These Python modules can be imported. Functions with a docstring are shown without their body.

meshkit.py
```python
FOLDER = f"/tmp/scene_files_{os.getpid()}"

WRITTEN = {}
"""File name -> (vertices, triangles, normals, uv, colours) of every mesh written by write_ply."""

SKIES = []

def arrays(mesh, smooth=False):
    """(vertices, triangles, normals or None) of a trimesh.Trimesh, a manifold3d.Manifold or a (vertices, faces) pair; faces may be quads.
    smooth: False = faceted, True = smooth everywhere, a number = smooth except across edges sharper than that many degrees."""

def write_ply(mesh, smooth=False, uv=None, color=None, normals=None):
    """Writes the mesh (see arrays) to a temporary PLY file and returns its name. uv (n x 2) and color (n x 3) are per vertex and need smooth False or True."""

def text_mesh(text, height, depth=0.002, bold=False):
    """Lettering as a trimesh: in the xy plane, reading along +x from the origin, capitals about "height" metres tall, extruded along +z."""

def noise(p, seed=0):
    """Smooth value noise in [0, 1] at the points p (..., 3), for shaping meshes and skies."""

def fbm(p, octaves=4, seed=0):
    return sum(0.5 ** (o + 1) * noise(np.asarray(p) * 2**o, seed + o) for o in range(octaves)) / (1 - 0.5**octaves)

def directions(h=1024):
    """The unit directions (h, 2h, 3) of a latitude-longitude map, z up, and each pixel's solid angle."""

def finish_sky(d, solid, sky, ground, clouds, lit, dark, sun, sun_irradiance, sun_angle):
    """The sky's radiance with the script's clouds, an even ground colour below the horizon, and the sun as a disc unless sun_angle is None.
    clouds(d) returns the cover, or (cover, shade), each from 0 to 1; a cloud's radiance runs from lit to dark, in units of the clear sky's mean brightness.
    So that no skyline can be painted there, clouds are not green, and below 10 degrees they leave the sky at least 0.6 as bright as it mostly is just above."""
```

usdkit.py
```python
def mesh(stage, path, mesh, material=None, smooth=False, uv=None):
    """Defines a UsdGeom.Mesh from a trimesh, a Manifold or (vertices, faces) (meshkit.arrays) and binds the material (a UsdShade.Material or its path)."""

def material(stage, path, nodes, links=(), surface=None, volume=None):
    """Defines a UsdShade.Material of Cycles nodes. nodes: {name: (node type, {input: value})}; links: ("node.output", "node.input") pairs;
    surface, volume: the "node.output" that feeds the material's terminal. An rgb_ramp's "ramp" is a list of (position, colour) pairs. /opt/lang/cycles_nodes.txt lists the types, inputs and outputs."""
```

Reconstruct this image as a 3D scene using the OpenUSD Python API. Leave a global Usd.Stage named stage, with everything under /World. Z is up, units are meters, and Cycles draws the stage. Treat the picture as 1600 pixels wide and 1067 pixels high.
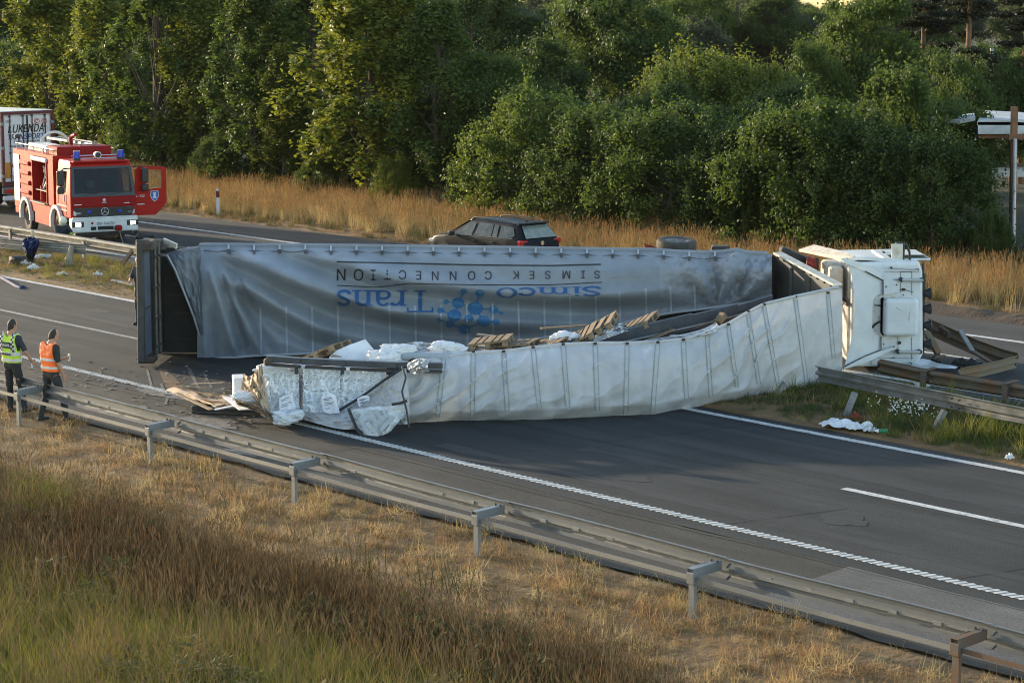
import math, random
import numpy as np, trimesh, manifold3d as m3, shapely
from shapely.geometry import Polygon, LineString, Point, box as sbox
from shapely.ops import unary_union
from pxr import Usd, UsdGeom, UsdLux, UsdShade, Sdf, Gf, Vt
import usdkit, meshkit

stage = Usd.Stage.CreateInMemory()
UsdGeom.SetStageUpAxis(stage, UsdGeom.Tokens.z)
UsdGeom.SetStageMetersPerUnit(stage, 1.0)
UsdGeom.Xform.Define(stage, '/World')
UsdGeom.Scope.Define(stage, '/World/Looks')
random.seed(7)
RNG = np.random.default_rng(7)

# ------------------------------------------------------------------ camera, sky, sun, exposure
CAM_H, CAM_F, CAM_TILT = 8.0, 3500.0, math.atan(518.5 / 3500.0)      # focal length in pixels of the 1600 px wide photograph
EXPOSURE = 1.24
SUN_EL, SUN_AZ = math.radians(10.0), math.radians(-50.0)             # azimuth measured from +y towards +x
SKY_STRENGTH, SUN_INTENSITY = 0.15, 0.82
cam = UsdGeom.Camera.Define(stage, '/World/camera')
cam.CreateHorizontalApertureAttr(36.0)
cam.CreateVerticalApertureAttr(36.0 * 682 / 1024)
cam.CreateFocalLengthAttr(36.0 * CAM_F / 1600.0)
cam.CreateClippingRangeAttr(Gf.Vec2f(0.5, 20000))
cam.CreateExposureAttr(EXPOSURE)
cam.AddTranslateOp().Set(Gf.Vec3d(0, 0, CAM_H))
cam.AddRotateXOp().Set(90.0 - math.degrees(CAM_TILT))
sun_dir = np.array([math.cos(SUN_EL) * math.sin(SUN_AZ), math.cos(SUN_EL) * math.cos(SUN_AZ), math.sin(SUN_EL)])
sky = UsdLux.DomeLight.Define(stage, '/World/sky')
sky_mat = usdkit.material(stage, '/World/Looks/sky', {
    'sky': ('sky_texture', {'sky_type': 'single_scattering', 'sun_disc': False, 'sun_elevation': SUN_EL, 'sun_rotation': math.atan2(sun_dir[0], sun_dir[1]),
                            'air_density': 1.0, 'aerosol_density': 0.8, 'ozone_density': 1.0, 'altitude': 120.0}),
    'bg': ('background_shader', {'strength': SKY_STRENGTH})}, [('sky.color', 'bg.color')], surface='bg.background')
UsdShade.MaterialBindingAPI.Apply(sky.GetPrim()).Bind(sky_mat)
sky.GetPrim().SetCustomDataByKey('kind', 'structure')
sun = UsdLux.DistantLight.Define(stage, '/World/sun')
sun.CreateIntensityAttr(SUN_INTENSITY)
sun.CreateNormalizeAttr(True)
sun.CreateAngleAttr(1.0)
sun.CreateColorAttr(Gf.Vec3f(1.0, 0.83, 0.60))
sun.AddRotateXYZOp().Set(Gf.Vec3f(90 - math.degrees(SUN_EL), 0, 180 - math.degrees(SUN_AZ)))

# ------------------------------------------------------------------ helpers
cp_, sp_ = math.cos(CAM_TILT), math.sin(CAM_TILT)
def ray(x, y):
    u, v = (x - 800) / CAM_F, -(y - 533.5) / CAM_F
    return np.array([u, cp_ + v * sp_, -sp_ + v * cp_])
def at_z(x, y, z=0.0):                     # the point at height z seen at photo pixel x, y
    d = ray(x, y); return np.array([0, 0, CAM_H]) + d * (z - CAM_H) / d[2]
def at_y(x, y, Y):                         # the point at depth Y seen at photo pixel x, y
    d = ray(x, y); return np.array([0, 0, CAM_H]) + d * Y / d[1]
def at_yv(x, y, Y):
    u, v = (x - 800) / CAM_F, -(y - 533.5) / CAM_F; k = Y / (cp_ + v * sp_)
    return np.stack([u * k, Y + 0 * k, CAM_H + (-sp_ + v * cp_) * k], -1)
T2, N2 = np.array([0.64903, -0.76076]), np.array([0.76076, 0.64903])   # along the road (towards the right), across it (away)
def su(s, u, z=0.0):
    p = s * T2 + u * N2; return np.array([p[0], p[1], z])
def to_su(p):
    return float(np.dot(p[:2], T2)), float(np.dot(p[:2], N2))
def at_u(x, y, u):                         # the point of the vertical plane u seen at photo pixel x, y
    d = ray(x, y); k = u / float(np.dot(d[:2], N2)); return np.array([0, 0, CAM_H]) + d * k

USED = {}
def numbered(parent, name):
    key = parent + '/' + name; k = USED.get(key, 0); USED[key] = k + 1
    return key if k == 0 else f'{key}_{k:03d}'
def tag(path, label=None, cat=None, group=None, kind=None):
    p = stage.GetPrimAtPath(path)
    for k, v in (('label', label), ('category', cat), ('group', group), ('kind', kind)):
        if v: p.SetCustomDataByKey(k, v)
    return path
def thing(name, label, cat, loc=(0, 0, 0), rotz=0.0, group=None, kind=None, scale=None):
    path = numbered('/World', name)
    x = UsdGeom.Xform.Define(stage, path)
    x.AddTranslateOp().Set(Gf.Vec3d(*map(float, loc)))
    if rotz: x.AddRotateZOp().Set(float(rotz))
    if scale is not None: x.AddScaleOp().Set(Gf.Vec3f(*map(float, scale)))
    return tag(path, label, cat, group, kind)
def copy_of(src, name, label, cat, loc, rotz=0.0, group=None, scale=None):
    path = thing(name, label, cat, loc, rotz, group, scale=scale)
    p = stage.GetPrimAtPath(path)
    p.GetReferences().AddInternalReference(src); p.SetInstanceable(True)
    return path
def part(parent, name, mesh, mat, smooth=False, label=None, kind=None, uv=None):
    path = numbered(parent, name)
    usdkit.mesh(stage, path, mesh, LOOK[mat], smooth=smooth, uv=uv)
    return tag(path, label, None, None, kind)
def single(name, mesh, mat, label, cat, group=None, smooth=False):
    path = numbered('/World', name)
    mesh = as_tm(mesh)
    c = np.array([*mesh.bounds.mean(0)[:2], mesh.bounds[0][2]])
    mesh = mesh.copy(); mesh.apply_translation(-c)
    m = usdkit.mesh(stage, path, mesh, LOOK[mat], smooth=smooth)
    m.AddTranslateOp().Set(Gf.Vec3d(*map(float, c)))
    return tag(path, label, cat, group)
def struct(name, mesh, mat, parent=None, smooth=False):
    path = numbered(parent or '/World', name)
    usdkit.mesh(stage, path, mesh, LOOK[mat], smooth=smooth)
    return tag(path, None, None, None, None if parent else 'structure')

def as_tm(m):
    if isinstance(m, trimesh.Trimesh): return m
    v, f, _ = meshkit.arrays(m); return trimesh.Trimesh(v, f, process=False)
def cat(*ms):
    ms = [as_tm(m) for m in (ms[0] if len(ms) == 1 and isinstance(ms[0], (list, tuple)) and not isinstance(ms[0], trimesh.Trimesh) else ms)]
    return trimesh.util.concatenate(ms)
def frame3(ax, up=(0, 0, 1)):
    a = np.asarray(ax, float); a = a / np.linalg.norm(a); up = np.asarray(up, float)
    if abs(np.dot(a, up)) > 0.97: up = np.array([0, 1.0, 0]) if abs(a[1]) < 0.9 else np.array([1.0, 0, 0])
    y = np.cross(up, a); y /= np.linalg.norm(y); return a, y, np.cross(a, y)
def bx(c, s, ch=0.0, rz=0.0, R=None):      # box at centre c of size s with chamfered edges
    s = np.asarray(s, float)
    if ch <= 0:
        m = trimesh.creation.box(s)
    else:
        ch = min(ch, s.min() * 0.45); h = s / 2; pts = []
        for sx in (-1, 1):
            for sy in (-1, 1):
                for sz in (-1, 1):
                    g = np.array([sx, sy, sz])
                    for k in range(3):
                        q = (h - ch) * g; q[k] = h[k] * g[k]; pts.append(q)
        m = as_tm(m3.Manifold.hull_points(np.array(pts)))
    T = np.eye(4)
    if R is not None: T[:3, :3] = np.asarray(R)
    elif rz: T = trimesh.transformations.rotation_matrix(math.radians(rz), [0, 0, 1])
    T[:3, 3] = c; m.apply_transform(T); return m
def bar(a, b, w, h, ch=0.0, up=(0, 0, 1)): # box from a to b
    a, b = np.asarray(a, float), np.asarray(b, float); x, y, z = frame3(b - a, up)
    return bx((a + b) / 2, (np.linalg.norm(b - a), w, h), ch, R=np.stack([x, y, z], 1))
def cyl(a, b, r, n=14, r2=None):
    a, b = np.asarray(a, float), np.asarray(b, float); x, y, z = frame3(b - a)
    t = np.arange(n) * 2 * np.pi / n; ring = np.cos(t)[:, None] * y + np.sin(t)[:, None] * z
    r2 = r if r2 is None else r2
    v = np.vstack([a + ring * r, b + ring * r2, [a], [b]]); f = []
    for i in range(n):
        j = (i + 1) % n; f += [[i, j, n + j], [i, n + j, n + i], [2 * n, j, i], [2 * n + 1, n + i, n + j]]
    return trimesh.Trimesh(v, f, process=False)
def tube(pts, r, n=8):
    p = np.asarray(pts, float); r = np.broadcast_to(r, (len(p),)); t = np.gradient(p, axis=0)
    _, y, _ = frame3(t[0]); rings = []
    for i in range(len(p)):
        a = t[i] / np.linalg.norm(t[i]); y = y - a * np.dot(a, y); y /= np.linalg.norm(y); z = np.cross(a, y)
        g = np.arange(n) * 2 * np.pi / n; rings.append(p[i] + r[i] * (np.cos(g)[:, None] * y + np.sin(g)[:, None] * z))
    v = np.vstack(rings + [p[:1], p[-1:]]); f = []; m = len(p)
    for i in range(m - 1):
        for j in range(n):
            k = (j + 1) % n; a, b, c, d = i * n + j, i * n + k, (i + 1) * n + k, (i + 1) * n + j; f += [[a, b, c], [a, c, d]]
    for j in range(n):
        k = (j + 1) % n; f += [[m * n, k, j], [m * n + 1, (m - 1) * n + j, (m - 1) * n + k]]
    return trimesh.Trimesh(v, f, process=False)
def grid_faces(nu, nv, flip=False):
    i, j = np.meshgrid(np.arange(nu - 1), np.arange(nv - 1), indexing='ij')
    a = (i * nv + j).ravel(); q = np.stack([a, a + nv, a + nv + 1, a + 1], 1)
    if flip: q = q[:, ::-1]
    return np.vstack([q[:, [0, 1, 2]], q[:, [0, 2, 3]]])
def sheet(P, flip=False):                  # P: (nu, nv, 3)
    return trimesh.Trimesh(P.reshape(-1, 3), grid_faces(P.shape[0], P.shape[1], flip), process=False)
def slab(poly, o, ex, ey, th):             # 2-D polygon (list or shapely) in the plane o + x ex + y ey, thickness th along ex x ey
    g = poly if hasattr(poly, 'geom_type') else Polygon(poly)
    if not g.is_valid: g = g.buffer(0)
    parts = [trimesh.creation.extrude_polygon(q, abs(th), engine='earcut') for q in getattr(g, 'geoms', [g]) if q.area > 0]
    m = cat(parts); ex, ey = np.asarray(ex, float), np.asarray(ey, float); ez = np.cross(ex, ey) * (1 if th > 0 else -1)
    v = m.vertices; m2 = trimesh.Trimesh(np.asarray(o) + v[:, :1] * ex + v[:, 1:2] * ey + v[:, 2:] * ez, m.faces if th > 0 else m.faces[:, ::-1], process=False)
    return m2
def rbox(c, s, r, R=None, seg=10):         # rounded box
    s = np.asarray(s, float); r = min(r, s.min() * 0.49); h = s / 2 - r
    m = m3.Manifold.hull_points(np.vstack([np.array([[x, y, z]]) * h + trimesh.creation.icosphere(2, r).vertices for x in (-1, 1) for y in (-1, 1) for z in (-1, 1)]))
    m = as_tm(m); T = np.eye(4)
    if R is not None: T[:3, :3] = R
    T[:3, 3] = c; m.apply_transform(T); return m
def revolve(profile, n=24):                # (r, z) profile about z
    return trimesh.creation.revolve(np.asarray(profile, float), sections=n)
def xf(mesh, o, ex, ey, ez):
    m = mesh.copy(); v = m.vertices; m.vertices = np.asarray(o) + v[:, :1] * np.asarray(ex) + v[:, 1:2] * np.asarray(ey) + v[:, 2:] * np.asarray(ez); return m
def interp(x, tab):
    t = sorted(tab); return np.interp(x, [a for a, _ in t], [b for _, b in t])
def text2d(txt, height, bold=False):       # lettering as a flat-ish mesh, centred in x, baseline at 0
    m = meshkit.text_mesh(txt, height, 0.004, bold); m.apply_translation([-m.bounds.mean(0)[0], 0, 0]); return m

# ------------------------------------------------------------------ materials
LOOK = {}
def mat(name, c, rough=0.5, metal=0.0, c2=None, scale=4.0, lo=0.35, hi=0.65, bump=0.0, bscale=None, spec=0.5, rand=0.0, stretch=None, rough2=None, coat=0.0, translucent=None, emit=None, emitk=1.0, detail=4.0, coords='pos', trans=0.0, sheen=0.0):
    nodes = {'p': ('principled_bsdf', {'base_color': c, 'roughness': rough, 'metallic': metal, 'specular_ior_level': spec, 'coat_weight': coat})}
    links = []
    if c2 is not None or bump or rand:
        nodes['g'] = ('geometry', {}) if coords == 'pos' else ('texture_coordinate', {})
        vec = 'g.position' if coords == 'pos' else 'g.object'
        if stretch is not None:
            nodes['m1'] = ('mapping', {'mapping_type': 'point', 'rotation': (0, 0, stretch[0])}); nodes['m2'] = ('mapping', {'mapping_type': 'point', 'scale': stretch[1]})
            links += [(vec, 'm1.vector'), ('m1.vector', 'm2.vector')]; vec = 'm2.vector'
    col = None
    if c2 is not None:
        nodes['n'] = ('noise_texture', {'scale': scale, 'detail': detail, 'roughness': 0.6})
        nodes['r'] = ('rgb_ramp', {'ramp': [(lo, c), (hi, c2)]})
        links += [(vec, 'n.vector'), ('n.fac', 'r.fac')]; col = 'r.color'
        if rough2 is not None:
            nodes['rr'] = ('map_range', {'from_min': lo, 'from_max': hi, 'to_min': rough, 'to_max': rough2, 'clamp': True}); links += [('n.fac', 'rr.value'), ('rr.result', 'p.roughness')]
    if rand:
        nodes['oi'] = ('object_info', {}); nodes['mr'] = ('map_range', {'from_min': 0., 'from_max': 1., 'to_min': 1 - rand, 'to_max': 1 + rand})
        nodes['hs'] = ('hsv', {'color': c, 'hue': 0.5})
        nodes['mh'] = ('map_range', {'from_min': 0., 'from_max': 1., 'to_min': 0.5 + 0.035 * rand, 'to_max': 0.5 - 0.05 * rand})
        links += [('oi.random', 'mr.value'), ('mr.result', 'hs.value'), ('oi.random', 'mh.value'), ('mh.result', 'hs.hue')]
        if col: links.append((col, 'hs.color'))
        col = 'hs.color'
    if col: links.append((col, 'p.base_color'))
    if bump:
        nodes['bn'] = ('noise_texture', {'scale': bscale or scale * 3, 'detail': 3.0}); nodes['b'] = ('bump', {'strength': 1.0, 'distance': bump})
        links += [(vec, 'bn.vector'), ('bn.fac', 'b.height'), ('b.normal', 'p.normal')]
    if emit is not None:
        nodes['p'][1].update({'emission_color': emit, 'emission_strength': emitk})
    if trans: nodes['p'][1]['transmission_weight'] = trans
    out = 'p.BSDF'
    if translucent is not None:
        nodes['t'] = ('translucent_bsdf', {'color': translucent[1]}); nodes['x'] = ('mix_closure', {'fac': translucent[0]})
        links += [('p.BSDF', 'x.closure1'), ('t.BSDF', 'x.closure2')]; out = 'x.closure'
        if col and rand:
            nodes['h2'] = ('hsv', {'color': translucent[1]}); links += [('mr.result', 'h2.value'), ('mh.result', 'h2.hue'), ('h2.color', 't.color')]
    LOOK[name] = usdkit.material(stage, '/World/Looks/' + name, nodes, links, surface=out)
def glass_mat(name, tint, rough=0.03, low=0.06):
    LOOK[name] = usdkit.material(stage, '/World/Looks/' + name, {
        't': ('transparent_bsdf', {'color': tint}), 'g': ('glossy_bsdf', {'color': (0.95, 0.95, 0.95), 'roughness': rough}), 'f': ('fresnel', {'IOR': 1.5}),
        'x': ('mix_closure', {})}, [('f.fac', 'x.fac'), ('t.BSDF', 'x.closure1'), ('g.BSDF', 'x.closure2')], surface='x.closure')
# ------------------------------------------------------------------ ground and roads
ROAD_ROT = math.atan2(-T2[1], T2[0])        # turns the road's direction onto x
mat('soil', (0.135, 0.082, 0.036), 0.95, c2=(0.235, 0.145, 0.06), scale=1.4, bump=0.03, bscale=9)
def asphalt(name, c, c2, speck, sc=1.0, sx=0.10):
    LOOK[name] = usdkit.material(stage, '/World/Looks/' + name, {'g': ('geometry', {}), 'm1': ('mapping', {'mapping_type': 'point', 'rotation': (0, 0, ROAD_ROT)}), 'm2': ('mapping', {'mapping_type': 'point', 'scale': (sx, 1.5, 1.0)}),
        'n': ('noise_texture', {'scale': 0.9 * sc, 'detail': 6.0, 'roughness': 0.62}), 'r': ('rgb_ramp', {'ramp': [(0.30, c), (0.70, c2)]}), 'n2': ('noise_texture', {'scale': 26.0, 'detail': 3.0, 'roughness': 0.75}), 'mr': ('map_range', {'from_min': 0.32, 'from_max': 0.68, 'to_min': 1 - speck, 'to_max': 1 + speck, 'clamp': True}),
        'n3': ('noise_texture', {'scale': 0.35, 'detail': 5.0, 'roughness': 0.65}), 'mr3': ('map_range', {'from_min': 0.35, 'from_max': 0.65, 'to_min': 0.82, 'to_max': 1.18, 'clamp': True}), 'k': ('math', {'math_type': 'multiply'}), 'h': ('hsv', {}),
        'b': ('bump', {'strength': 0.8, 'distance': 0.012}), 'p': ('principled_bsdf', {'roughness': 0.9, 'specular_ior_level': 0.28})},
        [('g.position', 'm1.vector'), ('m1.vector', 'm2.vector'), ('m2.vector', 'n.vector'), ('n.fac', 'r.fac'), ('g.position', 'n2.vector'), ('n2.fac', 'mr.value'), ('g.position', 'n3.vector'), ('n3.fac', 'mr3.value'), ('mr.result', 'k.value1'), ('mr3.result', 'k.value2'), ('k.value', 'h.value'), ('r.color', 'h.color'), ('h.color', 'p.base_color'), ('n2.fac', 'b.height'), ('b.normal', 'p.normal')], surface='p.BSDF')
asphalt('asphalt', (0.027, 0.030, 0.031), (0.056, 0.059, 0.058), 0.30, 1.3)
asphalt('asphalt_old', (0.042, 0.040, 0.034), (0.080, 0.075, 0.064), 0.32, 1.2, 0.22)
asphalt('asphalt_patch', (0.105, 0.102, 0.096), (0.145, 0.141, 0.132), 0.35, 3.0, 0.5)
asphalt('asphalt_far', (0.046, 0.048, 0.048), (0.078, 0.079, 0.077), 0.2, 0.9, 0.08)
mat('road_paint', (0.60, 0.60, 0.58), 0.7, c2=(0.24, 0.24, 0.235), scale=7, lo=0.5, hi=0.68, bump=0.002, bscale=70)
mat('line_base', (0.36, 0.36, 0.35), 0.85, c2=(0.20, 0.20, 0.196), scale=5, lo=0.4, hi=0.6)
mat('worn_paint', (0.36, 0.36, 0.345), 0.8, c2=(0.15, 0.15, 0.145), scale=7, lo=0.45, hi=0.66)
mat('crack', (0.02, 0.02, 0.02), 0.95)
mat('red_soil', (0.14, 0.075, 0.04), 0.95, c2=(0.09, 0.06, 0.042), scale=5, lo=0.4, hi=0.6, bump=0.01)
mat('scratch', (0.15, 0.148, 0.142), 0.9, c2=(0.075, 0.073, 0.07), scale=7, lo=.4, hi=.6)

def ground_height(s, u):
    s, u = np.asarray(s, float), np.asarray(u, float)
    n = (meshkit.fbm(np.stack([s * 0.22, u * 0.22, s * 0], -1), 3, 3) - 0.5)
    z = np.where(u < 21.7, -0.03 - 0.018 * np.clip(21.7 - u, 0, 12) + 0.22 * n * np.clip((21.4 - u) / 2, 0, 1), -0.06)
    z = np.where((u > 32.15) & (u < 36.75), 0.01 + 0.10 * np.sin(np.clip((u - 32.15) / 4.6, 0, 1) * np.pi) + 0.10 * n, z)
    z = np.where(u > 47.2, 0.0 + 0.03 * np.clip(u - 47.2, 0, 6) + 0.25 * n * np.clip((u - 47.2) / 3, 0, 1), z)
    return z
S_ = np.unique(np.concatenate([[-3000, -1500, -700, -350, -220, -160, -130], np.arange(-118, 6, 1.0), [10, 30, 80, 250, 900]]))
U_ = np.unique(np.concatenate([[-900, -300, -100, -40, -15, -5, 0, 4], np.arange(6, 21.6, 0.6), [21.65, 21.75, 22.2, 27, 31.9, 32.1, 32.2], np.arange(32.6, 36.7, 0.4), [36.72, 36.8, 38, 42, 46.9, 47.15, 47.25], np.arange(47.8, 60, 0.8), [62, 70, 80, 100, 140, 220, 400, 900, 2500]]))
SS, UU = np.meshgrid(S_, U_, indexing='ij')
P = np.zeros((len(S_), len(U_), 3)); P[..., :2] = SS[..., None] * T2 + UU[..., None] * N2; P[..., 2] = ground_height(SS, UU)
iu = int(np.searchsorted(U_, 55.0))
mat('forest_floor', (0.022, 0.026, 0.010), 0.95, c2=(0.045, 0.042, 0.016), scale=0.6, bump=0.05, bscale=4)
struct('ground', sheet(P[:, :iu + 1]), 'soil'); struct('woodland_ground', sheet(P[:, iu:]), 'forest_floor')

def strip(s0, s1, u0, u1, z, ds=4.0, du=None, edge=0.0, seed=0):
    """A sheet along the road; u0, u1 may be functions of s. edge = raggedness of both long edges."""
    s = np.linspace(s0, s1, max(2, int(abs(s1 - s0) / ds) + 1))
    f = lambda u: np.array([u(x) for x in s]) if callable(u) else np.full(len(s), float(u))
    a, b = f(u0), f(u1)
    if edge:
        a = a + edge * (meshkit.fbm(np.stack([s * 1.7, s * 0, s * 0 + seed], -1), 4, 5) - 0.5) * 2
        b = b + edge * (meshkit.fbm(np.stack([s * 1.7, s * 0 + 9, s * 0 + seed], -1), 4, 6) - 0.5) * 2
    k = np.linspace(0, 1, 3)
    u = a[:, None] * (1 - k) + b[:, None] * k
    Q = np.zeros((len(s), 3, 3)); Q[..., :2] = s[:, None, None] * T2 + u[..., None] * N2; Q[..., 2] = z
    return sheet(Q)
def struct_group(name):
    p = numbered('/World', name); UsdGeom.Xform.Define(stage, p); return tag(p, kind='structure')
near = struct_group('near_carriageway')
struct('asphalt', strip(-240, 40, 24.3, 32.1, 0.0, 0.5, edge=0.05), 'asphalt', near)
struct('hard_shoulder', strip(-240, 40, 21.72, 24.34, -0.004, 0.25, edge=0.12, seed=3), 'asphalt_old', near)
struct('repaired_patch', slab([(-20.6, 21.95), (-20.95, 24.30), (-4, 24.30), (-4, 21.95)], (0, 0, 0.0), [*T2, 0], [*N2, 0], 0.002), 'asphalt_patch', near)
UF = lambda s: np.interp(s, [-75, -58, -54, -31, -23], [32.0, 32.0, 32.0, 31.70, 31.68])
struct('median_edge_line', strip(-240, 40, lambda s: UF(s) - 0.10, lambda s: UF(s) + 0.10, 0.004, 0.5, edge=0.012), 'road_paint', near)
struct('shoulder_edge_line', strip(-240, 40, 24.69, 24.88, 0.004, 0.5, edge=0.012, seed=2), 'line_base', near)
ribs = [bar(su(s - 0.03, 24.685, 0.006), su(s + 0.03, 24.885, 0.006), 0.07, 0.006) for s in np.arange(-62, -8, 0.14)]
struct('rumble_ribs', cat(ribs), 'road_paint', near)
for a, b, w in ((-64.5, -46.3, 0.07), (-24.57, -15.5, 0.09), (-6, 0, 0.09)):
    struct('lane_dash', strip(a, b, 28.33 - w, 28.33 + w, 0.004, 0.3, edge=0.015, seed=a), 'road_paint' if a > -30 else 'worn_paint', near)
cr = []
for s0, u0, s1, u1 in ((-52, 24.05, -27, 24.12), (-38.6, 21.9, -37.9, 24.2), (-33.2, 22.0, -32.7, 24.2), (-28.5, 22.0, -28.2, 23.6), (-45, 22.9, -39, 23.0), (-27, 24.12, -12, 24.33), (-34, 28.05, -10, 28.02), (-19.5, 24.9, -18.8, 28.0), (-30.2, 28.1, -29.6, 31.6), (-24.0, 24.9, -23.5, 27.2), (-62, 28.0, -47, 28.02)):
    n = 14; k = np.linspace(0, 1, n); s = s0 + (s1 - s0) * k; u = u0 + (u1 - u0) * k + RNG.normal(0, 0.03, n)
    d = np.array([s1 - s0, u1 - u0]); d /= np.linalg.norm(d); q = np.array([-d[1], d[0]]) * 0.012
    Q = np.zeros((n, 2, 3))
    for i, sg in enumerate((-1, 1)): Q[:, i, :2] = (s + sg * q[0])[:, None] * T2 + (u + sg * q[1])[:, None] * N2
    Q[..., 2] = 0.0035; cr.append(sheet(Q))
struct('crack', cat(cr), 'crack', near)
def blob(cx, cy, rx, ry, rot, seed, n=40, amp=0.35):
    t = np.linspace(0, 2 * np.pi, n, endpoint=False)
    r = 1 + amp * 2 * (meshkit.fbm(np.stack([np.cos(t) * 1.6 + seed, np.sin(t) * 1.6, t * 0], -1), 3, seed) - 0.5)
    x, y = rx * r * np.cos(t), ry * r * np.sin(t); c, s = math.cos(rot), math.sin(rot)
    return np.stack([cx + x * c - y * s, cy + x * s + y * c], 1)
def decal(name, pts, z, matn):
    struct(name, slab(pts, (0, 0, z), (1, 0, 0), (0, 1, 0), 0.0015), matn, near)
a = [at_z(x, y)[:2] for x, y in ((247, 575), (262, 578), (283, 600), (312, 615), (300, 622), (272, 618), (258, 602))]
decal('soil_stain', a, 0.003, 'red_soil')
for pts, w in ((((295, 575), (302, 590), (310, 606)), 0.07), (((318, 583), (325, 596), (334, 611)), 0.05), (((252, 600), (262, 622), (258, 632)), 0.05), (((230, 578), (236, 600), (240, 618)), 0.05)):
    Q = [at_z(x, y)[:2] for x, y in pts]; decal('scratch_mark', LineString(Q).buffer(w * .55), 0.0045, 'scratch')
for s, u, rx, ry in ((-40.1, 24.55, 0.9, 0.25), (-36.6, 23.5, 0.8, 0.3), (-39, 23.3, 0.4, 0.2), (-33.7, 22.3, 0.5, 0.16)):
    q = su(s, u); decal('scratch_mark', Polygon(blob(q[0], q[1], rx, ry, -0.86, int(-s * 3) % 50, amp=0.6)).buffer(0), 0.0055, 'scratch')

mat('skid', (0.017, 0.018, 0.018), 0.8, c2=(0.028, 0.030, 0.030), scale=2.0, lo=.4, hi=.6, stretch=(ROAD_ROT, (.2, 5, 1)))
for a, b, u0, u1, w in ((-32, -6, 25.55, 25.75, .16), (-30, -2, 27.35, 27.5, .14), (-33, -12, 29.1, 29.3, .18), (-31, -8, 30.6, 30.9, .12), (-60, -47, 26.2, 26.1, .14), (-62, -45, 29.6, 29.3, .16), (-58, -49, 27.6, 27.9, .1)):
    struct('tyre_mark', strip(a, b, lambda s: u0 + (u1 - u0) * (s - a) / (b - a) - w, lambda s: u0 + (u1 - u0) * (s - a) / (b - a) + w, 0.0025, 0.4, edge=.16, seed=a), 'skid', near)
for k, (s, u, rx, ry) in enumerate(((-23, 26.5, .5, .35), (-19.5, 29.7, .8, .3), (-27.5, 26.2, .35, .25), (-50.5, 26.4, .7, .3), (-52.5, 30.2, .5, .25), (-15, 27, .6, .4))):
    q = su(s, u); decal('oil_stain', Polygon(blob(q[0], q[1], rx, ry, -0.86, k + 3, amp=.5)).buffer(0), 0.003, 'skid')
rs = np.random.default_rng(77); bits = []
for k in range(150):
    c = su(-45 + 9 * rs.random() ** .8, 23.6 + 3.4 * rs.random() ** 1.5, .012); bits.append(bx(c, (.03 + .07 * rs.random(), .02 + .05 * rs.random(), .015), rz=rs.random() * 180))
tag(struct('grit_and_splinters', cat(bits), 'wood_litter', None) if 'wood_litter' in LOOK else (mat('wood_litter', (0.30, 0.27, 0.22), 0.9, c2=(0.16, 0.13, 0.10), scale=3, lo=.45, hi=.55), struct('grit_and_splinters', cat(bits), 'wood_litter'))[1], 'small splinters and grit scattered on the road around the spilled load', 'debris', None, 'stuff')
farw = struct_group('far_carriageway')
ss_ = np.arange(-48, -24, .25); uu_ = np.linspace(46.7, 48.2, 9); A, B = np.meshgrid(ss_, uu_, indexing='ij'); hb = np.sin(np.clip((B - 46.7) / 1.5, 0, 1) * np.pi) * (.06 + .22 * meshkit.fbm(np.stack([A * 1.2, B * 2.2, 0 * A], -1), 4, 12)) * np.clip((A + 48) / 6, 0, 1)
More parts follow.
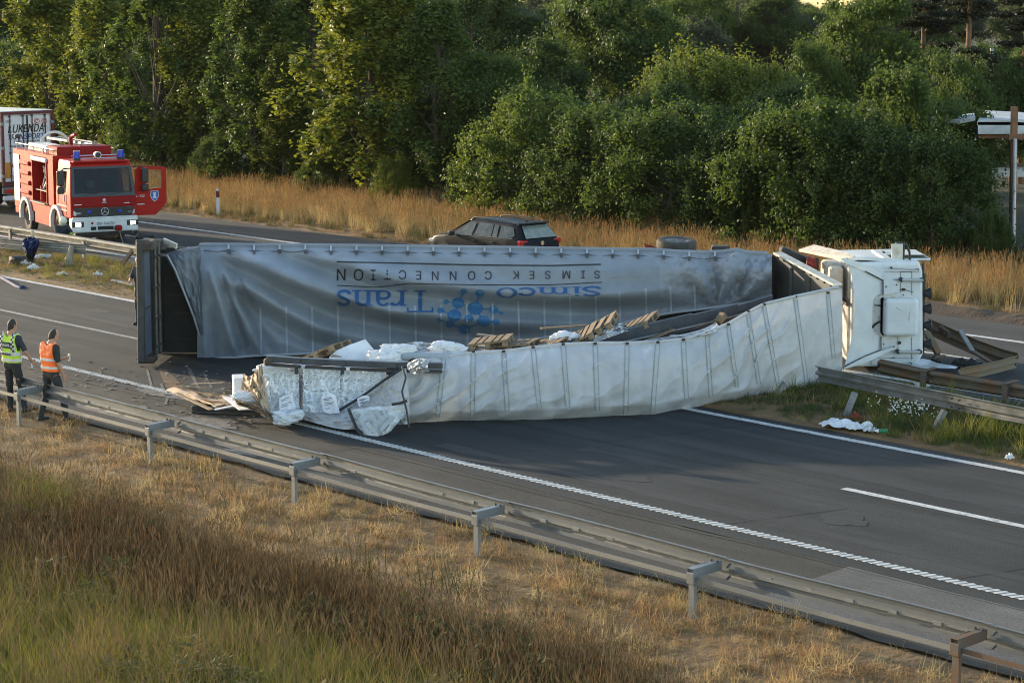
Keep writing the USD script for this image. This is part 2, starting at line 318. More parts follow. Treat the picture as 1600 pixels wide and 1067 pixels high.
Q = np.zeros(A.shape + (3,)); Q[..., :2] = A[..., None] * T2 + B[..., None] * N2; Q[..., 2] = hb - .01
mat('dark_soil', (0.040, 0.028, 0.020), 0.95, c2=(0.075, 0.052, 0.035), scale=5, bump=.03, bscale=14)
struct('soil_windrow', sheet(Q), 'dark_soil', farw)
struct('asphalt', strip(-260, 60, 36.75, 47.2, 0.0, 0.6, edge=0.07, seed=5), 'asphalt_far', farw)
struct('median_edge_line', strip(-260, 60, 37.72, 37.94, 0.004, 1, edge=0.01), 'road_paint', farw)
struct('shoulder_edge_line', strip(-260, 60, 44.28, 44.50, 0.004, 1, edge=0.01), 'road_paint', farw)
for k in range(-16, 4):
    struct('lane_dash', strip(-20 + k * 18, -14 + k * 18, 41.28, 41.44, 0.004, 1), 'road_paint', farw)
# ------------------------------------------------------------------ grasses
mat('straw', (0.42, 0.24, 0.085), 0.8, c2=(0.62, 0.39, 0.16), scale=1.6, rand=0.28, translucent=(0.25, (0.32, 0.21, 0.085)))
mat('straw_gold', (0.58, 0.45, 0.20), 0.8, rand=0.25, c2=(0.72, 0.58, 0.30), scale=0.5, translucent=(0.35, (0.52, 0.38, 0.14)))
mat('straw_red', (0.118, 0.066, 0.024), 0.85, c2=(0.205, 0.125, 0.046), scale=0.8, rand=0.3, translucent=(0.3, (0.13, 0.075, 0.03)))
mat('grass_green', (0.19, 0.205, 0.026), 0.75, c2=(0.33, 0.30, 0.045), scale=0.8, rand=0.3, translucent=(0.35, (0.24, 0.24, 0.04)))
mat('grass_olive', (0.10, 0.105, 0.030), 0.8, c2=(0.17, 0.14, 0.045), scale=1.0, rand=0.3, translucent=(0.35, (0.10, 0.10, 0.03)))
mat('grass_fresh', (0.04, 0.078, 0.018), 0.75, c2=(0.07, 0.10, 0.024), scale=1.2, rand=0.3, translucent=(0.35, (0.08, 0.13, 0.02)))
mat('seed_head', (0.45, 0.30, 0.14), 0.9, rand=0.2)
mat('seed_brown', (0.27, 0.165, 0.07), 0.9, rand=0.25)
mat('petal', (0.72, 0.70, 0.62), 0.7)

def blades(n, h, spread, lean, w, seg=3, hvar=0.35, curl=0.5, flat=0.0, rng=RNG):
    """n thin grass blades rooted in a disc of radius spread, as triangles."""
    r = spread * np.sqrt(rng.random(n)); a = rng.random(n) * 2 * np.pi
    base = np.stack([r * np.cos(a), r * np.sin(a), -0.02 + 0 * r], 1)
    if flat: base[:, 2] += rng.random(n) * flat
    L = h * (1 - hvar + 2 * hvar * rng.random(n)); az = rng.random(n) * 2 * np.pi; ln = np.abs(rng.normal(lean, lean * 0.5 + 1e-3, n))
    d = np.stack([np.cos(az), np.sin(az), 0 * az], 1); side = np.stack([-np.sin(az), np.cos(az), 0 * az], 1)
    tw = rng.random(n) * np.pi; side = side * np.cos(tw)[:, None] + d * np.sin(tw)[:, None]
    V, F, o = [], [], 0
    ks = np.linspace(0, 1, seg + 1)
    rows = []
    for k in ks:
        th = ln * (1 + curl * k); p = base + L[:, None] * k * (np.sin(th)[:, None] * d + np.cos(th)[:, None] * np.array([0, 0, 1.0]))
        ww = w * (1 - 0.85 * k ** 1.5)
        rows.append((p - side * ww / 2, p + side * ww / 2))
    v = np.concatenate([np.stack(x, 1) for x in rows], 1)               # n, 2*(seg+1), 3
    m = 2 * (seg + 1); idx = []
    for k in range(seg):
        i = 2 * k; idx += [[i, i + 1, i + 3], [i, i + 3, i + 2]]
    f = (np.arange(n)[:, None, None] * m + np.array(idx)[None]).reshape(-1, 3)
    return trimesh.Trimesh(v.reshape(-1, 3), f, process=False), rows[-1][0]
def seedy(n, h, spread, lean, w, head=0.10, hw=0.014, rng=RNG, **k):
    m, tips = blades(n, h, spread, lean, w, rng=rng, **k)
    hs = []
    for t in tips:
        ax = np.array([rng.normal(0, .25), rng.normal(0, .25), 1.0]); ax /= np.linalg.norm(ax); L = head * (0.6 + 0.8 * rng.random())
        q = rng.random() * np.pi; sd = np.array([math.cos(q), math.sin(q), 0]); s2 = np.array([-sd[1], sd[0], 0])
        for e in (sd, s2):
            hs.append(trimesh.Trimesh([t - ax * L * .5, t + e * hw, t + ax * L * .7, t - e * hw], [[0, 1, 2], [0, 2, 3]], process=False))
    return m, cat(hs)
def instancer(name, label, protos, pos, yaw, scl, pick, tilt=0.10, cat_='grass', top=True):
    path = numbered('/World', name)
    pi = UsdGeom.PointInstancer.Define(stage, path)
    tg = []
    for i, pr in enumerate(protos):
        pp = f'{path}/tuft' + (f'_{i:03d}' if i else '')
        UsdGeom.Xform.Define(stage, pp); tg.append(pp)
        for j, (m, mt) in enumerate(pr):
            usdkit.mesh(stage, pp + '/blades' + (f'_{j:03d}' if j else ''), m, LOOK[mt])
    pi.CreatePrototypesRel().SetTargets([Sdf.Path(x) for x in tg])
    n = len(pos)
    pi.CreatePositionsAttr(Vt.Vec3fArray.FromNumpy(np.asarray(pos, np.float32)))
    pi.CreateProtoIndicesAttr(Vt.IntArray.FromNumpy(np.asarray(pick, np.int32)))
    h = np.asarray(yaw) / 2; tx, ty = RNG.normal(0, tilt / 2, n), RNG.normal(0, tilt / 2, n)
    q = np.stack([np.cos(h), tx, ty, np.sin(h)], 1); q /= np.linalg.norm(q, axis=1, keepdims=True)
    pi.CreateOrientationsAttr(Vt.QuathArray([Gf.Quath(float(a), float(b), float(c), float(d)) for a, b, c, d in q]))
    sc = np.asarray(scl, np.float32); sc = np.stack([sc, sc, sc * (0.85 + 0.3 * RNG.random(n)).astype(np.float32)], 1)
    pi.CreateScalesAttr(Vt.Vec3fArray.FromNumpy(sc))
    return tag(path, label, cat_, None, 'stuff')
def scatter(s0, s1, u0, u1, per_m2):
    n = int((s1 - s0) * (u1 - u0) * per_m2); s, u = s0 + (s1 - s0) * RNG.random(n), u0 + (u1 - u0) * RNG.random(n)
    p = np.zeros((n, 3)); p[:, :2] = s[:, None] * T2 + u[:, None] * N2; p[:, 2] = ground_height(s, u); return p, s, u
def photo_px(p):
    dz = p[:, 2] - CAM_H; zc = p[:, 1] * cp_ - dz * sp_; yc = p[:, 1] * sp_ + dz * cp_
    return 800 + CAM_F * p[:, 0] / zc, 533.5 - CAM_F * yc / zc
def nz(p, sc, seed): return meshkit.fbm(np.stack([p[:, 0] * sc, p[:, 1] * sc, p[:, 0] * 0], -1), 3, seed)
r_ = np.random.default_rng(11)
# near bank
p, s, u = scatter(-62, -8, 9.5, 21.75, 62)
x, y = photo_px(p)
ok = (x > -220) & (x < 1800) & (y < 1200); p, u, x, y = p[ok], u[ok], x[ok], y[ok]
edge_y = np.interp(x, [-200, 0, 140, 270, 420, 560, 700, 800, 900, 1000, 1080, 1130], [690, 745, 775, 850, 895, 930, 985, 1015, 1040, 1080, 1130, 1250])
edge_y = edge_y + 70 * (nz(p, 0.9, 4) - 0.5)
tall = y > edge_y
bare = nz(p, 0.7, 8)
keep_short = (~tall) & (RNG.random(len(p)) < np.clip((bare - 0.28) * 4.0, 0.55, 1)) & (u < 21.6 + 0.3 * (nz(p, 1.5, 3) - 0.5))
ps = p[keep_short]; n = len(ps)
short = [[(blades(34, 0.17, 0.17, 1.05, 0.007, flat=0.06, rng=r_)[0], 'straw')] for _ in range(3)] + [[(blades(26, 0.11, 0.15, 0.7, 0.007, rng=r_)[0], 'grass_olive')], [(blades(30, 0.24, 0.14, 1.25, 0.006, flat=0.12, curl=0.2, rng=r_)[0], 'straw_gold')], [(blades(28, 0.13, 0.16, 1.0, 0.008, flat=0.03, rng=r_)[0], 'straw_red')]]
g = nz(ps, 0.8, 21); a = RNG.random(n)
pick = np.where(a < 0.42 + 0.5 * (g - 0.5), RNG.integers(0, 3, n), np.where(a < 0.70, 3, np.where(a < 0.85, 4, 5)))
instancer('mown_straw_grass', 'short mown dry straw coloured grass on the bank beside the near guard rail', short, ps, RNG.random(n) * 6.28, (0.45 + 1.1 * np.clip(nz(ps, 2.2, 41) * 1.6 - .3, 0, 1)) * (0.52 + 0.45 * RNG.random(n)), pick, cat_='dry grass')
pt, xt, yt = p[tall], x[tall], y[tall]; n = len(pt)
ok = RNG.random(n) < 0.95; pt, xt, yt = pt[ok], xt[ok], yt[ok]; n = len(pt)
tg = []
for k in range(3):
    m, hd = seedy(26, 0.46, 0.26, 0.36, 0.0045, head=0.075, hw=0.005, rng=r_); tg.append([(m, 'straw_red'), (hd, ('straw_red', 'seed_brown', 'seed_brown')[k])])
for k in range(2): tg.append([(blades(34, 0.38, 0.22, 0.42, 0.007, curl=1.2, rng=r_)[0], 'grass_green')])
tg.append([(blades(30, 0.40, 0.20, 0.45, 0.007, curl=1.0, rng=r_)[0], 'grass_olive')])
tg.append([(blades(24, 0.5, 0.18, 0.30, 0.006, rng=r_)[0], 'straw')])
m, hd = seedy(7, 0.85, 0.25, 0.16, 0.0045, head=0.10, hw=0.008, rng=r_); tg.append([(m, 'seed_brown'), (hd, 'seed_brown')])
def leafy(n, h, spread):
    V, o = [], 0
    for k in range(n):
        a, q, z = r_.random() * 6.283, spread * math.sqrt(r_.random()), h * r_.random() ** .8; c = np.array([q * math.cos(a), q * math.sin(a), z]); d = r_.normal(size=3); d[2] = abs(d[2]) * .5; d /= np.linalg.norm(d); e = np.cross(d, [0, 0, 1.0]); e /= np.linalg.norm(e) + 1e-9; L = .05 + .05 * r_.random()
        V.append([c, c + d * L * .5 + e * L * .25, c + d * L, c + d * L * .5 - e * L * .25])
    V = np.array(V).reshape(-1, 3); i = np.arange(n)[:, None] * 4; return trimesh.Trimesh(V, np.concatenate([i + np.array([[0, 1, 2]]), i + np.array([[0, 2, 3]])]), process=False)
tg.append([(leafy(60, .42, .16), 'grass_olive'), (blades(5, 0.5, 0.08, 0.15, 0.006, rng=r_)[0], 'grass_olive')])
green = np.clip((yt - np.interp(xt, [-200, 0, 200, 400, 700, 1000, 1100], [800, 900, 925, 965, 1030, 1090, 1110])) / 70 + 1.6 * (nz(pt, 0.7, 31) - 0.5), 0, 1)
green = np.maximum(green, np.clip(1 - np.hypot((xt - 60) / 130, (yt - 800) / 55), 0, 1) * 1.3)
a = RNG.random(n)
pick = np.where(a < green * 0.74, RNG.integers(3, 5, n), np.where(a < green * 0.62 + 0.28, 5, np.where(a < green * .62 + 0.38, 6, RNG.integers(0, 3, n))))
b = RNG.random(n); pick = np.where(b < .07, 7, np.where(b < .07 + .16 * np.clip(nz(pt, 0.5, 55) * 3 - 1.2, 0, 1), 8, pick))
hgt = np.clip((yt - np.interp(xt, [-200, 0, 140, 270, 420, 560, 700, 800, 900, 1000, 1080, 1130], [690, 745, 775, 850, 895, 930, 985, 1015, 1040, 1080, 1130, 1250])) / 80 + 0.75, 0.55, 1.1)
instancer('tall_meadow_grass', 'tall uncut grass, reddish brown above and yellow green in the lower left corner', tg, pt, RNG.random(n) * 6.28, hgt * (0.75 + 0.5 * RNG.random(n)), pick, tilt=0.16)
# median
p, s, u = scatter(-118, -12, 32.3, 36.9, 30)
n = len(p)
right = np.clip((s + 45) / 10, 0, 1)
md = [[(blades(30, 0.22, 0.20, 0.5, 0.012, rng=r_)[0], 'grass_fresh')], [(blades(30, 0.20, 0.22, 0.6, 0.012, rng=r_)[0], 'grass_olive')], [(blades(26, 0.26, 0.2, 0.6, 0.011, rng=r_)[0], 'straw')], [(blades(26, 0.42, 0.18, 0.3, 0.012, rng=r_)[0], 'grass_green')]]
a = RNG.random(n) + 0.4 * (nz(p, 0.5, 14) - 0.5)
pick = np.where(a < 0.12 + 0.48 * right, 0, np.where(a < 0.52 + 0.28 * right, 1, np.where(a < 0.90 + 0.04 * right, 2, 3)))
edge = np.minimum(u - 32.3, 36.9 - u)
instancer('median_grass', 'low rough grass covering the strip between the two carriageways', md, p, RNG.random(n) * 6.28, np.clip(0.5 + edge * 0.9, 0.5, 1.25) * (0.45 + 0.42 * right) * np.where((s > -37) & (s < -27.5) & (u < 35.2), .68, 1) * (0.7 + 0.6 * RNG.random(n)), pick)
# far verge
p, s, u = scatter(-125, -22, 47.25, 55.0, 11)
n = len(p)
vg = []
for k in range(3):
    m, hd = seedy(26, 1.0, 0.30, 0.14, 0.012, head=0.18, hw=0.013, rng=r_); vg.append([(m, 'straw_gold'), (hd, 'straw')])
vg.append([(blades(40, 0.5, 0.32, 0.4, 0.016, rng=r_)[0], 'grass_olive')])
vg.append([(blades(36, 0.36, 0.32, 0.6, 0.014, rng=r_)[0], 'straw')])
edge = u - 47.25; a = RNG.random(n)
pick = np.where(edge < 1.1, np.where(a < 0.6, 4, 3), np.where(a < 0.52 + .2 * np.clip((s + 85) / 25, 0, 1), RNG.integers(0, 3, n), np.where(a < 0.90, 3, 4)))
tallness = np.clip((s + 100) / 50, 0, 1)
instancer('tall_verge_grass', 'tall golden dry grass along the far roadside verge', vg, p, RNG.random(n) * 6.28, np.clip(0.32 + edge * 0.20, 0.36, 0.56 + 0.06 * tallness) * (0.75 + 0.5 * RNG.random(n)), pick, tilt=0.12, cat_='dry grass')
# ------------------------------------------------------------------ trees
def leaf_mat(name, c, c2, tr):
    mat(name, c, 0.55, c2=c2, scale=0.55, lo=0.35, hi=0.65, rand=0.22, translucent=(0.36, tr), spec=0.35, coords='obj')
leaf_mat('leaf_poplar', (0.085, 0.118, 0.016), (0.135, 0.160, 0.022), (0.22, 0.26, 0.025))
leaf_mat('leaf_mid', (0.052, 0.090, 0.016), (0.086, 0.118, 0.021), (0.15, 0.22, 0.028))
leaf_mat('leaf_dark', (0.038, 0.070, 0.014), (0.066, 0.096, 0.019), (0.11, 0.17, 0.024))
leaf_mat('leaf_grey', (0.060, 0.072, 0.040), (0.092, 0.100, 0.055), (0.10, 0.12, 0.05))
leaf_mat('needle', (0.024, 0.032, 0.016), (0.045, 0.045, 0.020), (0.03, 0.04, 0.015))
mat('bark', (0.07, 0.052, 0.036), 0.95, c2=(0.13, 0.10, 0.075), scale=6, bump=0.02, coords='obj')
mat('pine_bark', (0.16, 0.085, 0.05), 0.95, c2=(0.22, 0.13, 0.08), scale=5, bump=0.02, coords='obj')

def leaf_clumps(rng, C, R, n, size, flat=1.0, droop=0.0, out0=None):
    """n leaves spread over clumps with centres C and radii R (k,3), as small folded rhombs."""
    k = len(C); w = R.prod(1) ** (2 / 3); pick = rng.choice(k, n, p=w / w.sum())
    d = rng.normal(size=(n, 3)); d /= np.linalg.norm(d, axis=1, keepdims=True)
    r = np.abs(rng.normal(0, .62, n)) + .12 * rng.random(n)
    p = C[pick] + d * r[:, None] * R[pick]
    nrm = d * 0.75 + rng.normal(size=(n, 3)) * 0.55 + np.array([0, 0, 0.45]); nrm /= np.linalg.norm(nrm, axis=1, keepdims=True)
    t = rng.normal(size=(n, 3)); t[:, 2] -= droop; t -= nrm * (t * nrm).sum(1, keepdims=True); t /= np.linalg.norm(t, axis=1, keepdims=True); b = np.cross(nrm, t)
    s = size * (0.6 + 0.8 * rng.random(n))[:, None]
    V = np.stack([p - t * s * .55, p + b * s * .36 - nrm * s * .1, p + t * s * .6, p - b * s * .36 - nrm * s * .1], 1).reshape(-1, 3)
    i = np.arange(n)[:, None] * 4
    F = np.concatenate([i + np.array([[0, 1, 2]]), i + np.array([[0, 2, 3]])])
    return trimesh.Trimesh(V, F, process=False)
def limbs(rng, base_r, h, C, n, curve=0.4):
    ms = [tube([(0, 0, -0.3), (0.05, 0.02, h * .25), (rng.normal(0, .1), rng.normal(0, .1), h * .55), (rng.normal(0, .15), rng.normal(0, .15), h * .9)], [base_r * 1.25, base_r, base_r * .62, base_r * .14], 8)]
    for c in C[rng.permutation(len(C))[:n]]:
        z0 = max(0.15 * h, c[2] * (0.35 + 0.3 * rng.random())); r0 = base_r * 0.45 * (1 - z0 / h * 0.7)
        m = np.array([c[0] * .45, c[1] * .45, z0 + (c[2] - z0) * .4]); ms.append(tube([(0, 0, z0), m, c], [r0, r0 * .6, r0 * .15], 5))
    return cat(ms)
def proto(name, fn, leaf, bark='bark'):
    path = '/World/Looks/' + name
    stage.CreateClassPrim(path)
    crown, wood = fn
    usdkit.mesh(stage, path + '/crown', crown, LOOK[leaf]); usdkit.mesh(stage, path + '/trunk', wood, LOOK[bark], smooth=True)
    return path
def poplar(seed, h=12.0, r=2.3, n=34000, size=0.18):
    rng = np.random.default_rng(seed); C, R = [], []
    for k in range(95):
        t = rng.random() ** 0.85; z = h * (0.06 + 0.94 * t); e = r * (math.sin(math.pi * min(1, 0.12 + 0.88 * t) ** 0.8) ** 0.75 + 0.05) * (0.75 + 0.5 * rng.random())
        a = rng.random() * 6.283; q = e * (0.35 + 0.6 * rng.random()); s = 0.55 + 0.35 * rng.random()
        C.append((q * math.cos(a), q * math.sin(a), z)); R.append((0.55 * s, 0.55 * s, 1.15 * s))
    for k in range(7):                                        # leading shoots
        a = rng.random() * 6.283; q = r * 0.5 * rng.random(); C.append((q * math.cos(a), q * math.sin(a), h * (0.93 + 0.1 * rng.random()))); R.append((0.3, 0.3, 0.9))
    C, R = np.array(C), np.array(R)
    return leaf_clumps(rng, C, R, n, size), limbs(rng, 0.16, h * .95, C, 22)
def broad(seed, h=9.0, r=4.0, n=44000, size=0.15, low=0.12, k_=110):
    rng = np.random.default_rng(seed); C, R = [], []
    for k in range(k_):
        d = rng.normal(size=3); d /= np.linalg.norm(d); d[2] = abs(d[2]) * (1 if rng.random() < .8 else -.6)
        q = 0.55 + 0.42 * rng.random(); q *= 0.85 + 0.3 * meshkit.noise(np.array(d) * 2.2 + seed, seed)
        zc = h * (low + (1 - low) * 0.42); z = zc + d[2] * q * (h - zc) if d[2] > 0 else zc + d[2] * q * (zc - h * low * .3)
        s = 0.7 + 0.6 * rng.random()
        C.append((d[0] * q * r, d[1] * q * r, z)); R.append((0.85 * s, 0.85 * s, 0.62 * s))
    C, R = np.array(C), np.array(R) * (r / 4.0) ** 0.5
    return leaf_clumps(rng, C, R, n, size), limbs(rng, 0.2 * h / 9, h * .85, C, 26)
def bush(seed, h=5.0, r=3.2, n=42000, size=0.105):
    rng = np.random.default_rng(seed); C, R = [], []
    for k in range(120):
        a = rng.random() * 6.283; t = rng.random(); e = math.sqrt(max(0, 1 - (t * .98) ** 2.2)); q = r * e * (0.45 + 0.55 * rng.random() ** .6) * (0.8 + 0.4 * meshkit.noise(np.array([math.cos(a) * 1.5, math.sin(a) * 1.5, t * 2]) + seed, seed))
        s = 0.45 + 0.4 * rng.random(); C.append((q * math.cos(a), q * math.sin(a), 0.25 + t * (h - .4))); R.append((0.62 * s * 1.3, 0.62 * s * 1.3, 0.75 * s))
    for k in range(46):
        a = rng.random() * 6.283; q = r * .98 * rng.random() ** .5; C.append((q * math.cos(a), q * math.sin(a), h * (0.85 + .25 * rng.random()) * math.sqrt(max(.03, 1 - (q / r) ** 2 * .85)))); s = .6 + .8 * rng.random(); R.append((.24 * s, .24 * s, .62 * s))
    C, R = np.array(C), np.array(R)
    return leaf_clumps(rng, C, R, n, size), limbs(rng, 0.09, h * .7, C, 24)
def willow(seed, h=8.0, r=3.0, n=26000, size=0.15):
    rng = np.random.default_rng(seed); C, R = [], []
    for k in range(120):
        a = rng.random() * 6.283; t = rng.random() ** .8; q = r * math.sin(math.pi * min(.98, .25 + .72 * t)) ** .6 * (0.5 + .55 * rng.random()); s = .5 + .4 * rng.random()
        C.append((q * math.cos(a), q * math.sin(a), h * (.12 + .86 * t))); R.append((.42 * s, .42 * s, 1.25 * s))
    C, R = np.array(C), np.array(R)
    return leaf_clumps(rng, C, R, n, size, droop=1.6), limbs(rng, 0.15, h * .9, C, 20)
def pine(seed, h=14.0, r=2.6, n=24000):
    rng = np.random.default_rng(seed); C, R = [], []; ms = [tube([(0, 0, -.3), (.05, 0, h * .5), (-.05, .05, h * .98)], [.22, .16, .03], 8)]
    for k in range(34):
        t = rng.random(); z = h * (0.30 + 0.69 * t); e = r * (1.05 - .85 * t) * (0.7 + .5 * rng.random()); a = rng.random() * 6.283; d = np.array([math.cos(a), math.sin(a), 0])
        ms.append(tube([(0, 0, z), d * e * .5 + [0, 0, z + .05], d * e + [0, 0, z - .1]], [.05, .035, .01], 5))
        for j in range(4):
            f = .35 + .65 * (j + rng.random() * .6) / 4; C.append(d * e * f + np.array([rng.normal(0, .2), rng.normal(0, .2), z + .12])); R.append((.5, .5, .2))
    C, R = np.array(C), np.array(R)
    return leaf_clumps(rng, C, R, n, 0.16), cat(ms)
PR = {
    'pop_a': (proto('poplar_kind_a', poplar(1), 'leaf_poplar'), 12.0), 'pop_b': (proto('poplar_kind_b', poplar(2, 12.0, 2.9), 'leaf_mid'), 12.0), 'pop_c': (proto('poplar_kind_c', poplar(3, 12.0, 2.0), 'leaf_poplar'), 12.0),
    'broad_a': (proto('broad_kind_a', broad(5), 'leaf_dark'), 9.0), 'broad_b': (proto('broad_kind_b', broad(6, 9.0, 3.6), 'leaf_mid'), 9.0), 'broad_g': (proto('broad_kind_c', broad(9, 9.0, 4.2, size=.2), 'leaf_grey'), 9.0),
    'bush_a': (proto('bush_kind_a', bush(10), 'leaf_mid'), 5.0), 'bush_b': (proto('bush_kind_b', bush(12), 'leaf_dark'), 5.0), 'bush_p': (proto('bush_kind_c', bush(14), 'leaf_poplar'), 5.0),
    'willow': (proto('willow_kind', willow(15), 'leaf_mid'), 8.0), 'pine': (proto('pine_kind', pine(17), 'needle', 'pine_bark'), 14.0)}
def at_x(x, u):                             # ground point on the line u across the road, seen in column x of the photograph
    k = (x - 800) / CAM_F / (cp_ - 0.1 * sp_); Y = u / (N2[0] * k + N2[1]); return np.array([k * Y, Y])
tree_n = [0]
def tree(kind, x, u, top_y, wide, name, label, group=None):
    """A tree standing on the line u in column x of the photograph, its top at the photograph's row top_y, its crown scaled by wide."""
    X, Y = at_x(x, u); s, _ = to_su((X, Y)); g = float(ground_height(s, u))
    h = float(at_y(x, top_y, Y)[2]) - g
    path, h0 = PR[kind]; k = h / h0; tree_n[0] += 1
    copy_of(path, name, label, 'tree' if 'shrub' not in name and 'bush' not in name else 'bush', (X, Y, g - 0.05), (tree_n[0] * 137.5) % 360, group, scale=(k * wide, k * wide, k))
ORD = 'first second third fourth fifth sixth seventh eighth ninth tenth eleventh twelfth thirteenth fourteenth fifteenth sixteenth seventeenth'.split()
# left: tall poplars
tree('pop_a', 105, 58, -55, 1.61, 'poplar_tree', 'bright yellow green poplar behind the fire engine, leftmost tall tree in the sun')
tree('broad_b', 35, 60, 60, 0.9, 'broadleaf_tree', 'low dull green tree above the roof of the white lorry at the left edge')
tree('broad_a', 20, 74, -60, 1.1, 'broadleaf_tree', 'very dark tall tree in the top left corner')
tree('broad_a', 90, 80, -40, 1.0, 'broadleaf_tree', 'dark broad tree behind the leftmost sunlit poplar')
tree('pop_a', 185, 57, -35, 1.40, 'poplar_tree', 'sunlit poplar above the open door of the fire engine')
tree('pop_b', 262, 56, -45, 1.47, 'poplar_tree', 'tall green poplar standing above the roadside delineator post, to its left')
tree('pop_c', 330, 57, -20, 1.54, 'poplar_tree', 'poplar with glittering leaves directly behind the delineator post')
tree('pop_b', 405, 55.5, -10, 1.40, 'poplar_tree', 'dark green poplar right of the delineator post with a sunlit left side')
tree('pop_c', 455, 55, 85, 1.40, 'poplar_tree', 'shorter poplar with a pale pointed top between two taller poplars')
tree('pop_b', 500, 58, -40, 1.54, 'poplar_tree', 'tall shaded poplar left of the brightest poplar')
tree('pop_a', 590, 55.5, -75, 1.75, 'poplar_tree', 'brightest and tallest poplar left of the picture centre with yellow green crown')
tree('pop_b', 690, 56, 20, 1.54, 'poplar_tree', 'green poplar right of the brightest one, above the bonnet of the dark car')
tree('broad_b', 765, 57, 70, 0.85, 'broadleaf_tree', 'shaded tree with hanging twigs above the roof of the dark estate car')
tree('bush_p', 620, 53.6, 245, 0.75, 'roadside_bush', 'small pale leaved bush in the shade below the brightest poplar')
tree('bush_b', 350, 54.2, 215, 0.9, 'roadside_bush', 'dark bush in the gap behind the delineator post')
tree('bush_b', 505, 54.0, 245, 0.95, 'roadside_bush', 'dark undergrowth bush left of the dark car along the verge')
tree('bush_b', 735, 53.8, 265, 0.9, 'roadside_bush', 'dark undergrowth bush directly behind the estate car')
tree('bush_a', 215, 54.5, 190, 0.8, 'roadside_bush', 'dark green bush between the fire engine door and the verge grass')
for i, x in enumerate(range(40, 800, 52)):
    tree(('broad_a', 'broad_b')[i % 2], x, 61.5 + 2.0 * (i % 3), 60 + 35 * ((i * 7) % 4), 1.15, 'broadleaf_tree', f'dark leafy tree behind the row of poplars, {ORD[i]} from the left', 'dark trees behind the row of poplars')
for i, x in enumerate(range(30, 800, 64)):
    tree(('bush_b', 'bush_a')[i % 2], x, 57.6 + .8 * (i % 2), 195 + 12 * (i % 4) + x * .05, 1.1, 'undergrowth_bush', f'dark undergrowth bush at the foot of the poplars, {ORD[i]} from the left', 'undergrowth at the foot of the poplars')
for i, x in enumerate(range(840, 1470, 66)):
    tree(('broad_a', 'pop_b', 'broad_b')[i % 3], x, 60 + 1.6 * (i % 3), 128 + 24 * ((i * 5) % 3), (1.1, 1.6, 1.1)[i % 3], 'broadleaf_tree', f'dark leafy tree behind the roadside bushes right of the car, {ORD[i]} from the left', 'dark trees behind the roadside bushes')
# trees of the same belts that stand outside the frame to the left
for k, s in enumerate(np.arange(-180, -100, 6.0)):
    q = su(s, -4.0 - 3 * (k % 2)); copy_of(PR[('broad_a', 'broad_b')[k % 2]][0], 'broadleaf_tree', 'tree far along the near roadside to the left of the picture', 'tree', (q[0], q[1], -.2), k * 77 % 360, 'trees far along the near roadside', (1.0, 1.0, .72))
# centre and right: bushes in front
tree('bush_a', 835, 54.5, 140, 1.05, 'roadside_bush', 'big rounded green bush just right of the estate car')
tree('bush_b', 930, 54, 170, 1.05, 'roadside_bush', 'dark rounded bush above the middle of the trailer, right of the big round one')
tree('bush_a', 1040, 54, 165, 1.15, 'roadside_bush', 'broad green bush behind the tyre on top of the trailer')
tree('bush_b', 1150, 54, 200, 1.0, 'roadside_bush', 'dark bush above the end of the trailer curtain')
tree('bush_a', 1245, 54, 160, 1.05, 'roadside_bush', 'green bush with drooping yellowish branches above the lorry bulkhead')
tree('bush_b', 1345, 54.5, 195, 1.05, 'roadside_bush', 'dark bush above the white lorry cab')
tree('bush_b', 1440, 54.5, 215, 1.0, 'roadside_bush', 'very dark bush left of the rusty post at the right')
tree('willow', 1385, 57, 118, 1.0, 'feathery_tree', 'feathery light green tree with soft drooping crown above the white lorry cab')
tree('bush_a', 1620, 54, 345, 0.9, 'roadside_bush', 'fresh green bush at the right edge at the foot of the rusty post')
tree('bush_b', 1535, 53.8, 330, 0.6, 'roadside_bush', 'low dark shrub beneath the ruined shelter roof')
# second row
for i, (x, ty, w) in enumerate(((885, 205, .75), (985, 215, .7), (1095, 225, .75), (1198, 212, .7), (1300, 228, .75), (1400, 250, .65))):
    tree('willow', x, 53.5, ty, w, 'young_tree', 'young upright tree at the verge edge right of the car, ' + ORD[i] + ' from the left', 'young trees at the verge edge')
tree('broad_a', 830, 66, 55, 0.95, 'broadleaf_tree', 'dark tree behind the big rounded bush at the picture centre')
tree('broad_a', 965, 72, -35, 0.95, 'broadleaf_tree', 'large dark oak like tree right of the picture centre reaching the top edge')
tree('broad_b', 1005, 74, 20, 0.8, 'broadleaf_tree', 'dark green crown just right of the large oak like tree')
tree('bush_p', 1095, 66, 82, 1.0, 'small_tree', 'bright sunlit round tree between the dark oak like tree and the distant grey trees')
tree('bush_p', 1168, 66, 105, 0.8, 'small_tree', 'smaller sunlit yellow green tree right of the bright round tree')
tree('bush_a', 1050, 64, 105, 0.8, 'small_tree', 'green small tree left of the bright round tree')
tree('broad_b', 1265, 76, 55, 0.6, 'broadleaf_tree', 'bright green narrow tree below the small patch of sky')
tree('broad_b', 1330, 80, -25, 0.85, 'broadleaf_tree', 'tall green tree just right of the small patch of sky')
tree('pine', 1420, 84, -70, 1.2, 'pine_tree', 'tall dark pine above the feathery tree, leftmost pine')
tree('pine', 1490, 88, -90, 1.2, 'pine_tree', 'dark pine with a bare reddish trunk, middle of the three pines')
tree('pine', 1575, 84, -80, 1.2, 'pine_tree', 'dark pine above the rusty post, rightmost pine')
tree('broad_b', 1480, 72, 75, 0.7, 'broadleaf_tree', 'mid green tree with a rounded top right of the feathery tree')
tree('broad_a', 1560, 82, 90, 0.8, 'broadleaf_tree', 'dark tree behind the ruined shelter')
tree('broad_a', 1640, 84, 40, 0.9, 'broadleaf_tree', 'dark tree at the right edge behind the shelter roof')
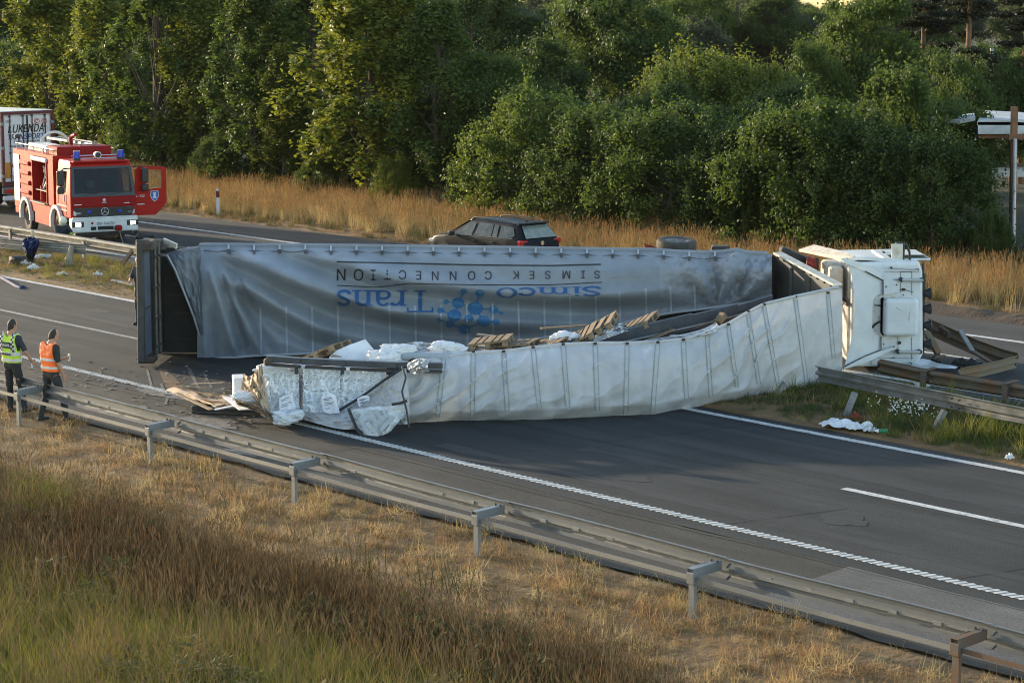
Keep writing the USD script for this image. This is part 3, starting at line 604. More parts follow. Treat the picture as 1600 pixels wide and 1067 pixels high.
# behind
for i, (x, u, ty) in enumerate(((1455, 104, 70), (1510, 108, 60), (1560, 102, 75), (1615, 106, 60), (1385, 110, 60))):
    tree(('broad_a', 'broad_b')[i % 2], x, u, ty, 1.1, 'broadleaf_tree', 'dark tree in the background behind the pines, ' + ('second', 'third', 'fourth', 'fifth', 'first')[i] + ' from the left', 'dark trees behind the pines')
tree('broad_g', 850, 96, 5, 0.95, 'broadleaf_tree', 'pale grey green willow like tree at the top, left of the dark oak like tree')
tree('broad_a', 735, 90, -50, 1.0, 'broadleaf_tree', 'dark tree at the top edge behind the poplars, right of the brightest one')
tree('broad_a', 640, 92, -60, 1.0, 'broadleaf_tree', 'dark crown behind the brightest poplar at the top edge')
tree('broad_a', 420, 90, -60, 1.0, 'broadleaf_tree', 'dark crown behind the poplars at the top edge, above the delineator')
tree('broad_a', 240, 88, -60, 1.0, 'broadleaf_tree', 'dark crown behind the poplars at the top edge, near the left')
tree('broad_g', 1190, 150, -15, 0.9, 'broadleaf_tree', 'hazy grey green distant tree left of the patch of sky')
tree('broad_g', 1130, 160, -30, 0.9, 'broadleaf_tree', 'hazy distant tree at the top edge right of the dark oak like tree')
tree('broad_b', 1240, 170, 8, 0.9, 'broadleaf_tree', 'hazy distant tree right beside the patch of sky, below it to the left')
tree('broad_g', 1075, 130, 20, 0.9, 'broadleaf_tree', 'grey green distant tree behind the bright round tree')
# woods far away and the rest of the belt (outside the frame on both sides)
path = numbered('/World', 'distant_woods'); pi = UsdGeom.PointInstancer.Define(stage, path)
pos, sc, pk, ya = [], [], [], []
rw = np.random.default_rng(5)
for k in range(330):
    Y = 200 + 500 * rw.random() ** 1.5; X = (rw.random() - .5) * 2.2 * Y * 0.42
    p2 = np.array([X, Y])
    if p2 @ N2 < 140: continue
    hgt = (8.2 + 2.2 * rw.random()) * (1 if abs(X / Y - 0.14) > .05 else 0.92)
    if 0.12 < X / Y < 0.16 and Y < 330: continue
    pos.append((X, Y, 1.2)); sc.append(hgt / 9.0); pk.append(rw.integers(0, 3)); ya.append(rw.random() * 6.28)
pi.CreatePrototypesRel().SetTargets([Sdf.Path(f'{path}/crown_{k}') for k in 'abc'])
for k, src in zip('abc', ('broad_g', 'broad_b', 'broad_a')):
    pr = UsdGeom.Xform.Define(stage, f'{path}/crown_{k}').GetPrim(); pr.GetReferences().AddInternalReference(PR[src][0])
n = len(pos)
pi.CreatePositionsAttr(Vt.Vec3fArray.FromNumpy(np.array(pos, np.float32))); pi.CreateProtoIndicesAttr(Vt.IntArray.FromNumpy(np.array(pk, np.int32)))
pi.CreateScalesAttr(Vt.Vec3fArray.FromNumpy(np.repeat(np.array(sc, np.float32)[:, None], 3, 1)))
pi.CreateOrientationsAttr(Vt.QuathArray([Gf.Quath(math.cos(a / 2), 0, 0, math.sin(a / 2)) for a in ya]))
tag(path, 'far-off belt of woodland fading behind the roadside trees', 'woodland', None, 'stuff')
# ------------------------------------------------------------------ overturned lorry
from scipy.interpolate import RectBivariateSpline
class W:                                    # a thing whose parts are given in world coordinates
    def __init__(self, name, label, cat_, loc, group=None):
        self.loc = np.array([loc[0], loc[1], loc[2] if len(loc) > 2 else 0.0], float)
        self.path = thing(name, label, cat_, self.loc, 0.0, group)
    def add(self, name, mesh, matn, smooth=False, parent=None, label=None, kind=None):
        m = as_tm(mesh).copy(); m.apply_translation(-self.loc)
        return part(parent or self.path, name, m, matn, smooth, label, kind)
def place(src, name, label, cat_, M, group=None):          # a copy of a thing under a full 4 x 4 matrix
    path = numbered('/World', name); x = UsdGeom.Xform.Define(stage, path)
    x.AddTransformOp().Set(Gf.Matrix4d(*np.asarray(M, float).T.ravel().tolist()))
    x.GetPrim().GetReferences().AddInternalReference(src); x.GetPrim().SetInstanceable(True)
    return tag(path, label, cat_, group)
def pxsolid(poly, Yf, th, sub=None):        # a photo outline on the surface Y = Yf(x, y), of thickness th (away from the camera)
    g = poly if hasattr(poly, 'geom_type') else Polygon(poly)
    if not g.is_valid: g = g.buffer(0)
    Y = Yf if callable(Yf) else (lambda x, y: Yf + 0 * x)
    out = []
    for q in getattr(g, 'geoms', [g]):
        if q.geom_type != 'Polygon' or q.area < 1e-6: continue
        m = trimesh.creation.extrude_polygon(q, 1.0, engine='earcut')
        if sub: m = m.subdivide_to_size(max(sub, 1.01), max_iter=14)
        a_, b_, c_ = m.vertices.T; v = at_yv(a_, b_, Y(a_, b_) + th * c_)
        m = trimesh.Trimesh(v, m.faces, process=False); out.append(m)
    m = cat(out); m.fix_normals() if len(m.faces) < 400 else None
    return m
def solid_sheet(P, off):                    # a sheet with thickness: P and P + off joined round the border
    nu, nv = P.shape[:2]; n = nu * nv; V = np.vstack([P.reshape(-1, 3), (P + np.asarray(off)).reshape(-1, 3)])
    F = [grid_faces(nu, nv), grid_faces(nu, nv, True) + n]
    idx = np.arange(n).reshape(nu, nv); loop = np.concatenate([idx[0, :-1], idx[:-1, -1], idx[-1, :0:-1], idx[:0:-1, 0]]); nx = np.roll(loop, -1)
    F += [np.stack([loop, nx, nx + n], 1), np.stack([loop, nx + n, loop + n], 1)]
    m = trimesh.Trimesh(V, np.vstack(F), process=False); return m
def pxsheet(ctrl, nu, nv, wr=0.0, seed=0, freq=4.0, fn=None, th=None):
    c = np.asarray(ctrl, float); m, n = c.shape[:2]; nu, nv = int(nu * 1.5), int(nv * 1.5)
    a, b = np.linspace(0, 1, m), np.linspace(0, 1, n); A, B = np.linspace(0, 1, nu), np.linspace(0, 1, nv)
    q = np.stack([RectBivariateSpline(a, b, c[..., k], kx=min(3, m - 1) if m > 3 else min(2, m - 1), ky=min(3, n - 1) if n > 3 else min(2, n - 1))(A, B) for k in range(3)], -1)
    AA, BB = np.meshgrid(A, B, indexing='ij')
    d = np.zeros((nu, nv))
    if wr:
        d = d + wr * 2 * (meshkit.fbm(np.stack([AA * freq + seed, BB * freq, AA * 0], -1), 4, seed) - 0.5)
        d = d + wr * 1.0
        for fq, k_ in ((1.3, 1.0), (2.6, .5)): d = d - wr * k_ * 1.3 * (np.abs(meshkit.fbm(np.stack([AA * freq * fq + seed * 3, BB * freq * fq + .7 * AA * freq, AA * 0 + 5], -1), 2, seed + 9) - .5) * 4).clip(0, 1) ** .6
    if fn is not None: d = d + fn(AA, BB)
    P = at_yv(q[..., 0], q[..., 1], q[..., 2] - d)
    return solid_sheet(P, (0, th, 0)) if th else sheet(P)

mat('curtain', (0.225, 0.25, 0.285), 0.40, c2=(0.15, 0.17, 0.195), scale=1.3, lo=0.3, hi=0.75, bump=0.004, bscale=14, spec=0.5)
mat('curtain_light', (0.32, 0.35, 0.39), 0.5)
mat('curtain_dirty', (0.21, 0.233, 0.265), 0.5, c2=(0.12, 0.118, 0.11), scale=5, lo=0.5, hi=0.8, bump=0.004)
mat('letter_black', (0.012, 0.012, 0.014), 0.5)
mat('letter_blue', (0.022, 0.075, 0.20), 0.5)
mat('logo_blue', (0.035, 0.13, 0.27), 0.5)
mat('tarp', (0.72, 0.70, 0.69), 0.6, c2=(0.54, 0.52, 0.50), scale=1.7, lo=0.45, hi=0.8, bump=0.006, bscale=10, translucent=(0.05, (0.55, 0.52, 0.46)))
mat('tarp_band', (0.42, 0.43, 0.43), 0.6, c2=(0.33, 0.34, 0.34), scale=6)
mat('stitch', (0.27, 0.27, 0.27), 0.8)
mat('tarp_under', (0.20, 0.195, 0.18), 0.8)
mat('dark_steel', (0.022, 0.022, 0.023), 0.55, c2=(0.045, 0.040, 0.036), scale=5, bump=0.004)
mat('beam_steel', (0.030, 0.034, 0.042), 0.38, c2=(0.055, 0.06, 0.068), scale=3, spec=0.6)
mat('door_steel', (0.085, 0.10, 0.125), 0.45, c2=(0.06, 0.07, 0.085), scale=3)
mat('tube_steel', (0.13, 0.12, 0.105), 0.5, metal=0.3, c2=(0.075, 0.065, 0.055), scale=6)
mat('deck', (0.020, 0.019, 0.018), 0.75, c2=(0.034, 0.031, 0.027), scale=3)
mat('rust_dark', (0.075, 0.048, 0.032), 0.85, c2=(0.035, 0.030, 0.027), scale=7)
mat('bulk_grey', (0.055, 0.060, 0.060), 0.6, c2=(0.035, 0.038, 0.038), scale=2)
mat('cream', (0.62, 0.57, 0.48), 0.55, c2=(0.40, 0.35, 0.28), scale=6, lo=0.45, hi=0.7)
mat('cab_white', (0.66, 0.68, 0.70), 0.28, c2=(0.58, 0.595, 0.61), scale=2.5, coat=0.3)
mat('cab_dirty', (0.60, 0.61, 0.61), 0.45, c2=(0.36, 0.34, 0.30), scale=7, lo=0.5, hi=0.72)
mat('black_plastic', (0.016, 0.016, 0.017), 0.45)
mat('rubber', (0.022, 0.021, 0.020), 0.8, c2=(0.045, 0.042, 0.038), scale=8)
mat('alu', (0.45, 0.45, 0.44), 0.4, metal=0.6)
mat('red_hose', (0.30, 0.03, 0.02), 0.5)
mat('seam_dark', (0.10, 0.10, 0.105), 0.7)
mat('wheel_grey', (0.23, 0.23, 0.225), 0.55, metal=0.3, c2=(0.12, 0.11, 0.10), scale=8)

FL = lambda X: 52.0 - 0.126 * (X + 7.17)               # the deck's line on plan
def x2X(x, Y): return float(at_y(x, 480, Y)[0])
trailer = W('semi_trailer', 'grey curtain sided trailer lying on its side across the road with upside down lettering', 'trailer', (-1.0, 51.5, 0))
# deck, chassis and the rear portal
ex = np.array([1, -0.126, 0]) / math.hypot(1, .126); ez_ = np.array([0.126, 1, 0]) / math.hypot(1, .126)
o = np.array([-8.05, FL(-8.05) - 0.02, 0])
deck = trailer.add('deck', xf(bx((6.85, 0.06, 1.26), (14.5, 0.12, 2.48)), o, ex, ez_, (0, 0, 1)), 'deck')
for z in (0.35, 0.95, 1.38, 1.62, 2.2): trailer.add('deck_rail', xf(bx((7.05, -0.012, z), (14.0, 0.03, 0.05)), o, ex, ez_, (0, 0, 1)), 'dark_steel', parent=deck)
for k in range(12): trailer.add('deck_plank_joint', xf(bx((0.6 + k * 1.15, -0.006, 1.27), (0.03, 0.02, 2.4)), o, ex, ez_, (0, 0, 1)), 'dark_steel', parent=deck)
for z in (0.75, 1.75): trailer.add('chassis_beam', xf(bx((7.0, 0.35, z), (13.4, 0.45, 0.14)), o, ex, ez_, (0, 0, 1)), 'dark_steel')
tyre_prof = [(0.30, -0.13), (0.44, -0.15), (0.50, -0.12), (0.52, -0.06), (0.52, 0.06), (0.50, 0.12), (0.44, 0.15), (0.30, 0.13)]
rim_prof = [(0.0, -0.02), (0.12, -0.02), (0.14, 0.03), (0.2, 0.02), (0.24, 0.09), (0.31, 0.12), (0.31, -0.12), (0.0, -0.12)]
tyre_m, rim_m = revolve(tyre_prof, 32), revolve(rim_prof, 28)
for k in range(3):
    for z in (0.32, 2.2):
        c = o + ex * (2.6 + 1.32 * k) + ez_ * 0.95 + np.array([0, 0, z])
        w = trailer.add('wheel', xf(tyre_m, c, ex, ez_, (0, 0, 1)), 'rubber', smooth=40); trailer.add('rim', xf(rim_m, c, ex, ez_, (0, 0, 1)), 'wheel_grey', smooth=40, parent=w)
    trailer.add('axle', cyl(o + ex * (2.6 + 1.32 * k) + ez_ * 0.95 + np.array([0, 0, .4]), o + ex * (2.6 + 1.32 * k) + ez_ * 0.95 + np.array([0, 0, 2.1]), 0.07, 10), 'dark_steel')
Yn = 50.0
A0, A1 = at_y(221, 566, Yn), at_y(219, 378, Yn)
B0, B1 = np.array([-8.22, FL(-8.2) + 0.05, A0[2]]), np.array([-8.18, FL(-8.2) + 0.05, 2.62])
dv = (B0 - A0) * [1, 1, 0]; dv /= np.linalg.norm(dv); dn = np.array([dv[1], -dv[0], 0.0])
frame = trailer.add('rear_frame', cat(bar(A0, A1, 0.16, 0.13, 0.02, up=dv), bar(A1 + [0, 0, -.08], B1 + [0, 0, -.06], 0.22, 0.26, 0.02), bar(A0 + [0, 0, .03], B0 + [0, 0, .03], 0.18, 0.12, 0.02)), 'dark_steel')
trailer.add('corner_casting', bx(A0 + dv * .25 + dn * .12 + [0, 0, 0.04], (0.34, 0.4, 0.16), .04), 'rust_dark', parent=frame)
trailer.add('corner_casting', bx(A1 + dv * .3 + dn * .1 + [0, 0, -0.10], (0.36, 0.7, 0.22), .04), 'rust_dark', parent=frame)
dl = np.linalg.norm((B0 - A0)[:2])
door = trailer.add('rear_door', slab([(0.12, 0.1), (dl, 0.1), (dl, 2.5), (0.12, 2.55)], A0 + dn * 0.06, dv, (0, 0, 1), -0.05), 'deck')
trailer.add('door_panel', slab([(0.16, 0.12), (0.72, 0.12), (0.72, 2.52), (0.16, 2.56)], A0 + dn * 0.075, dv, (0, 0, 1), -0.02), 'door_steel', parent=door)
trailer.add('panel_joint', bar(A0 + dn * .085 + dv * .16 + [0, 0, 1.2], A0 + dn * .085 + dv * .72 + [0, 0, 1.2], .02, .025), 'dark_steel', parent=door)
for d_ in (0.86, 1.24):
    q = A0 + dv * d_ + dn * 0.16
    trailer.add('locking_tube', cyl(q + [0, 0, 0.06], q + [0, 0, 2.58], 0.038, 12), 'tube_steel', smooth=50)
    for z in (0.25, 0.9, 1.6, 2.3): trailer.add('tube_bracket', bx(q + [0, 0, z], (0.11, 0.11, 0.05), .01), 'dark_steel')
trailer.add('torn_edge_strip', cat(bar(at_y(256, 376, 51.8), at_y(276, 385, 51.5), .05, .12), bar(at_y(250, 398, 51.8), at_y(262, 400, 51.6), .04, .05)), 'cream')

# ---- side curtain
CT = [(250, 395), (300, 385), (320, 383), (480, 384), (640, 386), (800, 388), (960, 390.5), (1020, 391), (1060, 394), (1100, 395), (1135, 394), (1150, 390), (1165, 395), (1206, 397)]
CB = [(306, 564), (318, 563), (345, 561), (400, 557), (500, 553), (650, 549), (740, 545), (830, 532), (900, 521), (960, 510), (1000, 499), (1050, 490), (1100, 484), (1206, 468)]
ct, cb = lambda x: interp(x, CT), lambda x: interp(x, CB)
FOLD = [  # curve in the photograph, depth (m), width (px): cloth bulges above it and falls back below it
    ([(325, 387), (365, 407), (423, 433), (477, 459), (519, 478), (590, 494), (659, 503), (730, 512), (860, 520)], 0.26, 15, 1.0),
    ([(420, 388), (470, 397), (500, 409), (543, 422), (615, 447), (700, 459), (788, 470), (880, 474), (960, 474), (1080, 466)], 0.20, 13, 1.0),
    ([(338, 430), (365, 448), (404, 471), (442, 497), (503, 527), (580, 545)], 0.20, 14, 1.0),
    ([(480, 440), (543, 473), (600, 497), (672, 515), (740, 527)], 0.07, 9, 1.0),
    ([(560, 385), (640, 402), (760, 420), (900, 432)], 0.05, 14, 1.0)]
def fb(x, y, z, o, seed): x, y = np.broadcast_arrays(np.asarray(x, float), np.asarray(y, float)); return meshkit.fbm(np.stack([x, y, x * 0 + z], -1), o, seed)
def curtain_d(x, y):
    d = 0.0 * x
    for c, a, w, _ in FOLD:
        c = np.array(c); yc = np.interp(x, c[:, 0], c[:, 1]); t = (y - yc) / w
        env = np.clip((x - c[0, 0] + 12) / 60, 0, 1) * np.clip((c[-1, 0] - x + 40) / 160, 0, 1)
        d = d - a * env * 1.2 * t * np.exp(-t * t / 2)
    # steep folds at the left and the crumpled right end
    for x0, y0, ang, a, w in ((334, 415, 1.28, 0.13, 7), (352, 420, 1.12, 0.12, 8), (322, 480, 1.5, 0.08, 6)):
        u_ = (x - x0) * math.sin(ang) - (y - y0) * math.cos(ang); v_ = (x - x0) * math.cos(ang) + (y - y0) * math.sin(ang)
        d = d - a * (u_ / w) * np.exp(-(u_ / w) ** 2 / 2) * np.clip(v_ / 30 + .3, 0, 1)
    k = np.clip((x - 1040) / 60, 0, 1)
    r, th = np.hypot(x - 1122, y - 492), np.arctan2(x - 1122, 492 - y)
    d = d + k * 0.055 * np.sin(th * 9 + 0.6 * np.sin(r / 11)) * np.clip(r / 50, 0, 1.1)
    d = d + k * 0.06 * (fb(x / 22, y / 22, 0.0, 4, 3) - .5) * 2
    return d + 0.05 * (fb(x / 60, y / 25, 3.0, 3, 9) - .5)
def curtain_Y(x, y):
    x, y = np.broadcast_arrays(np.asarray(x, float), np.asarray(y, float))
    yt, yb = ct(x), cb(x); b = (y - yt) / np.maximum(yb - yt, 1)
    X = (x - 800) / CAM_F * 52; base = FL(X) - 0.16 - np.interp(x, [310, 700, 1000, 1206], [1.0, 1.0, .8, .6]) * (0.85 * np.sin(np.clip(b / .36, 0, 1) * np.pi / 2) - 0.50 * np.clip((b - .36) / .64, 0, 1) ** 1.3)
    soft = np.clip(b * 7, 0, 1) * np.clip((1.04 - b) * 7, 0, 1)
    return base - 2.1 * curtain_d(x, y) * soft
xs = np.concatenate([np.arange(308, 1040, 3.0), np.arange(1040, 1207, 1.66)])
XX, BB = np.meshgrid(xs, np.linspace(0, 1, 62), indexing='ij'); YY = ct(XX) + (cb(XX) - ct(XX)) * BB; P = at_yv(XX, YY, curtain_Y(XX, YY))
ncl = int(np.searchsorted(xs, 1030))
curtain = trailer.add('side_curtain', sheet(P[:ncl + 1], True), 'curtain', smooth=True)
trailer.add('crumpled_end', sheet(P[ncl:], True), 'curtain_dirty', smooth=True, parent=curtain, label='crumpled end of the curtain smeared with dirt')
flap = [[(252, 393, 51.9), (262, 395, 51.7), (285, 388, 51.4), (314, 386, 51.1)], [(262, 412, 51.8), (272, 415, 51.3), (292, 412, 51.2), (314, 412, 51.0)], [(282, 450, 51.7), (288, 452, 51.2), (300, 452, 51.1), (315, 452, 50.9)], [(300, 490, 51.5), (304, 492, 51.2), (310, 492, 51.0), (316, 492, 50.8)], [(311, 522, 51.3), (313, 523, 51.1), (315, 524, 50.9), (317, 525, 50.75)]]
trailer.add('folded_corner', pxsheet(flap, 40, 30, 0.06, 4, 3.0), 'curtain', smooth=True, parent=curtain)
trailer.add('corner_hem', tube([at_y(x, y, 51.15) for x, y in ((262, 400), (274, 422), (290, 462), (303, 495), (312, 524))], .025, 6), 'curtain_light', parent=curtain)
on = lambda e: (lambda x, y: curtain_Y(x, y) - e)
trailer.add('top_hem', cat(tube([at_y(x, ct(x) - .3, curtain_Y(x, ct(x)) - .0) for x in np.arange(312, 1206, 12)], .05, 8)), 'curtain', smooth=True, parent=curtain)
for i, x in enumerate(np.arange(357, 1150, 40.0)):
    b = trailer.add('buckle', pxsolid(sbox(x - 1.5, ct(x) - 1, x + 1.5, ct(x) + 9), on(.05), .05), 'alu', parent=curtain); trailer.add('buckle_hook', pxsolid(sbox(x - 2.2, ct(x) + 6, x + 2.2, ct(x) + 12.5), on(.06), .03), 'dark_steel', parent=curtain)
trailer.add('tension_rope', tube([at_y(x, ct(x) + 8 + 2.2 * math.sin((x - 317) / 40 * math.pi) ** 2, curtain_Y(x, ct(x) + 8) - .03) for x in np.arange(318, 1150, 5)], .012, 4), 'seam_dark', parent=curtain)
for i, x in enumerate(list(np.arange(407, 960, 40.3)) + [968, 1009, 1047.5, 1085]):
    y0, y1 = (max(ct(x) + (cb(x) - ct(x)) * 0.56, 0), cb(x) - 2)
    trailer.add('seam_strip', pxsolid(Polygon([(x - 1.7, y0), (x + 1.3, y0), (x + 3, y1), (x, y1)]), on(.012), .006, 6), 'curtain_light', parent=curtain)
trailer.add('bottom_hem', tube([at_y(x, cb(x) - 1.5, curtain_Y(x, cb(x)) - .02) for x in np.arange(318, 1206, 14)], .03, 6), 'curtain_light', parent=curtain)
# lettering, upside down as on the overturned side
caps = [('N', 533, 17.5), ('O', 560, 17.5), ('I', 583, 17), ('T', 605, 15.5), ('C', 629, 14), ('E', 654, 13.5), ('N', 680, 13.5), ('N', 708, 13.5), ('O', 737, 13.5), ('C', 763, 13), ('K', 806, 12.5), ('E', 831, 12.5), ('S', 856, 12.5), ('M', 885, 12.5), ('I', 911, 12), ('S', 933, 12)]
ms = []
def flat2d(m):                                # outline polygons of a text mesh
    f = m.faces[(m.face_normals[:, 2] > .9)]
    return unary_union([Polygon(m.vertices[t][:, :2]) for t in f]).buffer(0)
for ch_, x, h in caps:
    g = flat2d(text2d(ch_, 1.0)); y = np.interp(x, [533, 600, 680, 933], [420.5, 421.5, 424, 423])
    g = shapely.affinity.affine_transform(g, [-h * 0.95, 0, 0, h, x, y]); trailer.add('printed_letter', pxsolid(g, on(.014), .005, 8), 'letter_black', parent=curtain)
l1 = LineString([(527, 409), (620, 411), (740, 414), (860, 415), (938, 413)]).buffer(1.0); l2 = LineString([(527, 446), (590, 449), (640, 443), (740, 445), (860, 445), (940, 441)]).buffer(0.65)
trailer.add('lettering_rule', pxsolid(l1, on(.014), .005, 10), 'letter_black', parent=curtain); trailer.add('lettering_rule', pxsolid(l2, on(.014), .005, 10), 'letter_black', parent=curtain)
def ring(cx, cy, rx, ry, tx, ty): return Point(0, 0).buffer(1, 24).__class__(shapely.affinity.translate(shapely.affinity.scale(Point(0, 0).buffer(1, 24), rx, ry), cx, cy)).difference(shapely.affinity.translate(shapely.affinity.scale(Point(0, 0).buffer(1, 24), rx - tx, ry - ty), cx, cy))
def rect(a, b, c, d): return sbox(min(a, c), min(b, d), max(a, c), max(b, d))
def arcl(cx, cy, rx, ry, a0, a1, w):
    t = np.radians(np.linspace(a0, a1, 24)); return LineString(np.stack([cx + rx * np.cos(t), cy + ry * np.sin(t)], 1)).buffer(w, cap_style=2)
GL = {
    'T': (unary_union([rect(0, .92, .84, 1), rect(.36, 0, .48, 1), rect(.22, 0, .62, .05), rect(0, .78, .05, 1), rect(.79, .78, .84, 1)]), .84),
    'r': (unary_union([rect(.1, 0, .22, .68), rect(0, 0, .34, .05), rect(.02, .63, .16, .68), arcl(.40, .42, .20, .22, 60, 165, .045), Point(.47, .60).buffer(.07)]), .5),
    'a': (unary_union([arcl(.26, .46, .17, .19, 0, 150, .045), rect(.38, .05, .49, .48), arcl(.27, .2, .2, .17, 40, 330, .05), rect(.40, 0, .60, .06)]), .58),
    'n': (unary_union([rect(.1, 0, .22, .68), rect(0, 0, .32, .05), rect(.02, .63, .16, .68), arcl(.34, .44, .19, .20, 0, 165, .055), rect(.47, 0, .59, .46), rect(.38, 0, .69, .05)]), .70),
    's': (unary_union([LineString([(.42, .52), (.36, .62), (.22, .64), (.11, .57), (.10, .47), (.2, .38), (.34, .31), (.42, .20), (.38, .08), (.24, .03), (.12, .06), (.05, .17)]).buffer(.055, cap_style=2)]), .48),
    'i': (unary_union([rect(.1, 0, .22, .68), rect(0, 0, .32, .05), rect(.02, .63, .16, .68), Point(.16, .88).buffer(.075)]), .36),
    'm': (unary_union([rect(.1, 0, .22, .68), rect(0, 0, .32, .05), rect(.02, .63, .16, .68), arcl(.34, .44, .19, .20, 0, 165, .055), rect(.47, 0, .59, .46), rect(.38, 0, .69, .05), arcl(.71, .44, .19, .20, 0, 165, .055), rect(.84, 0, .96, .46), rect(.75, 0, 1.06, .05)]), 1.08),
    'c': (unary_union([arcl(.32, .34, .25, .29, 40, 320, .055), Point(.48, .52).buffer(.07)]), .58),
    'o': (ring(.34, .34, .33, .36, .12, .06), .70),
    'S': (shapely.affinity.scale(LineString([(.42, .52), (.36, .62), (.22, .64), (.11, .57), (.10, .47), (.2, .38), (.34, .31), (.42, .20), (.38, .08), (.24, .03), (.12, .06), (.05, .17)]).buffer(.05, cap_style=2), 1.35, 1.5, origin=(0, 0)), .64)}
def serif_word(word, x_start, x_end, yb, h):
    tot = sum(GL[c][1] for c in word); k = (x_start - x_end) / tot; x = x_start; out = []
    for c in word:
        g, adv = GL[c]; yy = yb(x - adv * k / 2); hh = h(x - adv * k / 2)
        out.append(pxsolid(shapely.affinity.affine_transform(g.buffer(0), [-k, 0, 0, hh, x, yy]), on(.014), .005, 7)); x -= adv * k
    for m in out: trailer.add('printed_letter', m, 'letter_blue', parent=curtain)
(serif_word('Simco', 941, 774, lambda x: np.interp(x, [774, 941], [450, 447]), lambda x: np.interp(x, [774, 860, 941], [24, 16, 15])))
(serif_word('Trans', 677, 526, lambda x: np.interp(x, [526, 677], [453, 454]), lambda x: np.interp(x, [526, 640, 677], [37, 35, 33])))
CI = [(780, 228, 18), (868, 238, 24), (685, 283, 15), (750, 290, 33), (845, 318, 40), (943, 325, 25), (655, 330, 17), (730, 358, 38), (808, 375, 24), (890, 390, 36), (985, 345, 11), (650, 382, 14), (705, 405, 23), (785, 432, 32), (955, 392, 19)]
LK = [(0, 3), (1, 4), (3, 4), (2, 3), (4, 5), (6, 7), (7, 3), (4, 9), (7, 12), (12, 13), (13, 9), (9, 14), (5, 10), (11, 12), (8, 4)]
cpx = [(500 + a / 3.478, 390 + b / 3.478, r / 3.478) for a, b, r in CI]
g = unary_union([shapely.affinity.scale(Point(a, b).buffer(r, 12), 1.0, .86) for a, b, r in cpx] + [LineString([cpx[i][:2], cpx[j][:2]]).buffer(.9) for i, j in LK])
trailer.add('molecule_emblem', pxsolid(g, on(.014), .005, 7), 'logo_blue', parent=curtain)
# ---- bulkhead
F0, F1 = at_y(1210, 397, 50.35), at_y(1304, 447, 47.7)
Q = [F0 * [1, 1, 0] + [0, 0, .02], F1 * [1, 1, 0] + [0.02, 0, .02], F1, F0]
bd = (F1 - F0) * [1, 1, 0]; bd /= np.linalg.norm(bd); bn = np.array([-bd[1], bd[0], 0.0])
if bn[0] < 0: bn = -bn
V = np.array(Q + [q + bn * 0.14 for q in Q]); bulk = trimesh.Trimesh(V, [[0, 1, 2], [0, 2, 3], [4, 6, 5], [4, 7, 6], [0, 4, 5], [0, 5, 1], [1, 5, 6], [1, 6, 2], [2, 6, 7], [2, 7, 3], [3, 7, 4], [3, 4, 0]], process=False); bulk.fix_normals()
bk = trailer.add('front_bulkhead', bulk, 'bulk_grey')
trailer.add('edge_strip', bar(F0 + bn * .08 + [0, 0, .02], F1 + bn * .08 + [0, 0, .02], .24, .05, .01), 'cream', parent=bk)
for k in range(9):
    q = F0 + (F1 - F0) * (k + .5) / 9 + bn * .05; trailer.add('edge_bracket', bx(q + [0, 0, -.03], (.14, .12, .05), .01), 'rust_dark', parent=bk)
for k in (0.3, 0.6): trailer.add('bulkhead_rib', bar(F0 + (F1 - F0) * k - bn * .02 - [0, 0, .1], (F0 + (F1 - F0) * k) * [1, 1, 0] - bn * .02 + [0, 0, .05], .05, .05), 'bulk_grey', parent=bk)

# ---- roof tarpaulin, swung out in front like a door
TT = [(632, 572), (650, 564), (690, 556), (740, 550), (785, 548), (833, 542), (880, 537), (930, 535), (980, 535), (1030, 533), (1068, 529), (1105, 518), (1138, 505), (1169, 487), (1194, 474), (1243, 462), (1290, 452), (1308, 447), (1316, 452)]
TB = [(632, 662), (700, 658), (760, 657), (850, 656), (960, 650), (1020, 648), (1060, 640), (1110, 633), (1150, 629), (1186, 627), (1240, 625), (1290, 613), (1316, 594)]
tt, tb = lambda x: interp(x, TT), lambda x: interp(x, TB)
_tx = np.arange(630, 1320, 4.0); _tY = np.array([at_z(x, tb(x), 0.03)[1] if x < 1150 else np.interp(x, [1150, 1200, 1316], [at_z(1150, tb(1150), .03)[1], 45.9, 47.6]) for x in _tx])
def tarp_Y0(x): return np.interp(x, _tx, _tY)
seam_px = [(694, 554, 684, 652), (739.5, 551, 738, 652), (787, 550, 793, 642), (833, 544, 843, 637), (880, 539, 888, 641), (930, 538, 934, 641), (980, 538, 978, 647), (1028, 536, 1020, 645), (1068, 532, 1073, 622), (1105, 522, 1111, 618), (1138, 508, 1152, 604), (1169, 488, 1186, 599), (1194, 477, 1217, 606), (1243, 465, 1261, 600), (1294, 459, 1303, 560)]
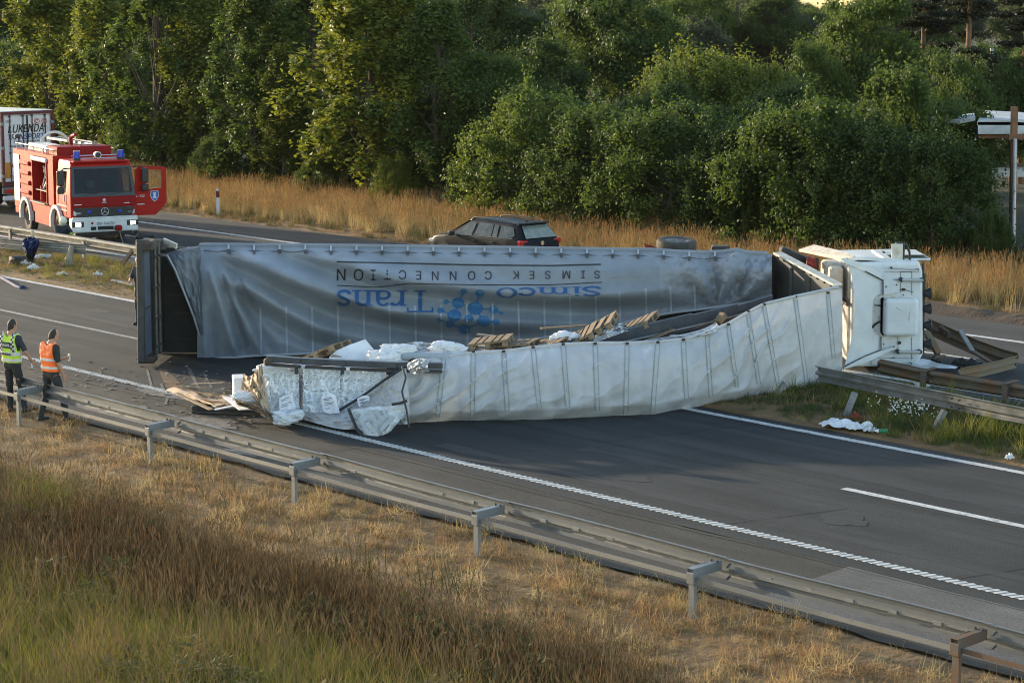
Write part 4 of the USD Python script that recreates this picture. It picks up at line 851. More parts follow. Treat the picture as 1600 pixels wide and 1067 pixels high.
def tarp_Y(x, y):
    x, y = np.broadcast_arrays(np.asarray(x, float), np.asarray(y, float))
    yt, yb = tt(x), tb(x); b = np.clip((yb - y) / np.maximum(yb - yt, 1), 0, 1)       # 0 at the ground, 1 at the top
    lean = np.interp(x, [632, 700, 1000, 1200, 1316], [0.5, 0.75, 0.75, 0.35, 0.05])
    Y = tarp_Y0(x) + lean * (0.55 * b + 0.45 * np.maximum(0, (b - .7) / .3) ** 2) - 0.22 * np.sin(np.pi * np.minimum(1, b * 1.05)).clip(0) ** 0.8
    Y = Y + 1.4 * np.maximum(0, 0.14 - b)                                         # the hem tucks under
    near_bow = np.min([np.abs(x - (a + (c - a) * (1 - b))) for a, _, c, _ in seam_px], 0); Y = Y + 0.05 * np.minimum(1, near_bow / 22) ** 2
    e = np.sin(np.pi * b).clip(0) ** .5
    dl_ = np.clip((860 - x) / 180, 0, 1)
    w_ = dl_ * 0.17 * (.5 - np.abs(np.sin((x * .9 + y * 1.0) / 11.0 + 4.4 * fb(x / 40, y / 40, 1.0, 1, 0))) ** .7)
    dr_ = np.clip((x - 1070) / 40, 0, 1) * np.clip((1260 - x) / 40, .25, 1)
    w_ = w_ + dr_ * 0.12 * (.5 - np.abs(np.sin((x * 1.0 + y * .62) / 9.0 + 4 * fb(x / 50, y / 50, 2.0, 1, 0))) ** .7)
    w_ = w_ + 0.05 * (.5 - np.abs(np.sin(x / 26 + y / 19 + 6 * fb(x / 70, y / 60, 9.0, 2, 4))) ** .6)
    w_ = w_ + 0.10 * (fb(x / 55, y / 40, 5.0, 4, 2) - .5)
    w_ = w_ + 0.05 * np.clip((0.35 - b) / .3, 0, 1) * np.sin(x / 11 + y / 5)
    return Y - w_ * e
tarp = W('roof_tarpaulin', 'torn white roof tarpaulin with grey bands standing before the overturned trailer', 'tarpaulin', (2.5, 44.5, 0))
xs = np.arange(632, 1317, 2.4)
XX, BB = np.meshgrid(xs, np.linspace(0, 1, 54), indexing='ij'); YY = tb(XX) + (tt(XX) - tb(XX)) * BB; P = at_yv(XX, YY, tarp_Y(XX, YY))
cl = tarp.add('cloth', sheet(P), 'tarp', smooth=True)
ont = lambda e: (lambda x, y: tarp_Y(x, y) - e)
for a, b, c, d in seam_px:
    k = 3.4 if a < 1080 else 2.8
    bd_ = tarp.add('grey_band', pxsolid(Polygon([(a - k, b + 2), (a + k, b + 2), (c + k * .9, d), (c - k * .9, d)]), ont(.010), .004, 7), 'tarp_band', parent=cl)
    for sg in (-1, 1): tarp.add('stitched_edge', pxsolid(LineString([(a + sg * k, b + 2), (c + sg * k * .9, d)]).buffer(.55), ont(.014), .004, 7), 'stitch', parent=cl)
    tarp.add('eyelet', bx(at_y(a, b - 1.5, tarp_Y(a, b) - .03), (.07, .05, .05), .01), 'dark_steel', parent=cl)
tarp.add('top_hem', tube([at_y(x, tt(x) + 1, tarp_Y(x, tt(x) + 1) - .02) for x in np.arange(690, 1312, 10)], .035, 8), 'tarp', smooth=True, parent=cl)
u0 = [[(1075, 634, 44.4), (1150, 622, 44.9), (1222, 612, 45.5)], [(1082, 637, 44.2), (1150, 630, 44.7), (1218, 622, 45.4)], [(1090, 640, 44.05), (1150, 634, 44.5), (1214, 629, 45.2)]]
# a thin grey torn end that hangs over the left side
gus = [[(634, 574, 42.9), (638, 605, 42.4), (640, 636, 42.2), (640, 662, 42.1)], [(600, 596, 42.9), (604, 612, 42.6), (608, 636, 42.35), (610, 662, 42.2)], [(565, 622, 42.9), (572, 630, 42.7), (578, 642, 42.45), (580, 660, 42.25)], [(520, 648, 42.9), (530, 650, 42.75), (540, 656, 42.5), (548, 664, 42.35)]]
tarp.add('torn_corner', pxsheet(gus, 44, 30, 0.10, 7, 4.0), 'tarp', smooth=True)
tarp.add('edge_strap', tube([at_y(x, y, 42.75) for x, y in ((634, 572), (600, 594), (566, 619), (522, 646))], .028, 6), 'black_plastic')
hemf = [[(462, 652, 42.9), (466, 640, 43.1), (474, 634, 43.3)], [(490, 660, 42.6), (495, 646, 42.8), (500, 636, 43.1)], [(520, 668, 42.3), (524, 655, 42.5), (526, 640, 42.9)], [(548, 671, 42.15), (552, 656, 42.3), (556, 640, 42.7)], [(585, 664, 42.1), (586, 650, 42.25), (590, 640, 42.5)]]
tarp.add('hanging_hem', pxsheet(hemf, 50, 22, 0.08, 11, 4.0), 'tarp', smooth=True)
rag = [[(546, 641, 42.2), (570, 637, 42.15), (600, 634, 42.1), (636, 634, 42.0)], [(551, 654, 42.05), (574, 652, 41.95), (602, 648, 41.95), (633, 646, 41.95)], [(558, 670, 41.9), (580, 668, 41.8), (604, 664, 41.8), (624, 658, 41.85)], [(568, 681, 41.82), (584, 682, 41.75), (600, 679, 41.75), (612, 672, 41.8)]]
rg = tarp.add('dirty_rag_end', pxsheet(rag, 40, 40, 0.05, 3, 3.0), 'cab_dirty', smooth=True, label='dirty striped end of the tarpaulin on the ground')
RY = lambda x, y: np.interp(y, [636, 682], [42.02, 41.68]) - 0.05
for pl in (((572, 642), (580, 640), (592, 664), (586, 668)), ((584, 640), (590, 639), (600, 658), (596, 661)), ((560, 655), (566, 652), (578, 676), (571, 678)), ((596, 640), (601, 640), (605, 650), (602, 653)), ((592, 670), (612, 648), (617, 652), (597, 674))):
    tarp.add('grey_stripe', pxsolid(Polygon(pl), RY, .004, 6), 'tarp_band', parent=rg)
tarp.add('dark_edge', tube([at_y(x, y, Y) for x, y, Y in ((545, 640, 42.1), (551, 655, 41.95), (558, 671, 41.85), (568, 682, 41.75), (586, 684, 41.7))], .035, 6), 'black_plastic', parent=rg)
tarp.add('broken_strap', cat(tube([at_y(x, y, Y) for x, y, Y in ((628, 572, 42.6), (634, 590, 42.2), (628, 612, 42.0), (635, 640, 41.9), (639, 668, 41.8))], .02, 5), tube([at_y(x, y, 42.0) for x, y in ((612, 632), (625, 630), (636, 626))], .03, 5)), 'dark_steel')
roll = [[(640, 566, 42.7), (655, 560, 42.6), (672, 562, 42.5)], [(636, 574, 42.5), (650, 573, 42.3), (668, 574, 42.2)], [(646, 586, 42.4), (656, 584, 42.2), (672, 580, 42.2)]]
tarp.add('bunched_cloth', pxsheet(roll, 24, 20, 0.14, 5, 3.0), 'tarp', smooth=True)
# ------------------------------------------------------------------ tractor cab on its side
cz = lambda x, y: (1300 + x / 4.85, 370 + y / 4.85)
C = lambda *pts: [cz(*p) for p in pts]
CY = 49.55
cab = W('overturned_truck_cab', 'white lorry cab lying on its side with roof fairing and roof hatch facing the camera', 'truck', (8.4, 50.8, 0))
def hullpx(pts, r=0.06):
    return as_tm(m3.Manifold.hull_points(np.vstack([np.asarray(p) + trimesh.creation.icosphere(1, r).vertices for p in pts])))
corners = C((170, 215), (640, 205), (660, 260), (665, 880), (625, 955), (160, 960))
cab.add('cab_shell', hullpx([at_y(x, y, CY + .12) for x, y in corners] + [at_y(x, y, CY + .12) * [1, 0, 1] + [0.02, CY + 2.6, 0] for x, y in corners], .07), 'cab_white', smooth=35)
pl = lambda name, pts, Y, th, m='cab_white', par=None, rnd=3.0: cab.add(name, pxsolid(Polygon(C(*pts)).buffer(-rnd / 4).buffer(rnd / 4), Y, th), m, parent=par, smooth=30)
roof = pl('roof_panel', ((300, 225), (640, 212), (662, 270), (664, 860), (640, 950), (300, 965)), CY + .02, .10)
for a, b in (((520, 265), (605, 265)), ((520, 265), (520, 425)), ((605, 265), (605, 440)), ((605, 760), (605, 930)), ((395, 268), (660, 268)), ((350, 920), (620, 920)), ((460, 325), (520, 325)), ((500, 760), (500, 850))):
    cab.add('panel_seam', pxsolid(LineString(C(a, b)).buffer(.35), CY + .012, .01), 'seam_dark', parent=roof)
for x, y, r in ((220, 229, 1.3), (490, 364, 1.2), (410, 378, 1.2), (391, 814, 1.2), (469, 833, 1.2), (540, 440, 1.0)):
    cab.add('bolt', pxsolid(Point(cz(x, y)).buffer(r), CY - .14 if x < 520 else CY + .005, .03), 'black_plastic', parent=roof)
for x, y, rx, ry in ((542, 400, 3.2, 2.2), (512, 803, 2.6, 2.6)):
    cab.add('marker_lamp', pxsolid(shapely.affinity.scale(Point(cz(x, y)).buffer(1), rx, ry), CY - .02, .06), 'black_plastic', parent=roof)
# fairing: high at the rear edge (left), flush with the roof at the right
fy = lambda x, y: CY - .08 - 0.42 * np.clip((1380 - x) / 62, 0, 1) ** 1.2
f1 = pxsolid(Polygon(C((112, 205), (240, 258), (384, 332), (388, 432), (340, 442), (314, 470), (304, 560), (303, 690), (318, 730), (372, 758), (372, 852), (240, 905), (92, 985), (130, 850), (158, 720), (170, 560), (168, 420), (150, 290))), fy, .05, 9)
fair = cab.add('roof_fairing', f1, 'cab_white', smooth=25)
wing = lambda pts: pxsolid(Polygon(C(*pts)).buffer(-.4).buffer(.4), lambda x, y: fy(x, y) - .05, .16, 9)
cab.add('upper_fairing_wing', wing(((62, 166), (150, 172), (300, 230), (495, 345), (512, 418), (398, 440), (388, 428), (388, 326), (250, 255), (110, 205))), 'cab_white', smooth=25, parent=fair)
cab.add('lower_fairing_wing', wing(((90, 992), (240, 912), (372, 862), (490, 826), (495, 842), (430, 872), (300, 935), (190, 972), (95, 1003))), 'cab_white', smooth=25, parent=fair)
for a, b in (((255, 262), (388, 330)), ((388, 330), (389, 425)), ((372, 758), (372, 850)), ((372, 858), (250, 905)), ((250, 905), (92, 985))):
    cab.add('fairing_gap', pxsolid(LineString(C(a, b)).buffer(.7), lambda x, y: fy(x, y) - .055, .03, 9), 'black_plastic', parent=fair)
cab.add('side_of_fairing', pxsolid(Polygon(C((300, 460), (318, 440), (392, 430), (392, 765), (330, 755), (300, 710))), CY + .0, .03), 'cab_dirty', parent=fair)
cab.add('wiring', tube([at_y(*cz(x, y), CY - .06) for x, y in ((303, 690), (325, 665), (345, 650), (372, 640))], .025, 6), 'black_plastic', parent=fair)
cab.add('rust_streak', pxsolid(Polygon(C((316, 516), (374, 514), (374, 530), (330, 524))), CY - .01, .01), 'rust_dark', parent=fair)
h0, h1 = at_y(*cz(376, 742), CY), at_y(*cz(648, 458), CY)
hatch = cab.add('roof_hatch', rbox(((h0[0] + h1[0]) / 2, CY - .13, (h0[2] + h1[2]) / 2), (h1[0] - h0[0], 0.30, h1[2] - h0[2]), 0.10), 'cab_white', smooth=40)
cab.add('hatch_rim', pxsolid(Polygon(C((370, 470), (400, 452), (600, 452), (650, 500), (650, 700), (610, 745), (560, 756), (390, 752), (368, 720))).buffer(.6), CY + .0, .04), 'cab_dirty', parent=hatch)
cab.add('hatch_dent', cat([bx(at_y(*cz(x, y), CY - .285), s, .004, R=trimesh.transformations.rotation_matrix(math.radians(an), [0, 1, 0])[:3, :3]) for x, y, s, an in ((515, 545, (.17, .012, .02), 28), (514, 665, (.14, .012, .018), -18), (590, 600, (.02, .012, .22), 10))]), 'cab_dirty', parent=hatch)
def handle(x0, y0, x1, y1, r=.028, out=.12):
    a, b = at_y(*cz(x0, y0), CY - out), at_y(*cz(x1, y1), CY - out)
    h = cab.add('roof_bar', cyl(a, b, r, 10), 'alu', smooth=50)
    for q in (a, b): cab.add('bar_mount', cyl(q, q + [0, out + .03, 0], r * 1.6, 10), 'black_plastic', parent=h)
handle(530, 327, 690, 330, .032); handle(505, 873, 668, 873, .032); handle(455, 238, 655, 250, .014); handle(430, 957, 600, 962, .014)
for y in (428, 545, 672, 812):
    c = at_y(*cz(712, y), CY + .25); lamp = cab.add('roof_lamp', cyl(c + [-.05, 0, 0], c + [.10, 0, 0], .06, 18, r2=.135), 'black_plastic', smooth=50)
    cab.add('lamp_lens', cyl(c + [.10, 0, 0], c + [.12, 0, 0], .13, 18, r2=.11), 'black_plastic', parent=lamp, smooth=50); cab.add('lamp_stalk', cyl(c + [-.14, .05, 0], c + [-.04, 0, 0], .025, 8), 'dark_steel', parent=lamp)
q0, q1 = at_y(*cz(690, 200), CY + .3), at_y(*cz(690, 900), CY + .3)
cab.add('lamp_bar', cyl(q0, q1, .03, 10), 'dark_steel')
# front (faces right): windscreen, visor, grille, bumper
fr = [at_y(*cz(664, 270), CY), at_y(*cz(664, 900), CY)]
xf_ = fr[0][0]; zt, zb = fr[0][2], fr[1][2]
mat('cab_glass', (0.015, 0.018, 0.02), 0.08, spec=0.7)
cab.add('sun_visor', rbox((xf_ + .08, CY + .30, (zt + zb) / 2), (.22, .14, zt - zb - .1), .05), 'black_plastic', smooth=40)
cab.add('windscreen', rbox((xf_ + .06, CY + .85, (zt + zb) / 2), (.06, .85, zt - zb - .2), .025), 'cab_glass', smooth=40)
cab.add('grille', rbox((xf_ + .10, CY + 1.85, (zt + zb) / 2), (.10, .8, zt - zb - .4), .03), 'black_plastic', smooth=40)
cab.add('bumper', rbox((xf_ + .10, CY + 2.75, (zt + zb) / 2), (.35, .6, zt - zb), .10), 'cab_dirty', smooth=40)
ztop = float(at_y(*cz(400, 200), CY + .2)[2])
dx0 = at_y(*cz(330, 200), CY + .2)[0]
dr = cab.add('side_door', bx((dx0 + .75, CY + 1.35, ztop + .06), (1.05, 1.9, .05), .02), 'cab_white'); cab.add('side_window', bx((dx0 + .80, CY + .75, ztop + .085), (.85, .62, .02), .005), 'cab_glass', parent=dr); cab.add('door_handle', bx((dx0 + .4, CY + 1.6, ztop + .10), (.06, .2, .03), .01), 'black_plastic', parent=dr)
cab.add('roof_edge_lip', pxsolid(Polygon(C((60, 160), (250, 152), (480, 165), (620, 188), (640, 206), (480, 196), (260, 178), (110, 176))), CY + .12, .5), 'cab_white', smooth=30)
mc = at_y(*cz(512, 112), CY + .35)
mir = cab.add('side_mirror', rbox(mc, (.23, .16, .42), .06), 'black_plastic', smooth=40)
cab.add('mirror_glass', rbox(mc + [-.07, -.075, .0], (.26, .03, .36), .012), 'cream', parent=mir, smooth=40)
cab.add('mirror_arm', tube([mc + [.14, .02, .16], mc + [.22, .02, .0], mc + [.26, .05, -.30], mc + [.05, .1, -.36]], .03, 8), 'black_plastic', parent=mir)
# rear wall of the cab with the lit boxes
rw_ = float(at_y(*cz(150, 500), CY)[0]) + .02
for k, (y0, y1, z0, z1, m_) in enumerate(((CY + .25, CY + 1.05, 1.55, 2.28, 'cream'), (CY + 1.12, CY + 1.9, 1.5, 2.25, 'cream'), (CY + .25, CY + 1.9, .25, 1.45, 'cab_dirty'))):
    cab.add('rear_wall_panel', bx((rw_ - .02, (y0 + y1) / 2, (z0 + z1) / 2), (.10, y1 - y0, z1 - z0), .03), m_)
cab.add('rear_wall_box', bx((7.33, 51.0, 1.92), (.40, .95, .76), .06), 'cream'); cab.add('rear_wall_box', bx((7.30, 50.25, 1.9), (.30, .42, .72), .04), 'cream'); cab.add('rear_rail', bar((rw_ - .1, CY + .1, 1.48), (rw_ - .1, CY + 2.0, 1.5), .06, .08), 'black_plastic')
sd = [at_y(x, y, Y) for x, y, Y in ((1248, 393, 51.6), (1272, 385.5, 51.6), (1316, 396, 50.2), (1336, 403, 49.7), (1326, 407, 49.6), (1306, 405.5, 50.1))]
v = np.array(sd + [q + [0, 0, .05] for q in sd]); sdm = as_tm(m3.Manifold.hull_points(v)); cab.add('side_deflector', sdm, 'cream', smooth=20)
cab.add('mudguard', rbox(at_y(1242, 399, 51.3), (.75, .45, .16), .06, R=trimesh.transformations.rotation_matrix(math.radians(24), [0, 1, 0])[:3, :3]), 'rubber', smooth=40)
for k in range(5):
    c = at_y(1262 + 3.2 * k, 411 + 1.2 * k, 50.9); cab.add('air_hose_coil', tube([c + [.03 * math.cos(t), .16 * math.cos(t) , .16 * math.sin(t)] for t in np.linspace(0, 6.28, 18)], .022, 6), 'red_hose')
cab.add('hose_bracket', bar(at_y(1277, 403, 50.8), at_y(1277, 426, 50.8), .06, .06), 'rust_dark')
cab.add('chassis_rail', bar((3.2, 52.6, 1.0), (8.3, 52.3, 1.0), .26, .09), 'dark_steel'); cab.add('chassis_rail', bar((3.2, 52.6, 1.8), (8.3, 52.3, 1.8), .26, .09), 'dark_steel')
rk = np.random.default_rng(8)
for k in range(13):
    x, y = 330 + 320 * rk.random(), 230 + 700 * rk.random(); L, an = 20 + 70 * rk.random(), rk.normal(0, .5)
    if 370 < x < 660 and 450 < y < 750: continue
    cab.add('scrape', pxsolid(LineString(C((x, y), (x + L * math.cos(an) * .5, y + L * math.sin(an) * .6), (x + L * math.cos(an), y + L * math.sin(an)))).buffer(.28 + .35 * rk.random()), CY + .010 if x > 400 else CY - .14, .01), 'cab_dirty' if k % 3 else 'seam_dark', parent=roof)
for k in range(5): cab.add('cable', tube([(7.5, 50.0 + .35 * k, 1.5 - .1 * k), (7.2, 50.2 + .3 * k, 1.1 - .12 * k), (6.95, 50.3 + .3 * k, .9 - .1 * k)], .022, 6), ('black_plastic', 'red_hose', 'black_plastic', 'curtain_light', 'black_plastic')[k])
# drive wheel lying flat on top, seen over the curtain
def wheel_at(c, ax, name='drive_wheel', s=1.0, th=None):
    a, y, z = frame3(ax); w = cab.add(name, xf(tyre_m, c, y * s, z * s, a * s), 'rubber', smooth=40); cab.add('wheel_rim', xf(rim_m, c, y * s, z * s, a * s), 'wheel_grey', parent=w, smooth=40)
wc = at_y(1057, 384, 51.7)
wheel_at(wc + [0, 0, .02], (0.03, -0.10, 1), s=.9); wheel_at(wc + [0, .1, -1.9], (0, 0, 1), s=.9)
wheel_at((8.2, 52.6, 2.0), (0, 0.02, 1), 'front_wheel', .9); wheel_at((8.2, 52.6, .35), (0, 0, 1), 'front_wheel', .9)
cab.add('wheel_mudguard', bx(at_y(1126, 389, 51.7), (.42, .35, .16), .03), 'rubber')
cab.add('torn_reflector', pxsolid(Polygon([(1006, 380), (1016, 383), (1030, 388), (1022, 391), (1009, 388)]), 51.9, .02), 'red_hose')
# ------------------------------------------------------------------ guard rails
mat('galv', (0.23, 0.24, 0.245), 0.40, metal=0.6, c2=(0.165, 0.172, 0.175), scale=2.2, lo=0.4, hi=0.7, bump=0.002, bscale=20, rough2=0.6)
mat('galv_dull', (0.27, 0.27, 0.255), 0.48, metal=0.6, c2=(0.17, 0.162, 0.145), scale=3, lo=0.42, hi=0.68)
mat('galv_light', (0.26, 0.27, 0.275), 0.45, metal=0.5, c2=(0.18, 0.185, 0.185), scale=4)
mat('rail_rust', (0.13, 0.068, 0.038), 0.8, c2=(0.10, 0.085, 0.07), scale=5, lo=0.4, hi=0.65)
mat('rail_muddy', (0.16, 0.13, 0.09), 0.8, c2=(0.20, 0.10, 0.045), scale=2.5, lo=0.42, hi=0.66)
WP = np.array([(.018, -.155), (.0, -.148), (.066, -.112), (.08, -.094), (.08, -.062), (.004, -.018), (.004, .018), (.08, .062), (.08, .094), (.066, .112), (0, .148), (.018, .155)])
def wbeam(pts, side=1, roll=0.0, sc=1.0):
    p = np.asarray(pts, float); n = len(p); t = np.gradient(p, axis=0); t /= np.linalg.norm(t, axis=1, keepdims=True)
    nrm = np.stack([t[:, 1], -t[:, 0], 0 * t[:, 0]], 1); nrm /= np.linalg.norm(nrm, axis=1, keepdims=True); nrm *= side
    up = np.cross(nrm, t); up *= np.sign(up[:, 2:3] + 1e-9)
    ro = np.broadcast_to(roll, (n,))[:, None]; a, b = nrm * np.cos(ro) + up * np.sin(ro), up * np.cos(ro) - nrm * np.sin(ro)
    prof = np.vstack([WP, WP[::-1] + [-.009, 0]]) * sc; m = len(prof)
    V = (p[:, None] + prof[None, :, :1] * a[:, None] + prof[None, :, 1:] * b[:, None])
    F = []
    for i in range(n - 1):
        for j in range(m):
            k = (j + 1) % m; F += [[i * m + j, (i + 1) * m + j, (i + 1) * m + k], [i * m + j, (i + 1) * m + k, i * m + k]]
    h = len(WP)
    for i in (0, (n - 1) * m):
        for j in range(h - 1): F += [[i + j, i + j + 1, i + m - 2 - j], [i + j, i + m - 2 - j, i + m - 1 - j]]
    return trimesh.Trimesh(V.reshape(-1, 3), F, process=False)
def cpost(base, top, w=.10, d=.055, ax=(0, 1, 0)):
    base, top = np.asarray(base, float), np.asarray(top, float)
    z = (top - base); L = np.linalg.norm(z); z /= L; x = np.asarray(ax, float); x -= z * np.dot(x, z); x /= np.linalg.norm(x); y = np.cross(z, x)
    g = Polygon([(-d / 2, -w / 2), (d / 2, -w / 2), (d / 2, -w / 2 + .03), (d / 2 - .008, -w / 2 + .03), (d / 2 - .008, -w / 2 + .008), (-d / 2 + .008, -w / 2 + .008), (-d / 2 + .008, w / 2 - .008), (d / 2 - .008, w / 2 - .008), (d / 2 - .008, w / 2 - .03), (d / 2, w / 2 - .03), (d / 2, w / 2), (-d / 2, w / 2)])
    return xf(trimesh.creation.extrude_polygon(g, L, engine='earcut'), base, x, y, z)
T3, N3 = np.array([*T2, 0]), np.array([*N2, 0])
# near rail
nr = W('near_guard_rail', 'long galvanised crash barrier along the near roadside that the two men lean on', 'guard rail', su(-30, 20.65))
posts = [-66.4, -61.85, -57.3, -52.7, -48.1, -43.6, -39.06, -34.2, -29.7, -25.0, -20.5, -16.1, -11.6, -7.0]
for i, s in enumerate(posts):
    rust = s > -18
    mt = 'rail_rust' if rust else 'galv'
    pst = nr.add('post', cpost(su(s, 20.65, -.35), su(s, 20.65, .64), .10, .055, N3), mt, label='rusty post' if rust else None)
    tp = su(s, 20.65, .66)
    nr.add('spacer_plate', cat(bar(tp - N3 * .05, tp + N3 * .50 + [0, 0, .03], .10, .010), bar(tp - N3 * .05 + T3 * .06 + [0, 0, -.06], tp + N3 * .48 + T3 * .06 + [0, 0, -.03], .01, .12), bar(tp - N3 * .05 - T3 * .06 + [0, 0, -.06], tp + N3 * .30 - T3 * .06 + [0, 0, -.03], .01, .12)), 'rail_rust' if rust else 'galv', parent=None)
    nr.add('strap_bracket', bx(su(s, 20.63, .53), (.14, .08, .16), .01, rz=-49.5), mt)
    for dz, dt in ((.0, .055), (.0, -.055)): nr.add('bolt', cyl(tp + N3 * .40 + T3 * dt + [0, 0, .03], tp + N3 * .40 + T3 * dt + [0, 0, .055], .018, 8), 'dark_steel')
for a, b in zip(posts[:-1], posts[1:]):
    k = np.linspace(0, 1, 7); pts = [su(a + (b - a) * q - .02, 21.16 + .012 * math.sin(6.28 * (q + a)), .60 + .012 * math.sin(3.1 * q + a)) for q in k]; pts[-1] = su(b + .12, 21.157, pts[-1][2])
    nr.add('rail_beam', wbeam(pts, -1), 'galv', smooth=25)
    mid = su((a + b) / 2, 20.72, .49)
    nr.add('rear_strap', cat(bar(su(a, 20.64, .53), mid, .02, .06), bar(mid, su(b, 20.64, .53), .02, .06)), 'galv' if b < -16 else 'rail_rust')
    for q in (.2, .36, .52, .68, .84):
        c = su(a + (b - a) * q, 21.158, .60); nr.add('reflector_slot', bx(c, (.14, .022, .05), .004, rz=-49.5), 'galv_light')
# median, left
ml = W('median_guard_rail', 'crash barrier of the far carriageway in front of the fire engine', 'guard rail', su(-66, 36.0))
ps = [-116, -110, -104, -98, -92, -86, -80, -74, -68.2, -63.3]
for a, b in zip(ps, ps[1:] + [-57.0]):
    k = np.linspace(0, 1, 4); zz = lambda s: .62 if s < -62 else .62 - .05 * (s + 62) / 5
    ml.add('rail_beam', wbeam([su(a + (b - a) * q, 36.05, zz(a + (b - a) * q)) for q in k], 1), 'galv_dull', smooth=25)
for s in ps:
    ml.add('post', cpost(su(s, 35.95, -.2), su(s, 35.95, .66), .12, .07, N3), 'galv_dull'); ml.add('spacer_plate', bar(su(s, 35.9, .70), su(s, 36.4, .73), .13, .012), 'galv_dull')
ml.add('post', cpost(su(-60.7, 35.6, -.1), su(-60.2, 35.9, .62), .12, .07, N3), 'rail_rust', label='leaning post')
m2 = W('broken_median_rail', 'broken crash barrier end on the left median with blue cloth over it', 'guard rail', su(-66, 34.0))
for a, b in ((-110, -100), (-100, -90), (-90, -80), (-80, -72), (-72, -65.5), (-65.5, -61.2)):
    f = lambda s: su(s, np.interp(s, [-75, -65, -61.2], [33.6, 34.0, 34.8]), np.interp(s, [-75, -65, -61.2], [.58, .56, .64]))
    m2.add('rail_beam', wbeam([f(a + (b - a) * q) for q in np.linspace(0, 1, 5)], -1), 'galv_dull', smooth=25)
for s in (-104, -98, -92, -86, -80, -74): m2.add('post', cpost(su(s, 33.9, -.2), su(s, 33.9, .60), .12, .07, N3), 'galv_dull')
# median, right
m3_ = W('pushed_median_rail', 'bent crash barrier on the grass median to the right of the white tarpaulin', 'guard rail', su(-27, 33.8))
f = lambda s: su(s, np.interp(s, [-30.4, -29.5, -24.9, -10], [34.1, 34.0, 33.5, 33.4]), np.interp(s, [-30.4, -24.9, -10], [.64, .60, .60]))
for a, b in ((-30.4, -27.9), (-27.9, -26.4), (-26.4, -22.2), (-22.2, -18), (-18, -13.8), (-13.8, -9.6)):
    m3_.add('rail_beam', wbeam([f(a + (b - a) * q) + [0, 0, .0 if q < 1 else .004] for q in np.linspace(0, 1, 5)], -1, .12), 'galv_dull', smooth=25)
m3_.add('joint_bolts', cat([cyl(f(-26.4 + d) + N3 * -.09 + [0, 0, z], f(-26.4 + d) + N3 * -.13 + [0, 0, z], .02, 8) for d in (-.1, .1) for z in (-.08, .08)]), 'dark_steel')
for x0, y0, x1, y1, u_ in ((1318, 659, 1336, 613, 33.1), (1454, 681, 1476, 641, 33.15)):
    b = at_z(x0, y0, -.05); t = at_y(x1, y1, b[1] + .12); m3_.add('post', cpost(b, t, .12, .09, (1, .3, 0)), 'galv_light', label='knocked over post')
for s in (-22, -17.5, -13): m3_.add('post', cpost(su(s, 33.2, -.2), su(s, 33.35, .5), .12, .07, N3), 'galv_dull')
stub = W('bent_post', 'snapped grey barrier post leaning against the white tarpaulin', 'post', at_z(1205, 630, 0))
b = at_z(1204, 631, -.05); stub.add('post_body', cpost(b, at_y(1226, 597, b[1] + .05), .13, .07, (1, .2, 0)), 'galv_light'); stub.add('base_lump', bx(b + [0, 0, .06], (.22, .2, .1), .03), 'soil')
m4 = W('rear_median_rail', 'rusty crash barrier of the far carriageway beside the overturned cab', 'guard rail', su(-27, 36.6))
ps = [-29.55, -27.45, -23, -18.6, -14.2]
f = lambda s: su(s, np.interp(s, [-31.3, -29.5, -10], [37.2, 36.65, 36.55]), np.interp(s, [-31.3, -29.5, -10], [.36, .40, .42]))
for a, b in ((-31.3, -29.4), (-29.4, -25.2), (-25.2, -21), (-21, -16.8), (-16.8, -12.6), (-12.6, -9)):
    m4.add('rail_beam', wbeam([f(a + (b - a) * q) for q in np.linspace(0, 1, 4)], 1), 'rail_muddy', smooth=25)
for s in ps: m4.add('post', cpost(su(s, 36.5, -.2), su(s, 36.5, .50), .12, .07, N3), 'rail_rust'); m4.add('spacer_plate', bar(su(s, 36.45, .54), su(s, 36.9, .57), .13, .012), 'rail_rust')
m5 = W('bent_barrier_rail', 'crash barrier rail folded into a sharp rusty V behind the cab', 'guard rail', at_z(1530, 560, 0))
q = [at_y(1446, 508, 51.9), at_y(1480, 523, 51.2), at_y(1520, 541, 50.5), at_y(1560, 556, 49.9), at_y(1586, 563, 49.5)]
m5.add('rail_beam', wbeam(q, -1, -.35, 1.15), 'rail_muddy', smooth=25)
q = [at_y(1590, 565, 49.45), at_y(1560, 573, 48.7), at_y(1530, 580, 48.2), at_y(1500, 585, 47.8)]
m5.add('folded_rail_beam', wbeam(q, 1, .1, .9), 'rail_muddy', smooth=25)
m5.add('rust_post', bar(at_y(1500, 516, 50.9), at_y(1520, 549, 49.6), .10, .05), 'galv_dull'); m5.add('rust_post', bar(at_y(1520, 549, 49.6), at_y(1548, 566, 48.9), .11, .05), 'rail_rust')
m5.add('torn_bracket', cat([bx(at_y(1470 + 4 * k, 514 + 3 * k, 51.0 - .1 * k), (.12, .1, .16), .02, rz=30 * k) for k in range(4)]), 'rust_dark')
s5 = W('fallen_barrier_post', 'dark barrier post fallen against the front of the overturned cab', 'post', at_z(1455, 545, 0))
s5.add('post_body', cpost(at_y(1448, 520, 50.4), at_y(1468, 556, 49.9), .26, .12, (1, 0, .3)), 'rail_muddy'); s5.add('end_plate', bx(at_y(1468, 557, 49.85), (.3, .12, .06), .01, rz=20), 'rail_rust')

